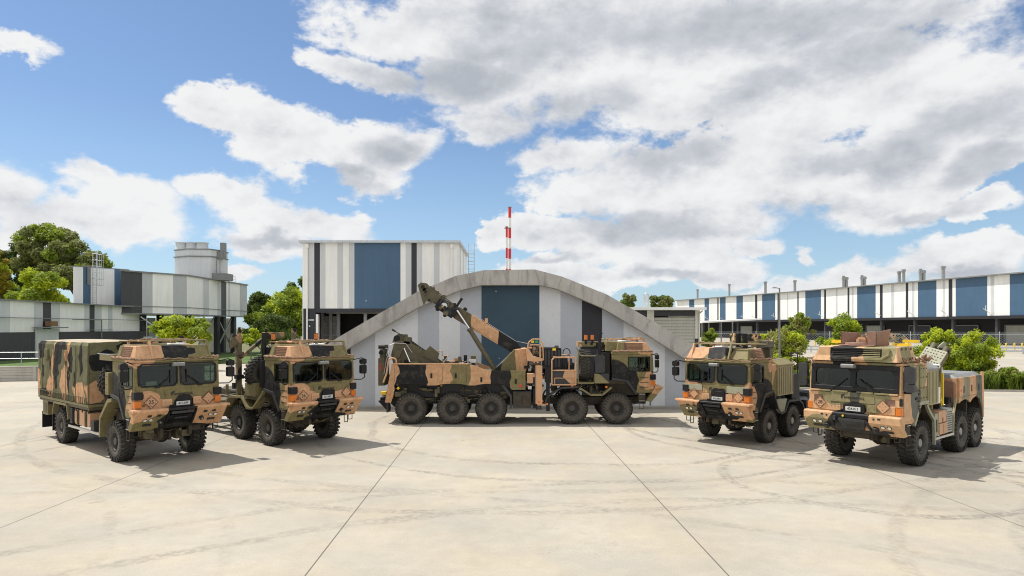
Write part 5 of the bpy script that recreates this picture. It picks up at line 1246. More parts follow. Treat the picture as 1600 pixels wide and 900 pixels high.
# raised bank behind the block wall, left
b = MB('lawn'); b.hexa([(-47.2, 49.0, -.01), (-31.6, 51.4, -.01), (-33, 76, -.01), (-47.2, 76, -.01), (-47.2, 49.0, 1.0), (-31.6, 51.4, .98), (-33, 76, .3), (-47.2, 76, .9)])
tag(b.build('grass_bank'), kind='structure')
b = MB('block_concrete')
p0, p1 = Vector((-47.3, 47.2, 0)), Vector((-31.5, 51.0, 0)); d = (p1-p0)
for k in range(5):
    z = .02+k*.205; b.bar(p0+Vector((0, 0, z+.095)), p1+Vector((0, 0, z+.095)), .34-.012*k, .19)
for t in (.2, .45, .7, .95): q = p0+d*t; b.box(q.x-.12, q.x+.12, q.y-.24, q.y-.14, 0, 1.06)
b.bar(p0+Vector((0, 0, 1.08)), p1+Vector((0, 0, 1.08)), .42, .08)
w = b.build('retaining_wall'); tag(w, 'low grey block retaining wall below the grass bank, left', 'wall')
r = thing('handrail', 'galvanised two-rail handrail along the grass bank by the striped wall', 'railing')
b = MB('galvanised_steel')
q0, q1 = Vector((-46.5, 51.5, 1.0)), Vector((-33, 54.5, .97))
for z in (.55, 1.05): b.tube([q0+Vector((0, 0, z)), q1+Vector((0, 0, z))], .035, 6)
b.build('rail', r)
for i in range(7):
    q = q0.lerp(q1, i/6); b = MB('galvanised_steel'); b.cyl(q-Vector((0, 0, .1)), q+Vector((0, 0, 1.05)), .035, n=6); b.build('post', r)

# ------------------------------------------------------------------ striped walls
CL = {'w': 'clad_white', 'g': 'clad_grey', 'm': 'clad_midgrey', 'b': 'clad_blue', 'k': 'clad_black', 'c': 'clad_charcoal'}
def hit(px, A_, B_):
    """where the sight line through photo column px meets the wall line A-B"""
    m = (px-800)/FPX
    t = (m*A_[1]-A_[0])/((B_[0]-A_[0])-m*(B_[1]-A_[1]))
    return t
def stripe_wall(b, A_, B_, z0, z1, stripes, proud=.0, zf=None):
    """stripes: [(photo column where it ends, code)] from A to B as wall panels 60 mm thick"""
    A_, B_ = Vector(A_), Vector(B_); d = (B_-A_); n = Vector((d.y, -d.x)).normalized()
    if n.dot(A_) > 0: n = -n
    t = 0
    for px, c in stripes:
        t2 = 1.0 if px is None else max(t, min(1, hit(px, A_, B_)))
        if t2-t < 1e-5: continue
        b.m(CL[c])
        P, Q = A_+d*t, A_+d*t2
        za = z0; zb = z1 if zf is None else None
        zt = [z1, z1] if zf is None else [zf(t), zf(t2)]
        o = n*.06
        b.hexa([(P.x, P.y, z0), (Q.x, Q.y, z0), (Q.x+o.x, Q.y+o.y, z0), (P.x+o.x, P.y+o.y, z0), (P.x, P.y, zt[0]), (Q.x, Q.y, zt[1]), (Q.x+o.x, Q.y+o.y, zt[1]), (P.x+o.x, P.y+o.y, zt[0])])
        t = t2

# arch building: a vaulted concrete shell with a striped end wall
AW = 32.75      # wall plane
def W(px, py, Y=AW): return (PX(px, Y), PZ(py, Y))
outer = [(395, 640), (420, 600), (520, 532), (585, 494), (652, 456), (712, 431), (756, 422), (836, 421), (878, 432), (948, 460), (1016, 499), (1084, 540), (1190, 602), (1232, 640)]
inner = [(430, 640), (455, 604), (540, 547), (600, 511), (654, 480), (718, 454), (752, 445.6), (844, 445.6), (872, 452), (942, 482), (1005, 519), (1066, 558), (1168, 620), (1192, 640)]
AB = thing('arch_building', 'low arch-shaped building with a grey concrete arch over a blue and grey striped end wall', 'building')
b = MB('arch_concrete')
Yf = AW-.42
O = [W(*p, Y=Yf) for p in outer]; I = [W(*p, Y=Yf) for p in inner]
O = [(x, max(z, 0)) for x, z in O]; I = [(x, max(z, 0)) for x, z in I]
for i in range(len(O)-1):
    b.prism([O[i], O[i+1], I[i+1], I[i]], 'y', Yf, Yf+7.0)
b.build('arch', AB)
b = MB('block_concrete')     # thin drip edge that catches the light under the arch
for i in range(1, len(I)-2):
    b.bar((I[i][0], Yf-.012, I[i][1]+.02), (I[i+1][0], Yf-.012, I[i+1][1]+.02), .03, .05, (0, 1, 0))
b.build('drip_edge', AB)
b = MB('kerb_concrete')
for i in range(1, len(O)-1):
    b.bar((O[i][0], Yf-.006, O[i][1]-.02), (I[i][0], Yf-.006, I[i][1]+.06), .015, .02, (0, 1, 0))
for px in (810, 795, 824, 780): x, z = W(px, 422, Yf); b.box(x-.006, x+.006, Yf-.004, Yf, z-.75, z-.02)
b.build('joint', AB)
def arch_z(x):
    for (xa_, za_), (xb_, zb_) in zip(I[:-1], I[1:]):
        if xa_ <= x <= xb_: return za_+(zb_-za_)*(x-xa_)/(xb_-xa_)
    return 0
st = [(586, 'wall_mid'), (653, 'wall_light'), (686, 'wall_mid'), (719, 'wall_light'), (752, 'wall_mid'), (843, 'wall_teal'), (876, 'wall_light'), (909, 'wall_mid'), (941, 'wall_dark'), (974, 'wall_mid'), (1039, 'wall_light'), (1200, 'wall_mid')]
px0 = 548
b = MB()
for px1, m in [(548, 'wall_dark')]+st:
    a0 = 430 if px1 == 548 else px0
    xs = sorted(set([PX(a0, AW), PX(px1, AW)]+[x for x, z in I if PX(a0, AW) < x < PX(px1, AW)]))
    poly = [(xs[0], .14), (xs[-1], .14)]+[(x, arch_z(x)+.10) for x in xs[::-1]]
    if a0 == 430: poly = [(PX(440, AW), .14)]+poly[1:]
    b.m(m); b.prism(poly, 'y', AW, AW+.3)
    px0 = px1
b.build('end_wall', AB)
b = MB('block_concrete')
for i, (px1, m) in enumerate(st[:-1]): x = PX(px1, AW); b.m('wall_mid'); b.box(x-.008, x+.008, AW-.004, AW, .14, arch_z(x))
b.m('galvanised_steel')
for px, py in ((572, 470), (690, 497), (864, 492), (905, 500), (960, 498), (1000, 505), (610, 520), (780, 560), (775, 455)): x, z = W(px, py); b.cyl((x, AW-.015, z), (x, AW, z), .03, n=8)
b.build('panel_joint', AB)
b = MB('kerb_concrete'); b.box(PX(435, AW), PX(1190, AW), AW-.42, AW+.1, -.01, .14); b.build('plinth', AB)

# red and white masts behind the arch
for px, top, rr_ in ((796.5, 324.5, .10), (791.8, 355, .075)):
    Y = 46 if px > 794 else 45.4
    M_ = MB(); x = PX(px, Y); zt = PZ(top, Y); seg = .72; z = zt; k = 0
    while z > 0:
        M_.m('red_paint' if k % 2 == 0 else 'white_paint'); M_.cyl((x, Y, max(z-seg*(1.0 if k % 2 == 0 else 1.0), 0)), (x, Y, z), rr_, rr_, 10, True); z -= seg; k += 1
    M_.m('gas_grey'); M_.cyl((x, Y, zt), (x, Y, zt+.05), rr_*1.3, n=10)
    if px < 794: M_.box(x-.16, x+.3, Y-.05, Y+.05, zt-.1, zt-.03)
    tag(M_.build('mast'), 'taller red and white banded mast behind the arch' if px > 794 else 'shorter, thinner red and white banded mast beside the taller one', 'mast', 'masts behind the arch')

# tall striped building
Yb = 48.0
TB = thing('tall_building', 'tall flat-roofed building striped white, grey, black and blue with an open bay, behind the arch', 'building')
x0, x1 = PX(474, Yb), PX(714.5, Yb); zt = PZ(380, Yb); zc = PZ(482, Yb); yb = 57.0
b = MB()
stripe_wall(b, (x0, Yb), (x1, Yb), zc, zt, [(481.4, 'w'), (491.4, 'g'), (500.3, 'k'), (509, 'g'), (527.5, 'w'), (536.4, 'g'), (545.3, 'w'), (554, 'g'), (626, 'b'), (634, 'w'), (643, 'g'), (651.4, 'k'), (660, 'g'), (678, 'w'), (687, 'g'), (None, 'w')])
stripe_wall(b, (x1, Yb), (x1, yb), 0, zt, [(717, 'w'), (719, 'g'), (722, 'w'), (724, 'g'), (None, 'w')])
b.m('clad_white'); b.box(x0-.06, x0, Yb, yb, 0, zt); b.box(x0, x1, yb-.1, yb, 0, zt)
b.build('wall', TB)
b = MB('galvanised_steel'); b.hexa([(x0-.25, Yb-.35, zt), (x1+.25, Yb-.35, zt), (x1+.25, yb+.2, zt+.0), (x0-.25, yb+.2, zt), (x0-.25, Yb-.35, zt+.16), (x1+.25, Yb-.35, zt+.16), (x1+.25, yb+.2, zt+.22), (x0-.25, yb+.2, zt+.22)])
for i in range(90): x = x0-.2+(x1-x0+.4)*i/89; b.box(x-.02, x+.02, Yb-.37, Yb-.352, zt+.16, zt+.2)
b.build('roof', TB)
b = MB('clad_white')
for px in (480, 706): x = PX(px, Yb-.12); b.cyl((x, Yb-.14, .1), (x, Yb-.14, zt-.1), .06, n=8); b.box(x-.12, x+.12, Yb-.22, Yb-.07, zt-.35, zt-.05)
b.build('downpipe', TB)
b = MB('clad_black'); xw = PX(496, Yb)
b.box(x0, PX(493, Yb), Yb-.02, Yb+.2, 0, zc-.003); b.box(PX(493, Yb), x1, Yb-.05, Yb+.25, zc-.30, zc-.003); b.m('galvanised_steel'); b.box(PX(479, Yb), PX(491, Yb), Yb-.06, Yb-.03, PZ(501, Yb), PZ(499, Yb)); b.m('plate_white'); b.box(PX(483, Yb), PX(485, Yb), Yb-.06, Yb-.03, PZ(511, Yb), PZ(508.5, Yb)); b.build('lower_frame', TB)
b = MB('clad_white'); b.box(PX(494, Yb), PX(497.5, Yb), Yb-.08, Yb+.25, 0, PZ(491, Yb)); b.build('door_post', TB)
b = MB('door_sheet'); b.prism([(Yb+.1, PZ(488, Yb)), (Yb+.1, PZ(484.6, Yb)), (Yb+3.2, PZ(484.6, Yb)), (Yb+3.2, PZ(488, Yb)-.05)], 'x', PX(498, Yb), x1-.3); b.build('ceiling', TB)
b = MB('dark_interior'); b.box(x0+.2, x1-.2, Yb+5.8, Yb+6, 0, zc); b.box(x0+.1, x0+.2, Yb+.3, yb-.2, 0, zc); b.m('rust_awning'); b.box(x0+.2, x1-.2, Yb+3.2, Yb+5.8, zc-.1, zc-.05); b.build('bay_lining', TB)
for px in (505, 518, 530, 572, 600): x = PX(px, Yb+4); b = MB('galvanised_steel'); b.box(x-.12, x+.12, Yb+3.7, Yb+3.95, 0, zc-.1); b.build('column', TB)
b = MB('door_sheet')
for pa, pb in ((498, 504), (506, 517), (519.5, 527)): b.box(PX(pa, Yb+4.2), PX(pb, Yb+4.2), Yb+4.2, Yb+4.25, 0, zc-.5)
b.m('galvanised_steel')
for z in (1.2, 2.3, 3.4, 4.3): b.box(PX(498, Yb+4), PX(532, Yb+4), Yb+3.98, Yb+4.1, z, z+.1)
b.build('inner_wall', TB)
b = MB('galvanised_steel'); x = x1+.25; y = 56.6
for dx in (0, .5): b.cyl((x+dx, y, 3), (x+dx, y, zt+1.1), .03, n=6)
for i in range(26): b.bar((x, y, 3.2+i*.3), (x+.5, y, 3.2+i*.3), .025, .025)
for i in range(8): b.tube([(x, y, 5.5+i*.7), (x-.05, y-.6, 5.5+i*.7), (x+.55, y-.6, 5.5+i*.7), (x+.5, y, 5.5+i*.7)], .018, 5)
b.build('ladder', TB)

# shed with roller door
Ys = 45.0
SH = thing('roller_door_shed', 'cream shed with a closed roller door behind the right end of the arch', 'shed')
b = MB('clad_cream'); b.box(PX(1088, Ys), PX(1097, Ys), Ys, Ys+8, .0, PZ(487, Ys)); b.m('galvanised_steel')
b = MB('clad_cream'); b.box(PX(1086.5, Ys), PX(1094, Ys), Ys, Ys+8, PZ(529, Ys), PZ(485, Ys)); b.box(PX(1011, Ys), PX(1022, Ys), Ys, Ys+.3, 0, PZ(485, Ys)); b.m('clad_black'); b.box(PX(975, Ys), PX(1011, Ys), Ys, Ys+.3, 0, PZ(485, Ys)); b.box(PX(1022, Ys), PX(1086.5, Ys), Ys+.02, Ys+.25, PZ(493.5, Ys), PZ(485, Ys)); b.box(PX(1086.5, Ys), PX(1094, Ys), Ys, Ys+8, 0, PZ(529, Ys)-.002)
b.box(PX(975, Ys), PX(1094, Ys), Ys+7.9, Ys+8, 0, PZ(486, Ys)); b.build('wall', SH)
b = MB('door_sheet'); xa_, xb_ = PX(1022.5, Ys), PX(1086, Ys)
for i in range(22):
    z = .02+i*.215
    if z+.2 < PZ(493.5, Ys): b.prism([(Ys+.10, z), (Ys+.06, z+.05), (Ys+.06, z+.16), (Ys+.10, z+.21), (Ys+.14, z+.21), (Ys+.14, z)], 'x', xa_, xb_)
b.build('roller_door', SH)
b = MB('white_paint'); b.hexa([(PX(972, Ys), Ys-.6, PZ(484.5, Ys)), (PX(1100, Ys), Ys-.6, PZ(484.5, Ys)), (PX(1100, Ys), Ys+8.3, PZ(484.5, Ys)+.1), (PX(972, Ys), Ys+8.3, PZ(484.5, Ys)+.1), (PX(972, Ys), Ys-.6, PZ(480.5, Ys)), (PX(1100, Ys), Ys-.6, PZ(480.5, Ys)), (PX(1100, Ys), Ys+8.3, PZ(480.5, Ys)+.12), (PX(972, Ys), Ys+8.3, PZ(480.5, Ys)+.12)]); b.build('roof', SH)
b = MB('clad_cream'); x = PX(1092, Ys); b.tube([(x+.1, Ys-.5, PZ(486, Ys)), (x, Ys-.06, PZ(490, Ys)), (x, Ys-.06, .1)], .05); b.build('downpipe', SH)
b = MB('galvanised_steel'); b.cyl((PX(1009.5, Ys+4), Ys+4, PZ(482, Ys+4)), (PX(1009.5, Ys+4), Ys+4, PZ(460, Ys+4)), .2, n=12); b.cyl((PX(1009.5, Ys+4), Ys+4, PZ(459, Ys+4)), (PX(1009.5, Ys+4), Ys+4, PZ(457, Ys+4)), .14, .02, n=12); b.build('flue', SH)

# left complex
LB = thing('low_building', 'long low building with white and grey striped cladding above a charcoal base, far left', 'building')
b = MB(); XA, XB = -47.5, -48.2
def zf1(t): return 6.65-.02*t
stripe_wall(b, (XA, 55), (XB, 85), 3.60, 6.6, [(14.5, 'g'), (52, 'w'), (66, 'g'), (79, 'c'), (93, 'g'), (131, 'w'), (139, 'g'), (147, 'c'), (158, 'g'), (168, 'w'), (175, 'g'), (None, 'w')])
b.m('clad_charcoal'); b.box(-49, -47.6, 54, 85, 0, 3.59); b.m('clad_white'); b.box(-60, -48.3, 55, 84, 3.6, 6.5); b.build('wall', LB)
b = MB('gas_grey'); b.box(-60, -47.3, 54.8, 85.2, 6.6, 6.72); b.box(-47.42, -47.3, 55, 85, 4.95, 5.02); b.build('roof', LB)
b = MB('clad_grey'); yA, yB = 47.5*FPX/(800-56), 47.5*FPX/(800-91); b.box(-47.6, -47.45, yA, yB, .95, 3.9); D = b.build('door', LB); b = MB('gas_grey'); b.box(-47.5, -46.7, yA-.4, yB+.4, 4.0, 4.12); b.build('awning', LB)
b = MB('rust_awning'); y_ = (yA+yB)/2; b.box(-47.45, -46.9, y_-.4, y_+.7, 4.2, 4.7); b.build('wall_lamp', LB)
b = MB('gas_grey'); b.tube([(-47.35, 70.5, 4.95), (-47.35, 75.5, 4.95), (-47.35, 75.5, 2.6)], .06); b.box(-47.4, -47.3, 73, 77.5, 3.75, 3.82); b.build('conduit', LB)

UB = thing('upper_box_building', 'raised white box with blue stripes and a caged ladder above the low building', 'building')
b = MB(); ya_, yb_ = 51*FPX/(800-114.5), 51*FPX/(800-201)
stripe_wall(b, (-51, ya_), (-51, yb_), 6.5, 11.15, [(129, 'w'), (141, 'b'), (178, 'w'), (191, 'b'), (None, 'w')], zf=lambda t: 11.15+.55*t)
b.m('clad_white'); b.prism([(-51.06, ya_+.1), (-51.06, yb_), (-57.5, yb_), (-51.06*1.10, (ya_+.1)*1.11)], 'z', 6.6, 11.1); b.build('wall', UB)
b = MB('gas_grey'); b.hexa([(-51.5, ya_-.1, 11.12), (-50.9, ya_-.1, 11.15), (-50.9, yb_, 11.7), (-57.5, yb_, 11.7), (-51.5, ya_-.1, 11.22), (-50.9, ya_-.1, 11.25), (-50.9, yb_, 11.8), (-57.5, yb_, 11.8)]); b.build('roof', UB)
b = MB('galvanised_steel'); yl = 50.6*FPX/(800-148); xl = -50.6
for dy in (-.35, .35): b.cyl((xl, yl+dy, 6.6), (xl, yl+dy, 13.0), .04, n=6)
for i in range(20): b.bar((xl, yl-.35, 6.8+i*.3), (xl, yl+.35, 6.8+i*.3), .03, .03)
for i in range(6): b.tube([(xl, yl-.5, 9.2+i*.75), (xl+.7, yl-.55, 9.2+i*.75), (xl+.7, yl+.55, 9.2+i*.75), (xl, yl+.5, 9.2+i*.75)], .025, 5)
for dy in (-.55, -.2, .2, .55): b.cyl((xl+.7, yl+dy, 9.2), (xl+.7, yl+dy, 12.95), .02, n=5)
b.m('gas_grey'); b.box(xl-.3, xl-.2, yl-1.0, yl-.5, 9.2, 11.5); b.build('ladder', UB)

CB = thing('cantilever_building', 'long raised building striped grey and white standing on black columns, left background', 'building')
b = MB()
zb0, zb1 = 5.85, 11.0
stripe_wall(b, (-48.1, 80.5), (-46.9, 82.9), zb0-.05, zb1+.1, [(None, 'c')])
stripe_wall(b, (-46.9, 82.9), (-43.8, 88), zb0, zb1, [(238, 'm'), (270, 'w'), (None, 'm')])
stripe_wall(b, (-43.8, 88), (-43.8, 108), zb0, zb1, [(317, 'w'), (326, 'g'), (339, 'w'), (345, 'g'), (353, 'c'), (356, 'w'), (359, 'g'), (362, 'w'), (374, 'w'), (None, 'm')])
b.m('clad_grey'); b.box(-56, -48.2, 86, 108, zb0+.01, zb1-.01); b.box(-48.2, -43.9, 88.2, 108, zb0+.01, zb1-.01); b.prism([(-48.0, 81), (-46.95, 83), (-43.9, 88.2), (-50, 88.2)], 'z', zb0+.01, zb1-.02)
b.build('wall', CB)
b = MB('gas_grey')
for A_, B_ in (((-48.1, 80.4), (-46.85, 82.85)), ((-46.85, 82.85), (-43.7, 88)), ((-43.7, 88), (-43.7, 108))):
    b.bar((A_[0], A_[1], zb1+.08), (B_[0], B_[1], zb1+.08), .35, .18); b.bar((A_[0], A_[1], zb0-.05), (B_[0], B_[1], zb0-.05), .3, .16)
    b.bar((A_[0]+.06, A_[1]-.06, zb0+.9), (B_[0]+.06, B_[1]-.03, zb0+.9), .05, .08)
b.box(-50, -43.8, 88, 108, zb1+.02, zb1+.1); b.build('roof_edge', CB)
for x, y in ((-48.0, 85), (-44.2, 98), (-44.2, 103.8), (-49.5, 92), (-49.5, 100), (-46.8, 106)):
    b = MB('clad_black'); b.box(x-.28, x+.28, y-.45, y+.45, -.02, zb0); b.build('column', CB)
b = MB('galvanised_steel')
for (p, q) in (((-47.8, 84.2, .9), (-44.6, 87.9, zb0)), ((-47.8, 84.2, zb0-.4), (-44.6, 88, 1.6)), ((-44.3, 92, 1.2), (-44.3, 97.6, zb0)), ((-44.3, 98.4, 1), (-44.3, 103.3, zb0-.3)), ((-44.3, 103.3, 1), (-44.3, 98.4, zb0-.3)), ((-47.6, 84.4, 2.8), (-46.0, 88, 2.8))): b.bar(p, q, .16, .16)
b.build('brace', CB)
b = MB('clad_white'); b.box(-52, -46, 108.5, 109, 0, 5.6); b.build('undercroft_wall', CB)
b = MB('dark_interior'); b.box(-56, -49.6, 88, 88.4, 0, 5.8); b.build('undercroft_wall', CB)
for y in (90, 94, 99): b = MB('clad_grey'); b.box(-50.2, -49.9, y, y+1.6, 0, 5.4); b.build('undercroft_panel', CB)
b = MB('red_paint'); b.cyl((-43.4, 102.5, 1.0), (-43.4, 102.5, 2.5), .3, n=10); b.build('fire_hydrant', CB)
CT = thing('cooling_tower', 'grey louvred cooling tower with round fan stacks on the roof of the raised building', 'cooling tower')
Yc = 95.; s_ = Yc/FPX
b = MB('clad_grey'); xa_, xm_, xb_ = PX(273, Yc+1.6), PX(294, Yc), PX(327, Yc)
b.prism([(xa_, Yc+1.6), (xm_, Yc), (xb_, Yc+.4), (xb_+.9, Yc+2.5), (xb_+.5, Yc+5), (xa_, Yc+5)], 'z', 11.0, 15.4); b.build('casing', CT)
b = MB('gas_grey'); b.prism([(xa_-.15, Yc+1.5), (xm_, Yc-.15), (xb_+.1, Yc+.25), (xb_+1.05, Yc+2.5), (xb_+.6, Yc+5.1), (xa_-.15, Yc+5.1)], 'z', 14.35, 14.5); b.prism([(xa_-.1, Yc+1.5), (xm_, Yc-.1), (xb_+.1, Yc+.3), (xb_+1.0, Yc+2.5), (xb_+.6, Yc+5.1), (xa_-.1, Yc+5.1)], 'z', 15.4, 15.55); b.build('flange', CT)
for px in (284, 300, 316): x = PX(px, Yc+2.2); b = MB('clad_grey'); b.lathe([(1.0, 15.5), (.85, 15.9), (.8, 16.5), (.95, 16.65), (.8, 16.65), (.7, 16.0)], (x, Yc+2.2, 0), 'z', 20); b.build('fan_stack', CT)
b = MB('gas_grey'); x = PX(340, Yc); b.box(x-.35, x+.25, Yc+1.6, Yc+2.4, 14.4, 16.6); b.box(x-1.0, x+.2, Yc+1.4, Yc+2.4, 14.2, 15.3); b.tube([(x-.6, Yc+1, 11.4), (x-.6, Yc+1, 14.3)], .05); b.tube([(x-.1, Yc+1, 11.4), (x-.1, Yc+1, 14.3)], .05)
for i in range(9): b.bar((x-.6, Yc+1, 11.6+i*.3), (x-.1, Yc+1, 11.6+i*.3), .04, .04)
b.box(xb_-.5, x+1.0, Yc+.6, Yc+3, 11, 12.0); b.build('duct', CT)
b = MB('galvanised_steel')
for i in range(7): y = 97+i*1.4; b.cyl((-44.6, y, 11.1), (-44.6, y, 12.3), .04, n=5)
b.tube([(-44.6, 97, 12.3), (-44.6, 105.4, 12.3)], .04); b.tube([(-44.6, 97, 11.8), (-44.6, 105.4, 11.8)], .03); tag(b.build('roof_railing'), 'thin steel guard railing along the raised building roof edge', 'railing')

# right long warehouse
WH = thing('warehouse', 'very long warehouse clad in white and blue panels over a dark open undercroft, right background', 'building')
za_, zt_ = 6.8, 16.0
P0 = (120.0, 111.0); P1 = (112.7, 144.0); P2 = (95.3, 221.0); P3 = (73.5, 292.0)
b = MB()
segs = [(1060, None)]
stA = [(1563, 'w'), (1578, 'w'), (1620, 'b'), (1650, 'w'), (None, 'b')]
# from far end to near end
far = [(1077, 'w'), (1085, 'b'), (1101, 'w'), (1108, 'b'), (1121, 'w'), (1123, 'k'), (1125, 'w'), (1134, 'b'), (1150, 'w'), (1151, 'g'), (1161, 'b'), (1180, 'w'), (1183.5, 'k'), (1191, 'w'), (1211.5, 'b'), (1215, 'w'), (1217, 'k'), (1230, 'w'), (1232, 'g'), (None, 'w')]
mid = [(1246, 'w'), (1248.2, 'k'), (1258.5, 'w'), (1283, 'b'), (1288, 'w'), (1291, 'k'), (1306, 'w'), (1309, 'g'), (1324.5, 'w'), (1327.5, 'k'), (1331, 'w'), (1334, 'g'), (1339.5, 'w'), (1368.5, 'b'), (1375, 'w'), (1379.5, 'k'), (1392.5, 'w'), (1397.5, 'g'), (1415.5, 'w'), (1419.5, 'k'), (1425, 'w'), (1429, 'g'), (1434.5, 'w'), (1463.5, 'b'), (1473, 'w'), (1477, 'g'), (1482.5, 'w'), (1488.5, 'k'), (1493.5, 'w'), (1543, 'b'), (1548, 'w'), (1554, 'g'), (1578, 'w'), (None, 'b')]
stripe_wall(b, P3, P2, za_, zt_, far); stripe_wall(b, P2, P1, za_, zt_, mid); stripe_wall(b, P1, P0, za_, zt_, [(1625, 'b'), (1650, 'w'), (1690, 'g'), (None, 'w')])
b.m('clad_white'); b.prism([P3, (P3[0]+40, P3[1]+8), (P3[0]+40, P3[1]+10), (P3[0], P3[1]+2)], 'z', 0, zt_)
b.build('wall', WH)
b = MB('gas_grey')
for A_, B_ in ((P3, P2), (P2, P1), (P1, P0)):
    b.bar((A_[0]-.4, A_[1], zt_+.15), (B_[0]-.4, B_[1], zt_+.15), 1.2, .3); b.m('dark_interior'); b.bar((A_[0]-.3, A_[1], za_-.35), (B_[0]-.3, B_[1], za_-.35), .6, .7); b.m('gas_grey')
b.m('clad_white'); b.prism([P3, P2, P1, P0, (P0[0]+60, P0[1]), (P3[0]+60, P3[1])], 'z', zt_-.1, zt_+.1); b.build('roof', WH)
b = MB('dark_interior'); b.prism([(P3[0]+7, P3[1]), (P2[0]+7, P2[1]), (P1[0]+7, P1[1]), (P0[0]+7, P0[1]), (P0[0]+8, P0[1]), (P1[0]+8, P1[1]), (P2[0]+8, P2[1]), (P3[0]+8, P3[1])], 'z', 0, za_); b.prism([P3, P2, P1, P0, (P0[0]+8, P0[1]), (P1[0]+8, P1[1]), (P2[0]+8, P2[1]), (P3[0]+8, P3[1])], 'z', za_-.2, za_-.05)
b.m('clad_charcoal')
def at(t, off=0):
    """point along the warehouse front, t in metres from the near end, pushed inwards by off"""
    L = [(P0, P1), (P1, P2), (P2, P3)]
    for A_, B_ in L:
        A2, B2 = Vector(A_), Vector(B_); l = (B2-A2).length
        if t <= l: q = A2.lerp(B2, t/l); return Vector((q.x+off, q.y, 0))
        t -= l
    return Vector((P3[0]+off, P3[1], 0))
b.build('undercroft', WH)
for i in range(16):
    t = 6+i*11.5; p = at(t, .5); b = MB('clad_charcoal'); b.box(p.x-.3, p.x+.3, p.y-.4, p.y+.4, 0, za_-.2); b.build('column', WH)
for i, t in enumerate((10, 24, 38, 52, 66, 82, 100, 120, 145)):
    p = at(t, 6.6); q = at(t+7, 6.6)
    b = MB('gas_grey'); b.bar((p.x, p.y, 4.6), (q.x, q.y, 4.6), .25, .25); b.bar((p.x, p.y, 0), (p.x, p.y, 4.6), .25, .25, (0, 1, 0)); b.bar((q.x, q.y, 0), (q.x, q.y, 4.6), .25, .25, (0, 1, 0))
    b.m('door_sheet' if i % 3 == 2 else 'clad_black'); b.bar((p.x+.1, p.y, 2.3), (q.x+.1, q.y, 2.3), .1, 4.4); b.build('dock_door', WH)
for px in (1108, 1130, 1165, 1182, 1214, 1287, 1377, 1428, 1480, 1548):
    # small strut lamps above the undercroft
    for A_, B_ in ((P3, P2), (P2, P1)):
        t = hit(px, Vector(A_), Vector(B_))
        if 0 <= t <= 1:
            q = Vector(A_).lerp(Vector(B_), t); b = MB('white_paint'); b.bar((q.x-.2, q.y, za_+.6), (q.x-2.2, q.y-.8, za_+1.6), .12, .12); b.bar((q.x-1.5, q.y-.5, za_+1.25), (q.x-1.5, q.y-.5, za_+2.4), .08, .08, (0, 1, 0)); b.build('bracket_lamp', WH)
b = MB('white_paint'); pa, pb = Vector((PX(1097, 165), 165)), Vector((PX(1182, 185), 185)); b.hexa([(pa.x, pa.y, 5.2), (pb.x, pb.y-4, 6.2), (pb.x+2, pb.y+8, 6.2), (pa.x, pa.y+12, 5.2), (pa.x, pa.y, 5.6), (pb.x, pb.y-4, 6.6), (pb.x+2, pb.y+8, 6.7), (pa.x, pa.y+12, 5.7)])
b.m('galvanised_steel')
for px in (1104, 1115, 1135, 1153): x = PX(px, 168); b.m('gas_grey'); b.box(x-.13, x+.13, 172, 172.3, 0, 5.5)
tag(b.build('canopy_shelter'), 'low white flat canopy roof in front of the far end of the warehouse', 'canopy')
for i, (px, yt, w_) in enumerate(((1090, 452, .8), (1139.6, 444, .8), (1196, 440, .9), (1242, 438, .9), (1320.5, 431, 1.7), (1349, 430, 1.6), (1405, 424, 1.0), (1412, 421, 1.0), (1441, 420, 1.8), (1474, 416, 1.2))):
    A_, B_ = (P3, P2) if px < 1239 else (P2, P1); t = hit(px, Vector(A_), Vector(B_)); q = Vector(A_).lerp(Vector(B_), t); q = q*1.04
    s_ = q.y/FPX*1.25; wpx = {.8: 3, .9: 4, 1.7: 7.5, 1.6: 7, 1.0: 4.5, 1.8: 8, 1.2: 5}[w_]; w = wpx*s_/2
    b = MB('gas_grey'); zt2 = PZ(yt, q.y)
    if wpx > 6:
        b.cyl((q.x-w*.5, q.y, zt_), (q.x-w*.5, q.y, zt2), w*.46, n=10); b.cyl((q.x+w*.5, q.y, zt_), (q.x+w*.5, q.y, zt2-.4), w*.46, n=10); b.box(q.x-w, q.x+w, q.y-.3, q.y+.3, zt2-1.2, zt2-.5)
    else: b.cyl((q.x, q.y, zt_), (q.x, q.y, zt2), w*.8, n=10); b.cyl((q.x, q.y, zt2-.6), (q.x, q.y, zt2), w*1.1, n=10)
    f = b.build('roof_flue', WH)
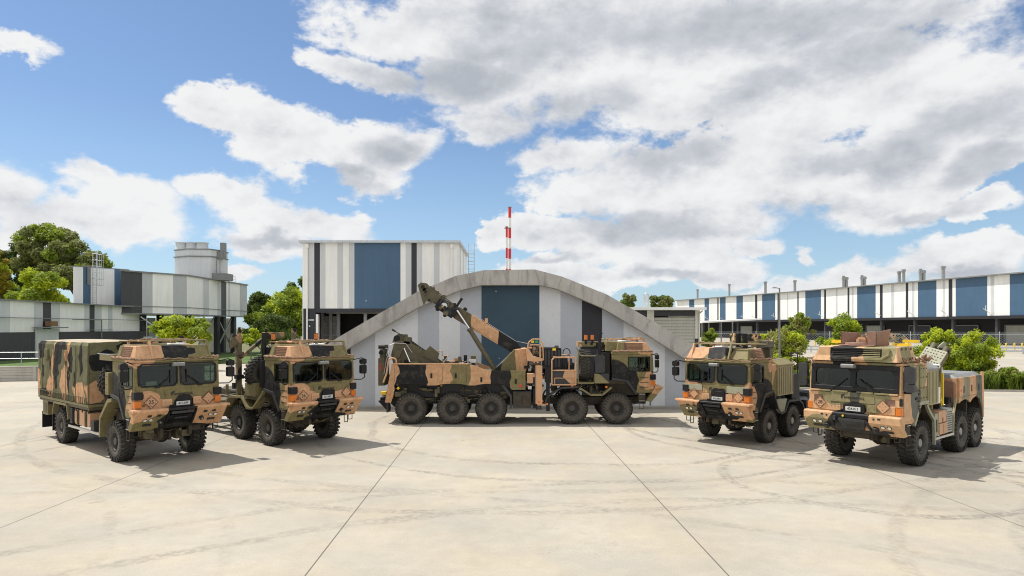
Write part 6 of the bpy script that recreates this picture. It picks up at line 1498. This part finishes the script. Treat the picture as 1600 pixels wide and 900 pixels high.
# chain-link fence, guard rail, bollards
FE = thing('chain_link_fence', 'tall chain-link fence with steel posts in front of the long warehouse', 'fence')
fp = [Vector((PX(1110, 128), 128, 0)), Vector((PX(1700, 103), 103, 0))]
L = (fp[1]-fp[0]).length; u_ = (fp[1]-fp[0]).normalized(); HF = 2.9
b = MB('galvanised_steel')
for z in (.15, HF): b.bar(fp[0]+Vector((0, 0, z)), fp[1]+Vector((0, 0, z)), .07, .07)
for z in (HF+.2, HF+.38): b.bar(fp[0]+Vector((0, 0, z)), fp[1]+Vector((0, 0, z)), .02, .02)
b.build('rail', FE)
for i in range(int(L/4.2)+1):
    p = fp[0]+u_*(i*4.2); b = MB('galvanised_steel'); b.cyl(p, p+Vector((0, 0, HF+.5)), .06, n=6); b.build('post', FE)
b = MB('galvanised_steel'); n_ = int(L/.42)
for i in range(-7, n_):
    for s in (1, -1):
        a = i*.42 if s > 0 else i*.42+HF; c = a+HF*s
        a1, c1 = max(0, min(L, a)), max(0, min(L, c))
        if abs(a1-c1) < .05: continue
        z0_ = abs(a1-a); z1_ = HF-abs(c-c1)
        P, Q = fp[0]+u_*a1+Vector((0, 0, .15+z0_*.95)), fp[0]+u_*c1+Vector((0, 0, .15+z1_*.93))
        b.bar(P, Q, .02, .02)
b.build('wire_mesh', FE)
GR = thing('guard_rail', 'double steel guard rail along the road edge in front of the fence', 'guard rail')
g0, g1 = Vector((PX(1090, 112), 112, 0)), Vector((PX(1700, 98), 98, 0)); gl = (g1-g0).length; gu = (g1-g0).normalized()
b = MB('galvanised_steel')
for z in (.45, .95): b.bar(g0+Vector((0, 0, z)), g1+Vector((0, 0, z)), .08, .26); b.bar(g0+Vector((0, -.05, z)), g1+Vector((0, -.05, z)), .06, .08)
b.build('beam', GR)
for i in range(int(gl/3)): p = g0+gu*(i*3); b = MB('galvanised_steel'); b.box(p.x-.09, p.x+.09, p.y+.05, p.y+.2, -.02, 1.1); b.build('post', GR)
bol = None
for i, px in enumerate((1559, 1572, 1585, 1597, 1416, 1274, 1285)):
    Y = 118 if px > 1290 else 135
    if bol is None: m_ = MB('yellow_paint'); m_.cyl((0, 0, -.02), (0, 0, 1.2), .15, n=10); m_.cyl((0, 0, 1.2), (0, 0, 1.27), .15, .08, 10); bol = m_.build('bollard'); o = bol
    else: o = bol.copy(); COL.objects.link(o)
    o.location = (PX(px, Y), Y, 0)
    tag(o, ['yellow bollard beyond the fence, leftmost of the four by the right edge', 'yellow bollard beyond the fence, second of four by the right edge', 'yellow bollard beyond the fence, third of four by the right edge', 'yellow bollard beyond the fence, nearest the right edge', 'yellow bollard seen just above the roof of the armoured truck', 'yellow bollard left of the round tree, left one of a pair', 'yellow bollard left of the round tree, right one of a pair'][i], 'bollard', 'yellow bollards')
# parked camouflage carriers beyond the fence
proto = None
for i, (px, Y, rz, lab) in enumerate(((1172, 122, .05, 'pinkish camouflage box-bodied vehicle parked beyond the fence under the warehouse'), (1345, 150, .3, 'camouflage vehicle parked behind the round tree beyond the fence'), (1388, 140, -.2, 'camouflage vehicle with its load up, parked beyond the fence above the armoured truck'))):
    if proto is None:
        proto = thing('parked_vehicle', lab, 'military vehicle', (0, 0, 0), 0, 'camouflage vehicles parked beyond the fence')
        m_ = MB('brown_paint'); m_.m('small_camo'); m_.prism([(-3.4, .9), (3.2, .9), (3.6, 1.5), (3.0, 2.1), (2.2, 2.9), (-3.4, 3.0)], 'y', -1.25, 1.25); m_.build('body', proto, bevel=.03)
        m_ = MB('ink_black'); m_.box(1.0, 2.0, -1.27, 1.27, 2.0, 2.6); m_.box(2.35, 2.95, -1.0, 1.0, 2.1, 2.6); m_.build('window', proto)
        for x in (-2.4, -.8, 2.2):
            for s in (-1, 1): m_ = MB('tyre_rubber'); m_.cyl((x, s*.9, .6), (x, s*1.3, .6), .6, n=18); m_.m('rim_paint'); m_.cyl((x, s*1.3, .6), (x, s*1.32, .6), .28, n=12); m_.build('wheel', proto)
        o = proto
    else: o = dup(proto)
    o.location = (PX(px, Y), Y, 0); o.rotation_euler.z = rz; tag(o, lab)
# street lamp
SL = thing('street_lamp', 'slim grey street lamp with a short arm standing right of the shed', 'street lamp')
Yl = 46.; x = PX(1218, Yl); b = MB('gas_grey'); b.cyl((x, Yl, 0), (x, Yl, PZ(450, Yl)), .075, .05, 10); b.bar((x, Yl, PZ(450.5, Yl)), (PX(1209, Yl), Yl, PZ(449.5, Yl)), .05, .05); b.build('pole', SL)
b = MB('gas_grey'); b.box(PX(1207.5, Yl), PX(1212.5, Yl), Yl-.1, Yl+.1, PZ(450.4, Yl), PZ(449, Yl)); b.build('lamp_head', SL)

# ------------------------------------------------------------------ plants
def crown_mesh(name, clumps, n_leaf, size, mats, seed, flat=.85):
    r = np.random.default_rng(seed)
    cs = np.array([c[:3] for c in clumps]); rs = np.array([c[3] for c in clumps])
    wgt = rs**2; wgt = wgt/wgt.sum()
    idx = r.choice(len(clumps), n_leaf, p=wgt)
    d = r.normal(size=(n_leaf, 3)); d /= np.linalg.norm(d, axis=1)[:, None]
    rad = r.random(n_leaf)**.45*(1+.25*(r.random(n_leaf)-.3))
    lump = 1+.22*np.sin(d[:, 0]*5+idx)*np.cos(d[:, 2]*4+idx*1.7)
    p = cs[idx]+d*(rad*lump*rs[idx])[:, None]*np.array([1, 1, flat])
    nrm = d*.7+r.normal(size=(n_leaf, 3))*.75+np.array([0, 0, .35]); nrm /= np.linalg.norm(nrm, axis=1)[:, None]
    a = np.cross(nrm, r.normal(size=(n_leaf, 3))); a /= np.linalg.norm(a, axis=1)[:, None]
    bb = np.cross(nrm, a)
    s = size*(.6+.8*r.random(n_leaf))
    L = a*s[:, None]; Wd = bb*(s*.42)[:, None]
    v = np.stack([p-L, p-Wd, p+L, p+Wd], 1).reshape(-1, 3)
    me = bpy.data.meshes.new(name)
    me.vertices.add(n_leaf*4); me.vertices.foreach_set('co', v.ravel().astype(np.float32))
    me.loops.add(n_leaf*4); me.loops.foreach_set('vertex_index', np.arange(n_leaf*4, dtype=np.int32))
    me.polygons.add(n_leaf); me.polygons.foreach_set('loop_start', (np.arange(n_leaf)*4).astype(np.int32)); me.polygons.foreach_set('loop_total', np.full(n_leaf, 4, np.int32))
    for m in mats: me.materials.append(MATS[m])
    me.polygons.foreach_set('material_index', (idx*7 % 10 < 3).astype(np.int32) if len(mats) > 1 else np.zeros(n_leaf, np.int32))
    me.update(calc_edges=True); me.validate()
    return me
def tree(name, label, cat, px, Y, top, wpx, zbase, crown_bot, mats, seed, n_leaf=7000, size=.22, nc=18, group=None, z0=0.0, shape='round'):
    r = random.Random(seed); s = Y/FPX
    x = PX(px, Y); zt = PZ(top, Y); cb = PZ(crown_bot, Y); w = wpx*s/2; h = (zt-cb)/2; zc = (zt+cb)/2
    T = thing(name, label, cat, (x, Y, z0), 0, group)
    cl = []
    gum = name == 'gum_tree' and wpx > 35
    if gum: nc = int(nc*1.9)
    else: nc = int(nc*1.7)
    for i in range(nc):
        a = r.uniform(0, 2*PI); q = r.uniform(.25, .78); ez = r.uniform(-.75, .78)
        e = math.sqrt(max(0, 1-ez*ez))
        if shape == 'flat': ez = abs(ez)*.9
        cr = r.uniform(.30, .48)*min(w, h*1.25)
        if gum: q = r.uniform(.35, .95); cr *= .60
        else: q = r.uniform(.3, .95); cr *= r.uniform(.55, .85)
        cl.append((w*q*e*math.cos(a)*1.05, w*q*e*math.sin(a), zc-z0+h*ez*.86, cr))
    if not gum: cl.append((0, 0, zc-z0, min(w, h)*.45))
    cl.append((w*r.uniform(-.25, .25), 0, zt-z0-min(w, h)*.3, min(w, h)*.3))
    link('crown', crown_mesh('crown', cl, int(n_leaf*1.25), size*.85, mats, seed), T)
    b = MB('bark'); tr = max(.06, w*.055)
    b.cyl((0, 0, -.05), (w*.05, 0, cb-z0+h*.3), tr, tr*.7, 8)
    for c in cl[:max(6, nc//2)]:
        st = Vector((w*.04, 0, (cb-z0)+h*r.uniform(-.15, .35))); st.z = max(.2, st.z); en = Vector(c[:3]); m = st.lerp(en, .5)+Vector((0, 0, -h*.08))
        b.cyl(st, m, tr*.5, tr*.32, 6); b.cyl(m, en, tr*.32, tr*.12, 6)
    b.build('trunk', T)
    return T
GL = 'trees behind the low building'
tree('gum_tree', 'tallest dark gum tree rising behind the low building, far left', 'tree', 78, 112, 346, 92, 0, 440, ['leaf_gum', 'leaf_mid'], 1, 15000, .36, 26, GL)
tree('gum_tree', 'broad gum tree just left of the blue-striped box', 'tree', 122, 108, 372, 88, 0, 470, ['leaf_gum', 'leaf_mid'], 2, 15000, .34, 26, GL)
tree('gum_tree', 'darker gum tree at the left edge behind the yellow-green trees', 'tree', 22, 116, 376, 72, 0, 470, ['leaf_dark', 'leaf_gum'], 3, 11000, .36, 20, GL)
tree('bushy_tree', 'bright yellow-green bushy tree above the low building roof', 'tree', 58, 84, 418, 72, 0, 490, ['leaf_lime', 'leaf_mid'], 4, 11000, .24, 20, GL)
tree('bushy_tree', 'orange-tinged tree cut by the left edge of the photo', 'tree', -6, 86, 390, 40, 0, 480, ['leaf_ochre', 'leaf_lime'], 5, 6000, .24, 14, GL)
tree('bushy_tree', 'small olive green tree between the orange-tinged and the yellow-green tree', 'tree', 16, 88, 438, 44, 0, 490, ['leaf_mid', 'leaf_green'], 6, 6000, .24, 12, GL)
tree('bushy_tree', 'low lime shrub top peeping over the roof beside the blue-striped box', 'tree', 100, 90, 460, 30, 0, 485, ['leaf_lime', 'leaf_mid'], 7, 2500, .22, 8, GL)
tree('gum_tree', 'dark gum tree just behind the caged ladder', 'tree', 160, 120, 398, 30, 0, 480, ['leaf_dark', 'leaf_gum'], 8, 4000, .36, 10, GL)
GM = 'trees between the raised building and the tall building'
tree('gum_tree', 'dark tree right beside the end of the raised building', 'tree', 404, 140, 455, 46, 0, 500, ['leaf_dark', 'leaf_green'], 9, 8000, .4, 16, GM)
tree('gum_tree', 'dark tall tree touching the left edge of the tall building', 'tree', 468, 150, 430, 56, 0, 500, ['leaf_dark', 'leaf_green'], 10, 8000, .4, 16, GM)
tree('bushy_tree', 'yellow-green tree against the left side of the tall building', 'tree', 452, 100, 446, 74, 0, 535, ['leaf_mid', 'leaf_lime'], 11, 13000, .27, 22, GM)
tree('bushy_tree', 'olive tree low between the dark tree and the yellow-green tree', 'tree', 408, 104, 485, 56, 0, 545, ['leaf_mid', 'leaf_green'], 12, 8000, .27, 16, GM)
tree('shrub', 'dense dark green shrub left of the tall building base', 'shrub', 424, 92, 490, 72, 0, 542, ['leaf_green', 'leaf_dark'], 13, 10000, .22, 18, GM)
tree('shrub', 'small bright shrub beside the dense dark one', 'shrub', 392, 84, 512, 34, 0, 543, ['leaf_lime', 'leaf_mid'], 14, 3500, .18, 10, GM)
tree('bushy_tree', 'bright lime tree in front of the raised building, above the cargo truck', 'tree', 286, 62, 492, 92, 0, 540, ['leaf_lime', 'leaf_mid'], 15, 7500, .19, 22, None, 0)
tree('gum_tree', 'left of two small round trees above the arch', 'tree', 980, 95, 459, 30, 0, 484, ['leaf_gum', 'leaf_green'], 16, 4500, .26, 10, 'trees above the right arch')
tree('gum_tree', 'right of two small round trees above the arch, behind the flue', 'tree', 1031, 98, 461, 44, 0, 486, ['leaf_gum', 'leaf_green'], 17, 6000, .26, 14, 'trees above the right arch')
GRR = 'small trees in the planting bed right'
tree('shrub', 'round green shrub beside the black foot of the shed', 'shrub', 1109, 52, 512, 27, 0, 548, ['leaf_mid', 'leaf_green'], 18, 4500, .11, 12, GRR)
tree('gum_tree', 'taller loose grey-green tree right of the street lamp', 'tree', 1249, 58, 487, 46, 0, 552, ['leaf_sage', 'leaf_mid'], 19, 5500, .13, 16, GRR)
tree('bushy_tree', 'wide pale olive tree under the street lamp', 'tree', 1222, 50, 510, 66, 0, 566, ['leaf_sage', 'leaf_lime'], 20, 5500, .13, 18, GRR)
tree('bushy_tree', 'dense bright green tree left of the shield ring of the armoured truck', 'tree', 1316, 52, 487, 62, 0, 574, ['leaf_mid', 'leaf_lime'], 21, 11000, .12, 22, GRR)
tree('bushy_tree', 'yellow-green round tree behind the armoured truck stowage tray', 'tree', 1464, 47, 510, 58, 0, 580, ['leaf_lime', 'leaf_mid'], 22, 9000, .11, 20, GRR)
tree('bushy_tree', 'large yellow-green tree rightmost in the planting bed', 'tree', 1526, 45.5, 514, 70, 0, 592, ['leaf_lime', 'leaf_mid'], 23, 11000, .11, 22, GRR)
tree('bushy_tree', 'lower yellow-green tree between the two round ones', 'tree', 1494, 46, 538, 50, 0, 594, ['leaf_lime', 'leaf_mid'], 24, 6500, .11, 16, GRR)
tree('shrub', 'tiny shrub in front of the guard rail left of the lamp', 'shrub', 1157, 60, 528, 12, 0, 545, ['leaf_mid'], 25, 900, .1, 6, GRR)
for px_, w_, top_, lab_ in ((1212, 46, 551, 'low yellow-green shrub below the street lamp, left one of two behind the slatted truck'), (1247, 44, 556, 'low yellow-green shrub right one of two behind the slatted truck')):
    tree('shrub', lab_, 'shrub', px_, 49, top_, w_, 0, 596, ['leaf_lime', 'leaf_sage'], px_, 5000, .11, 14, 'low shrubs behind the slatted truck')
for px_, w_, top_, Y_, lab_ in ((1545, 34, 577, 44, 'low green bush at the left end of the hedge by the right edge'), (1578, 40, 573, 43.5, 'low green bush at the right edge of the photo, in the planting bed')):
    tree('shrub', lab_, 'shrub', px_, Y_, top_, w_, 0, 606, ['leaf_mid', 'leaf_sage'], px_, 4500, .10, 12, 'low bushes in the right planting bed')
# strap-leaved planting bed behind the trucks: nobody could count the blades
def bed(name, poly_c, n, seed, lab=None):
    r = np.random.default_rng(seed); b_v = []; b_f = []
    for (cx, cy, rx, ry, hh, k) in poly_c:
        for _ in range(k):
            a = r.random()*2*PI; q = math.sqrt(r.random()); x, y = cx+rx*q*math.cos(a), cy+ry*q*math.sin(a)
            h_ = hh*(.6+.6*r.random()); az = r.random()*2*PI; ln = .35*h_+.25*r.random(); w_ = .018+.02*r.random()
            dx, dy = math.cos(az), math.sin(az); px_, py_ = -dy*w_, dx*w_
            o = len(b_v)
            b_v += [(x-px_, y-py_, 0), (x+px_, y+py_, 0), (x+dx*ln*.4+px_, y+dy*ln*.4+py_, h_*.8), (x+dx*ln*.4-px_, y+dy*ln*.4-py_, h_*.8), (x+dx*ln*1.3, y+dy*ln*1.3, h_*.85)]
            b_f += [(o, o+1, o+2, o+3), (o+3, o+2, o+4)]
    me = bpy.data.meshes.new(name); me.from_pydata(b_v, [], b_f); me.materials.append(MATS['leaf_green']); me.materials.append(MATS['leaf_mid'])
    me.polygons.foreach_set('material_index', (np.arange(len(b_f))//2*7 % 5 < 2).astype(np.int32)); me.update()
    return tag(link(name, me), kind='stuff')
sheet('planting_bed', [(15.5, 44.0), (24, 42.2), (46, 39.8), (48, 43.5), (28, 48.5), (16, 50)], .012, 'mulch')
rr = random.Random(4); cl = []
for i in range(270):
    x = rr.uniform(16.5, 46); t = (x-16)/30; y = 44.0-3.6*t+rr.uniform(.4, 4.0); cl.append((x, y, .65, .55, rr.uniform(.5, 1.15), 170))
bed('ground_cover', cl, 0, 3)
b = MB('kerb_concrete')
kp = [(15.5, 43.9), (24, 42.1), (46, 39.7)]
for p, q in zip(kp[:-1], kp[1:]): b.bar((p[0], p[1], .05), (q[0], q[1], .05), .16, .12)
tag(b.build('kerb'), kind='structure')

# ------------------------------------------------------------------ sky with cumulus, sun, camera
w = bpy.data.worlds.new('World'); scn.world = w; w.use_nodes = True
nt = w.node_tree
for n in list(nt.nodes): nt.nodes.remove(n)
N = NT(nt)
SUN = Vector((-.48, .24, 1.0)).normalized()
el = math.asin(SUN.z); azm = math.atan2(SUN.x, SUN.y)
sky = N.n('ShaderNodeTexSky', sky_type='NISHITA'); sky.sun_disc = False; sky.sun_elevation = el; sky.sun_rotation = azm; sky.altitude = 50; sky.air_density = 1.0; sky.dust_density = .6; sky.ozone_density = 1.6
d = N.n('ShaderNodeTexCoord').outputs['Generated']
sp = N.n('ShaderNodeSeparateXYZ'); N.l(d, sp.inputs[0])
AZ = N.math('ARCTAN2', sp.outputs[0], sp.outputs[1]); EL = N.math('ARCSINE', sp.outputs[2])
cmb = N.n('ShaderNodeCombineXYZ'); N.l(AZ, cmb.inputs[0]); N.l(EL, cmb.inputs[1])
def ang(px, py):
    u, v = (px-800)/FPX, (HOR-py)/FPX
    return math.atan(u), math.atan(v/math.sqrt(1+u*u))
P = cmb.outputs[0]
# domain warp for ragged edges
nv = N.vmath('MULTIPLY', d, (1, 1, 1.6))
def wn(scale, amt, base, detail=4):
    q = N.vmath('SCALE', N.vmath('SUBTRACT', N.noise(nv, scale, detail, .6, 0, True), (.5, .5, .5))); q.node.inputs[3].default_value = amt
    return N.vmath('ADD', base, q)
PW = wn(4, .10, P, 2); PW = wn(17, .05, PW, 5)
def blobfield(blobs, base):
    tot = None
    for px, py, rx, ry, rot in blobs:
        a, e = ang(px, py); a1, _ = ang(px+rx, py); a0, _ = ang(px-rx, py); _, e1 = ang(px, py-ry); _, e0 = ang(px, py+ry)
        mp = N.n('ShaderNodeMapping', vector_type='TEXTURE'); N.l(base, mp.inputs[0])
        mp.inputs['Location'].default_value = (a, e, 0); mp.inputs['Rotation'].default_value = (0, 0, R(rot)); mp.inputs['Scale'].default_value = ((a1-a0)/2, (e1-e0)/2, 1)
        f = N.math('SUBTRACT', 1.0, N.vmath('LENGTH', mp.outputs[0]))
        tot = f if tot is None else N.math('SMOOTH_MAX', tot, f, .10)
    return tot
CLOUDS = [
    (40, 92, 62, 24, 0), (5, 305, 66, 70, 0), 
    (330, 168, 85, 38, -14), (450, 205, 150, 68, -12), (590, 250, 85, 68, 0), (640, 235, 55, 36, 0),
    (140, 255, 70, 28, -22), (210, 300, 110, 50, -18), (120, 325, 95, 42, 0), (200, 350, 120, 52, 0), (50, 352, 110, 50, 0),
    (340, 290, 90, 32, -16), (420, 330, 130, 50, -15), (520, 350, 110, 40, -10), (430, 375, 110, 28, 0), (380, 425, 60, 14, 0), (415, 398, 50, 14, 0),
    (575, 103, 110, 34, -14), (735, 125, 130, 80, 0), (780, 20, 330, 80, 0), (1250, 10, 420, 90, 0), (860, 115, 180, 85, 0), (1050, 110, 220, 105, 0), (1250, 130, 240, 120, 0), (1450, 150, 220, 120, 0), (1560, 210, 140, 110, 0),
    (740, 190, 90, 36, 0),
    (880, 240, 110, 32, 0), (930, 290, 110, 60, 0), (1050, 280, 190, 100, 0), (1230, 260, 200, 90, 0), (1380, 260, 170, 80, 0), (1110, 340, 160, 50, 0), (1400, 320, 150, 50, 0), (1540, 330, 90, 24, 0),
    (830, 368, 90, 40, 0), (930, 375, 110, 45, 0), (1040, 400, 130, 40, 0), (1130, 420, 90, 36, 0), (1190, 378, 60, 16, 0), (1272, 390, 22, 12, 0), (770, 375, 26, 30, 0),
    (1350, 420, 90, 28, 0), (1500, 400, 120, 36, 0), (1580, 380, 70, 26, 0), (1230, 455, 110, 20, 0), (880, 440, 160, 26, 0), (1480, 290, 100, 40, 0), (1300, 440, 120, 22, 0),]
den = blobfield(CLOUDS, PW)
# generic cover outside the photographed quarter of the sky, for light and reflections
gen = N.math('SUBTRACT', N.noise(nv, 2.2, 4, .55), N.maprange(N.math('ABSOLUTE', AZ), 1.2, 2.2, .52, .42))
side = N.math('MAXIMUM', N.maprange(N.math('ABSOLUTE', AZ), .72, .95), N.maprange(EL, .52, .70))
g2 = N.math('ADD', N.math('MULTIPLY', gen, 5), .5)
den = N.math('MAXIMUM', den, N.math('SUBTRACT', N.math('MULTIPLY', N.math('ADD', g2, 1.5), side), 1.5))
n1 = N.noise(nv, 9, 7, .62); n2 = N.noise(nv, 34, 5, .6)
edge = N.math('ADD', N.math('MULTIPLY', N.math('SUBTRACT', n1, .5), 1.45), N.math('ADD', N.math('MULTIPLY', N.math('SUBTRACT', n2, .5), .42), N.math('MULTIPLY', N.math('SUBTRACT', N.noise(nv, 95, 4, .6), .5), .16)))
dd = N.math('ADD', den, edge)
wsp = N.maprange(N.noise(nv, 3.1, 2, .5), .38, .62, .16, .50)
alpha = N.maprange(N.math('SUBTRACT', dd, -.01), 0, wsp, 0, 1, True)
# self-shade: compare the noise with itself a little towards the sun; thick and low parts are grey
nv2 = N.vmath('ADD', nv, (-.02, 0, .05))
rel = N.math('SUBTRACT', n1, N.noise(nv2, 9, 6, .62))
m1 = N.noise(nv, 4.2, 5, .55); m2 = N.noise(N.vmath('ADD', nv, (-.04, 0, .10)), 4.2, 5, .55)
rel2 = N.math('SUBTRACT', m1, m2)
thick = N.maprange(dd, .05, .75, 0, 1, True)
DARK = [(860, 50, 300, 60, 0), (1200, 40, 260, 60, 0), (700, 120, 150, 50, 0), (1280, 100, 230, 50, 10), (850, 180, 150, 45, 10), (1040, 350, 150, 30, 0), (1250, 330, 130, 26, 0), (1450, 220, 190, 46, 18), (1550, 260, 120, 34, 12), (1060, 250, 110, 34, 0), (570, 292, 90, 20, -10), (440, 378, 120, 12, 0), (1340, 260, 110, 30, 0), (1450, 335, 90, 16, 0), (870, 395, 60, 9, 0), (1030, 435, 90, 12, 0), (620, 240, 60, 30, 0), (1500, 415, 120, 14, 0)]
dk = N.maprange(blobfield(DARK, wn(6, .10, P, 5)), -.35, .75, 0, 1, True)
sh = N.math('ADD', N.math('MULTIPLY', dk, .60), N.math('MULTIPLY', thick, .20))
sh = N.math('SUBTRACT', sh, N.math('MULTIPLY', rel, 1.15))
rel3 = N.math('SUBTRACT', n2, N.noise(N.vmath('ADD', nv, (-.006, 0, .015)), 34, 4, .6))
sh = N.math('SUBTRACT', sh, N.math('MULTIPLY', rel3, .3))
sh = N.math('SUBTRACT', sh, N.math('MULTIPLY', rel2, 1.1))
sh = N.math('ADD', sh, N.math('MULTIPLY', N.math('SUBTRACT', n2, .5), -.25), clamp=True)
ccol = N.ramp(sh, [(0, (9.0, 9.05, 9.1)), (.25, (8.1, 8.2, 8.4)), (.6, (6.1, 6.35, 6.8)), (1, (4.6, 4.95, 5.5))])
skyc = N.vmath('MULTIPLY', sky.outputs[0], (1.0, 1.12, 1.24))
# low air brightens towards the horizon
hz = N.maprange(EL, 0, .30, .5, 0)
skyc = N.mix(hz, skyc, (5.2, 7.6, 9.8, 1))
# the clouds opposite the sun, behind the camera, are sunlit full on and brighter
back = N.maprange(N.math('ABSOLUTE', AZ), 1.2, 2.3, 1.0, 1.15, True)
cc0 = ccol; ccol = N.vmath('SCALE', cc0); N.l(back, ccol.node.inputs[3])
fin = N.mix(alpha, skyc, ccol)
bg = N.n('ShaderNodeBackground'); N.l(fin, bg.inputs[0]); bg.inputs[1].default_value = .085
wo = N.n('ShaderNodeOutputWorld'); N.l(bg.outputs[0], wo.inputs[0])
w.cycles.sampling_method = 'MANUAL'; w.cycles.sample_map_resolution = 512

sl = bpy.data.lights.new('Sun', 'SUN'); sl.energy = 4.3; sl.angle = R(.53); sl.color = (1, .95, .87)
so = bpy.data.objects.new('Sun', sl); COL.objects.link(so); so.rotation_euler = SUN.to_track_quat('Z', 'Y').to_euler(); so.location = (-20, 10, 40)

cam = bpy.data.cameras.new('Camera'); co = bpy.data.objects.new('Camera', cam); COL.objects.link(co)
cam.sensor_width = 36; cam.lens = 23.0; cam.shift_y = 62/1600; cam.clip_end = 6000; cam.clip_start = .1
co.location = (0, 0, CAMZ); co.rotation_euler = (PI/2, 0, 0)
scn.camera = co
scn.view_settings.view_transform = 'Standard'; scn.view_settings.look = 'None'; scn.view_settings.exposure = .22; scn.view_settings.gamma = 1
scn.cycles.use_denoising = True; scn.cycles.filter_width = 1.05; scn.cycles.max_bounces = 6; scn.cycles.transparent_max_bounces = 12
scn.cycles.sample_clamp_indirect = 8
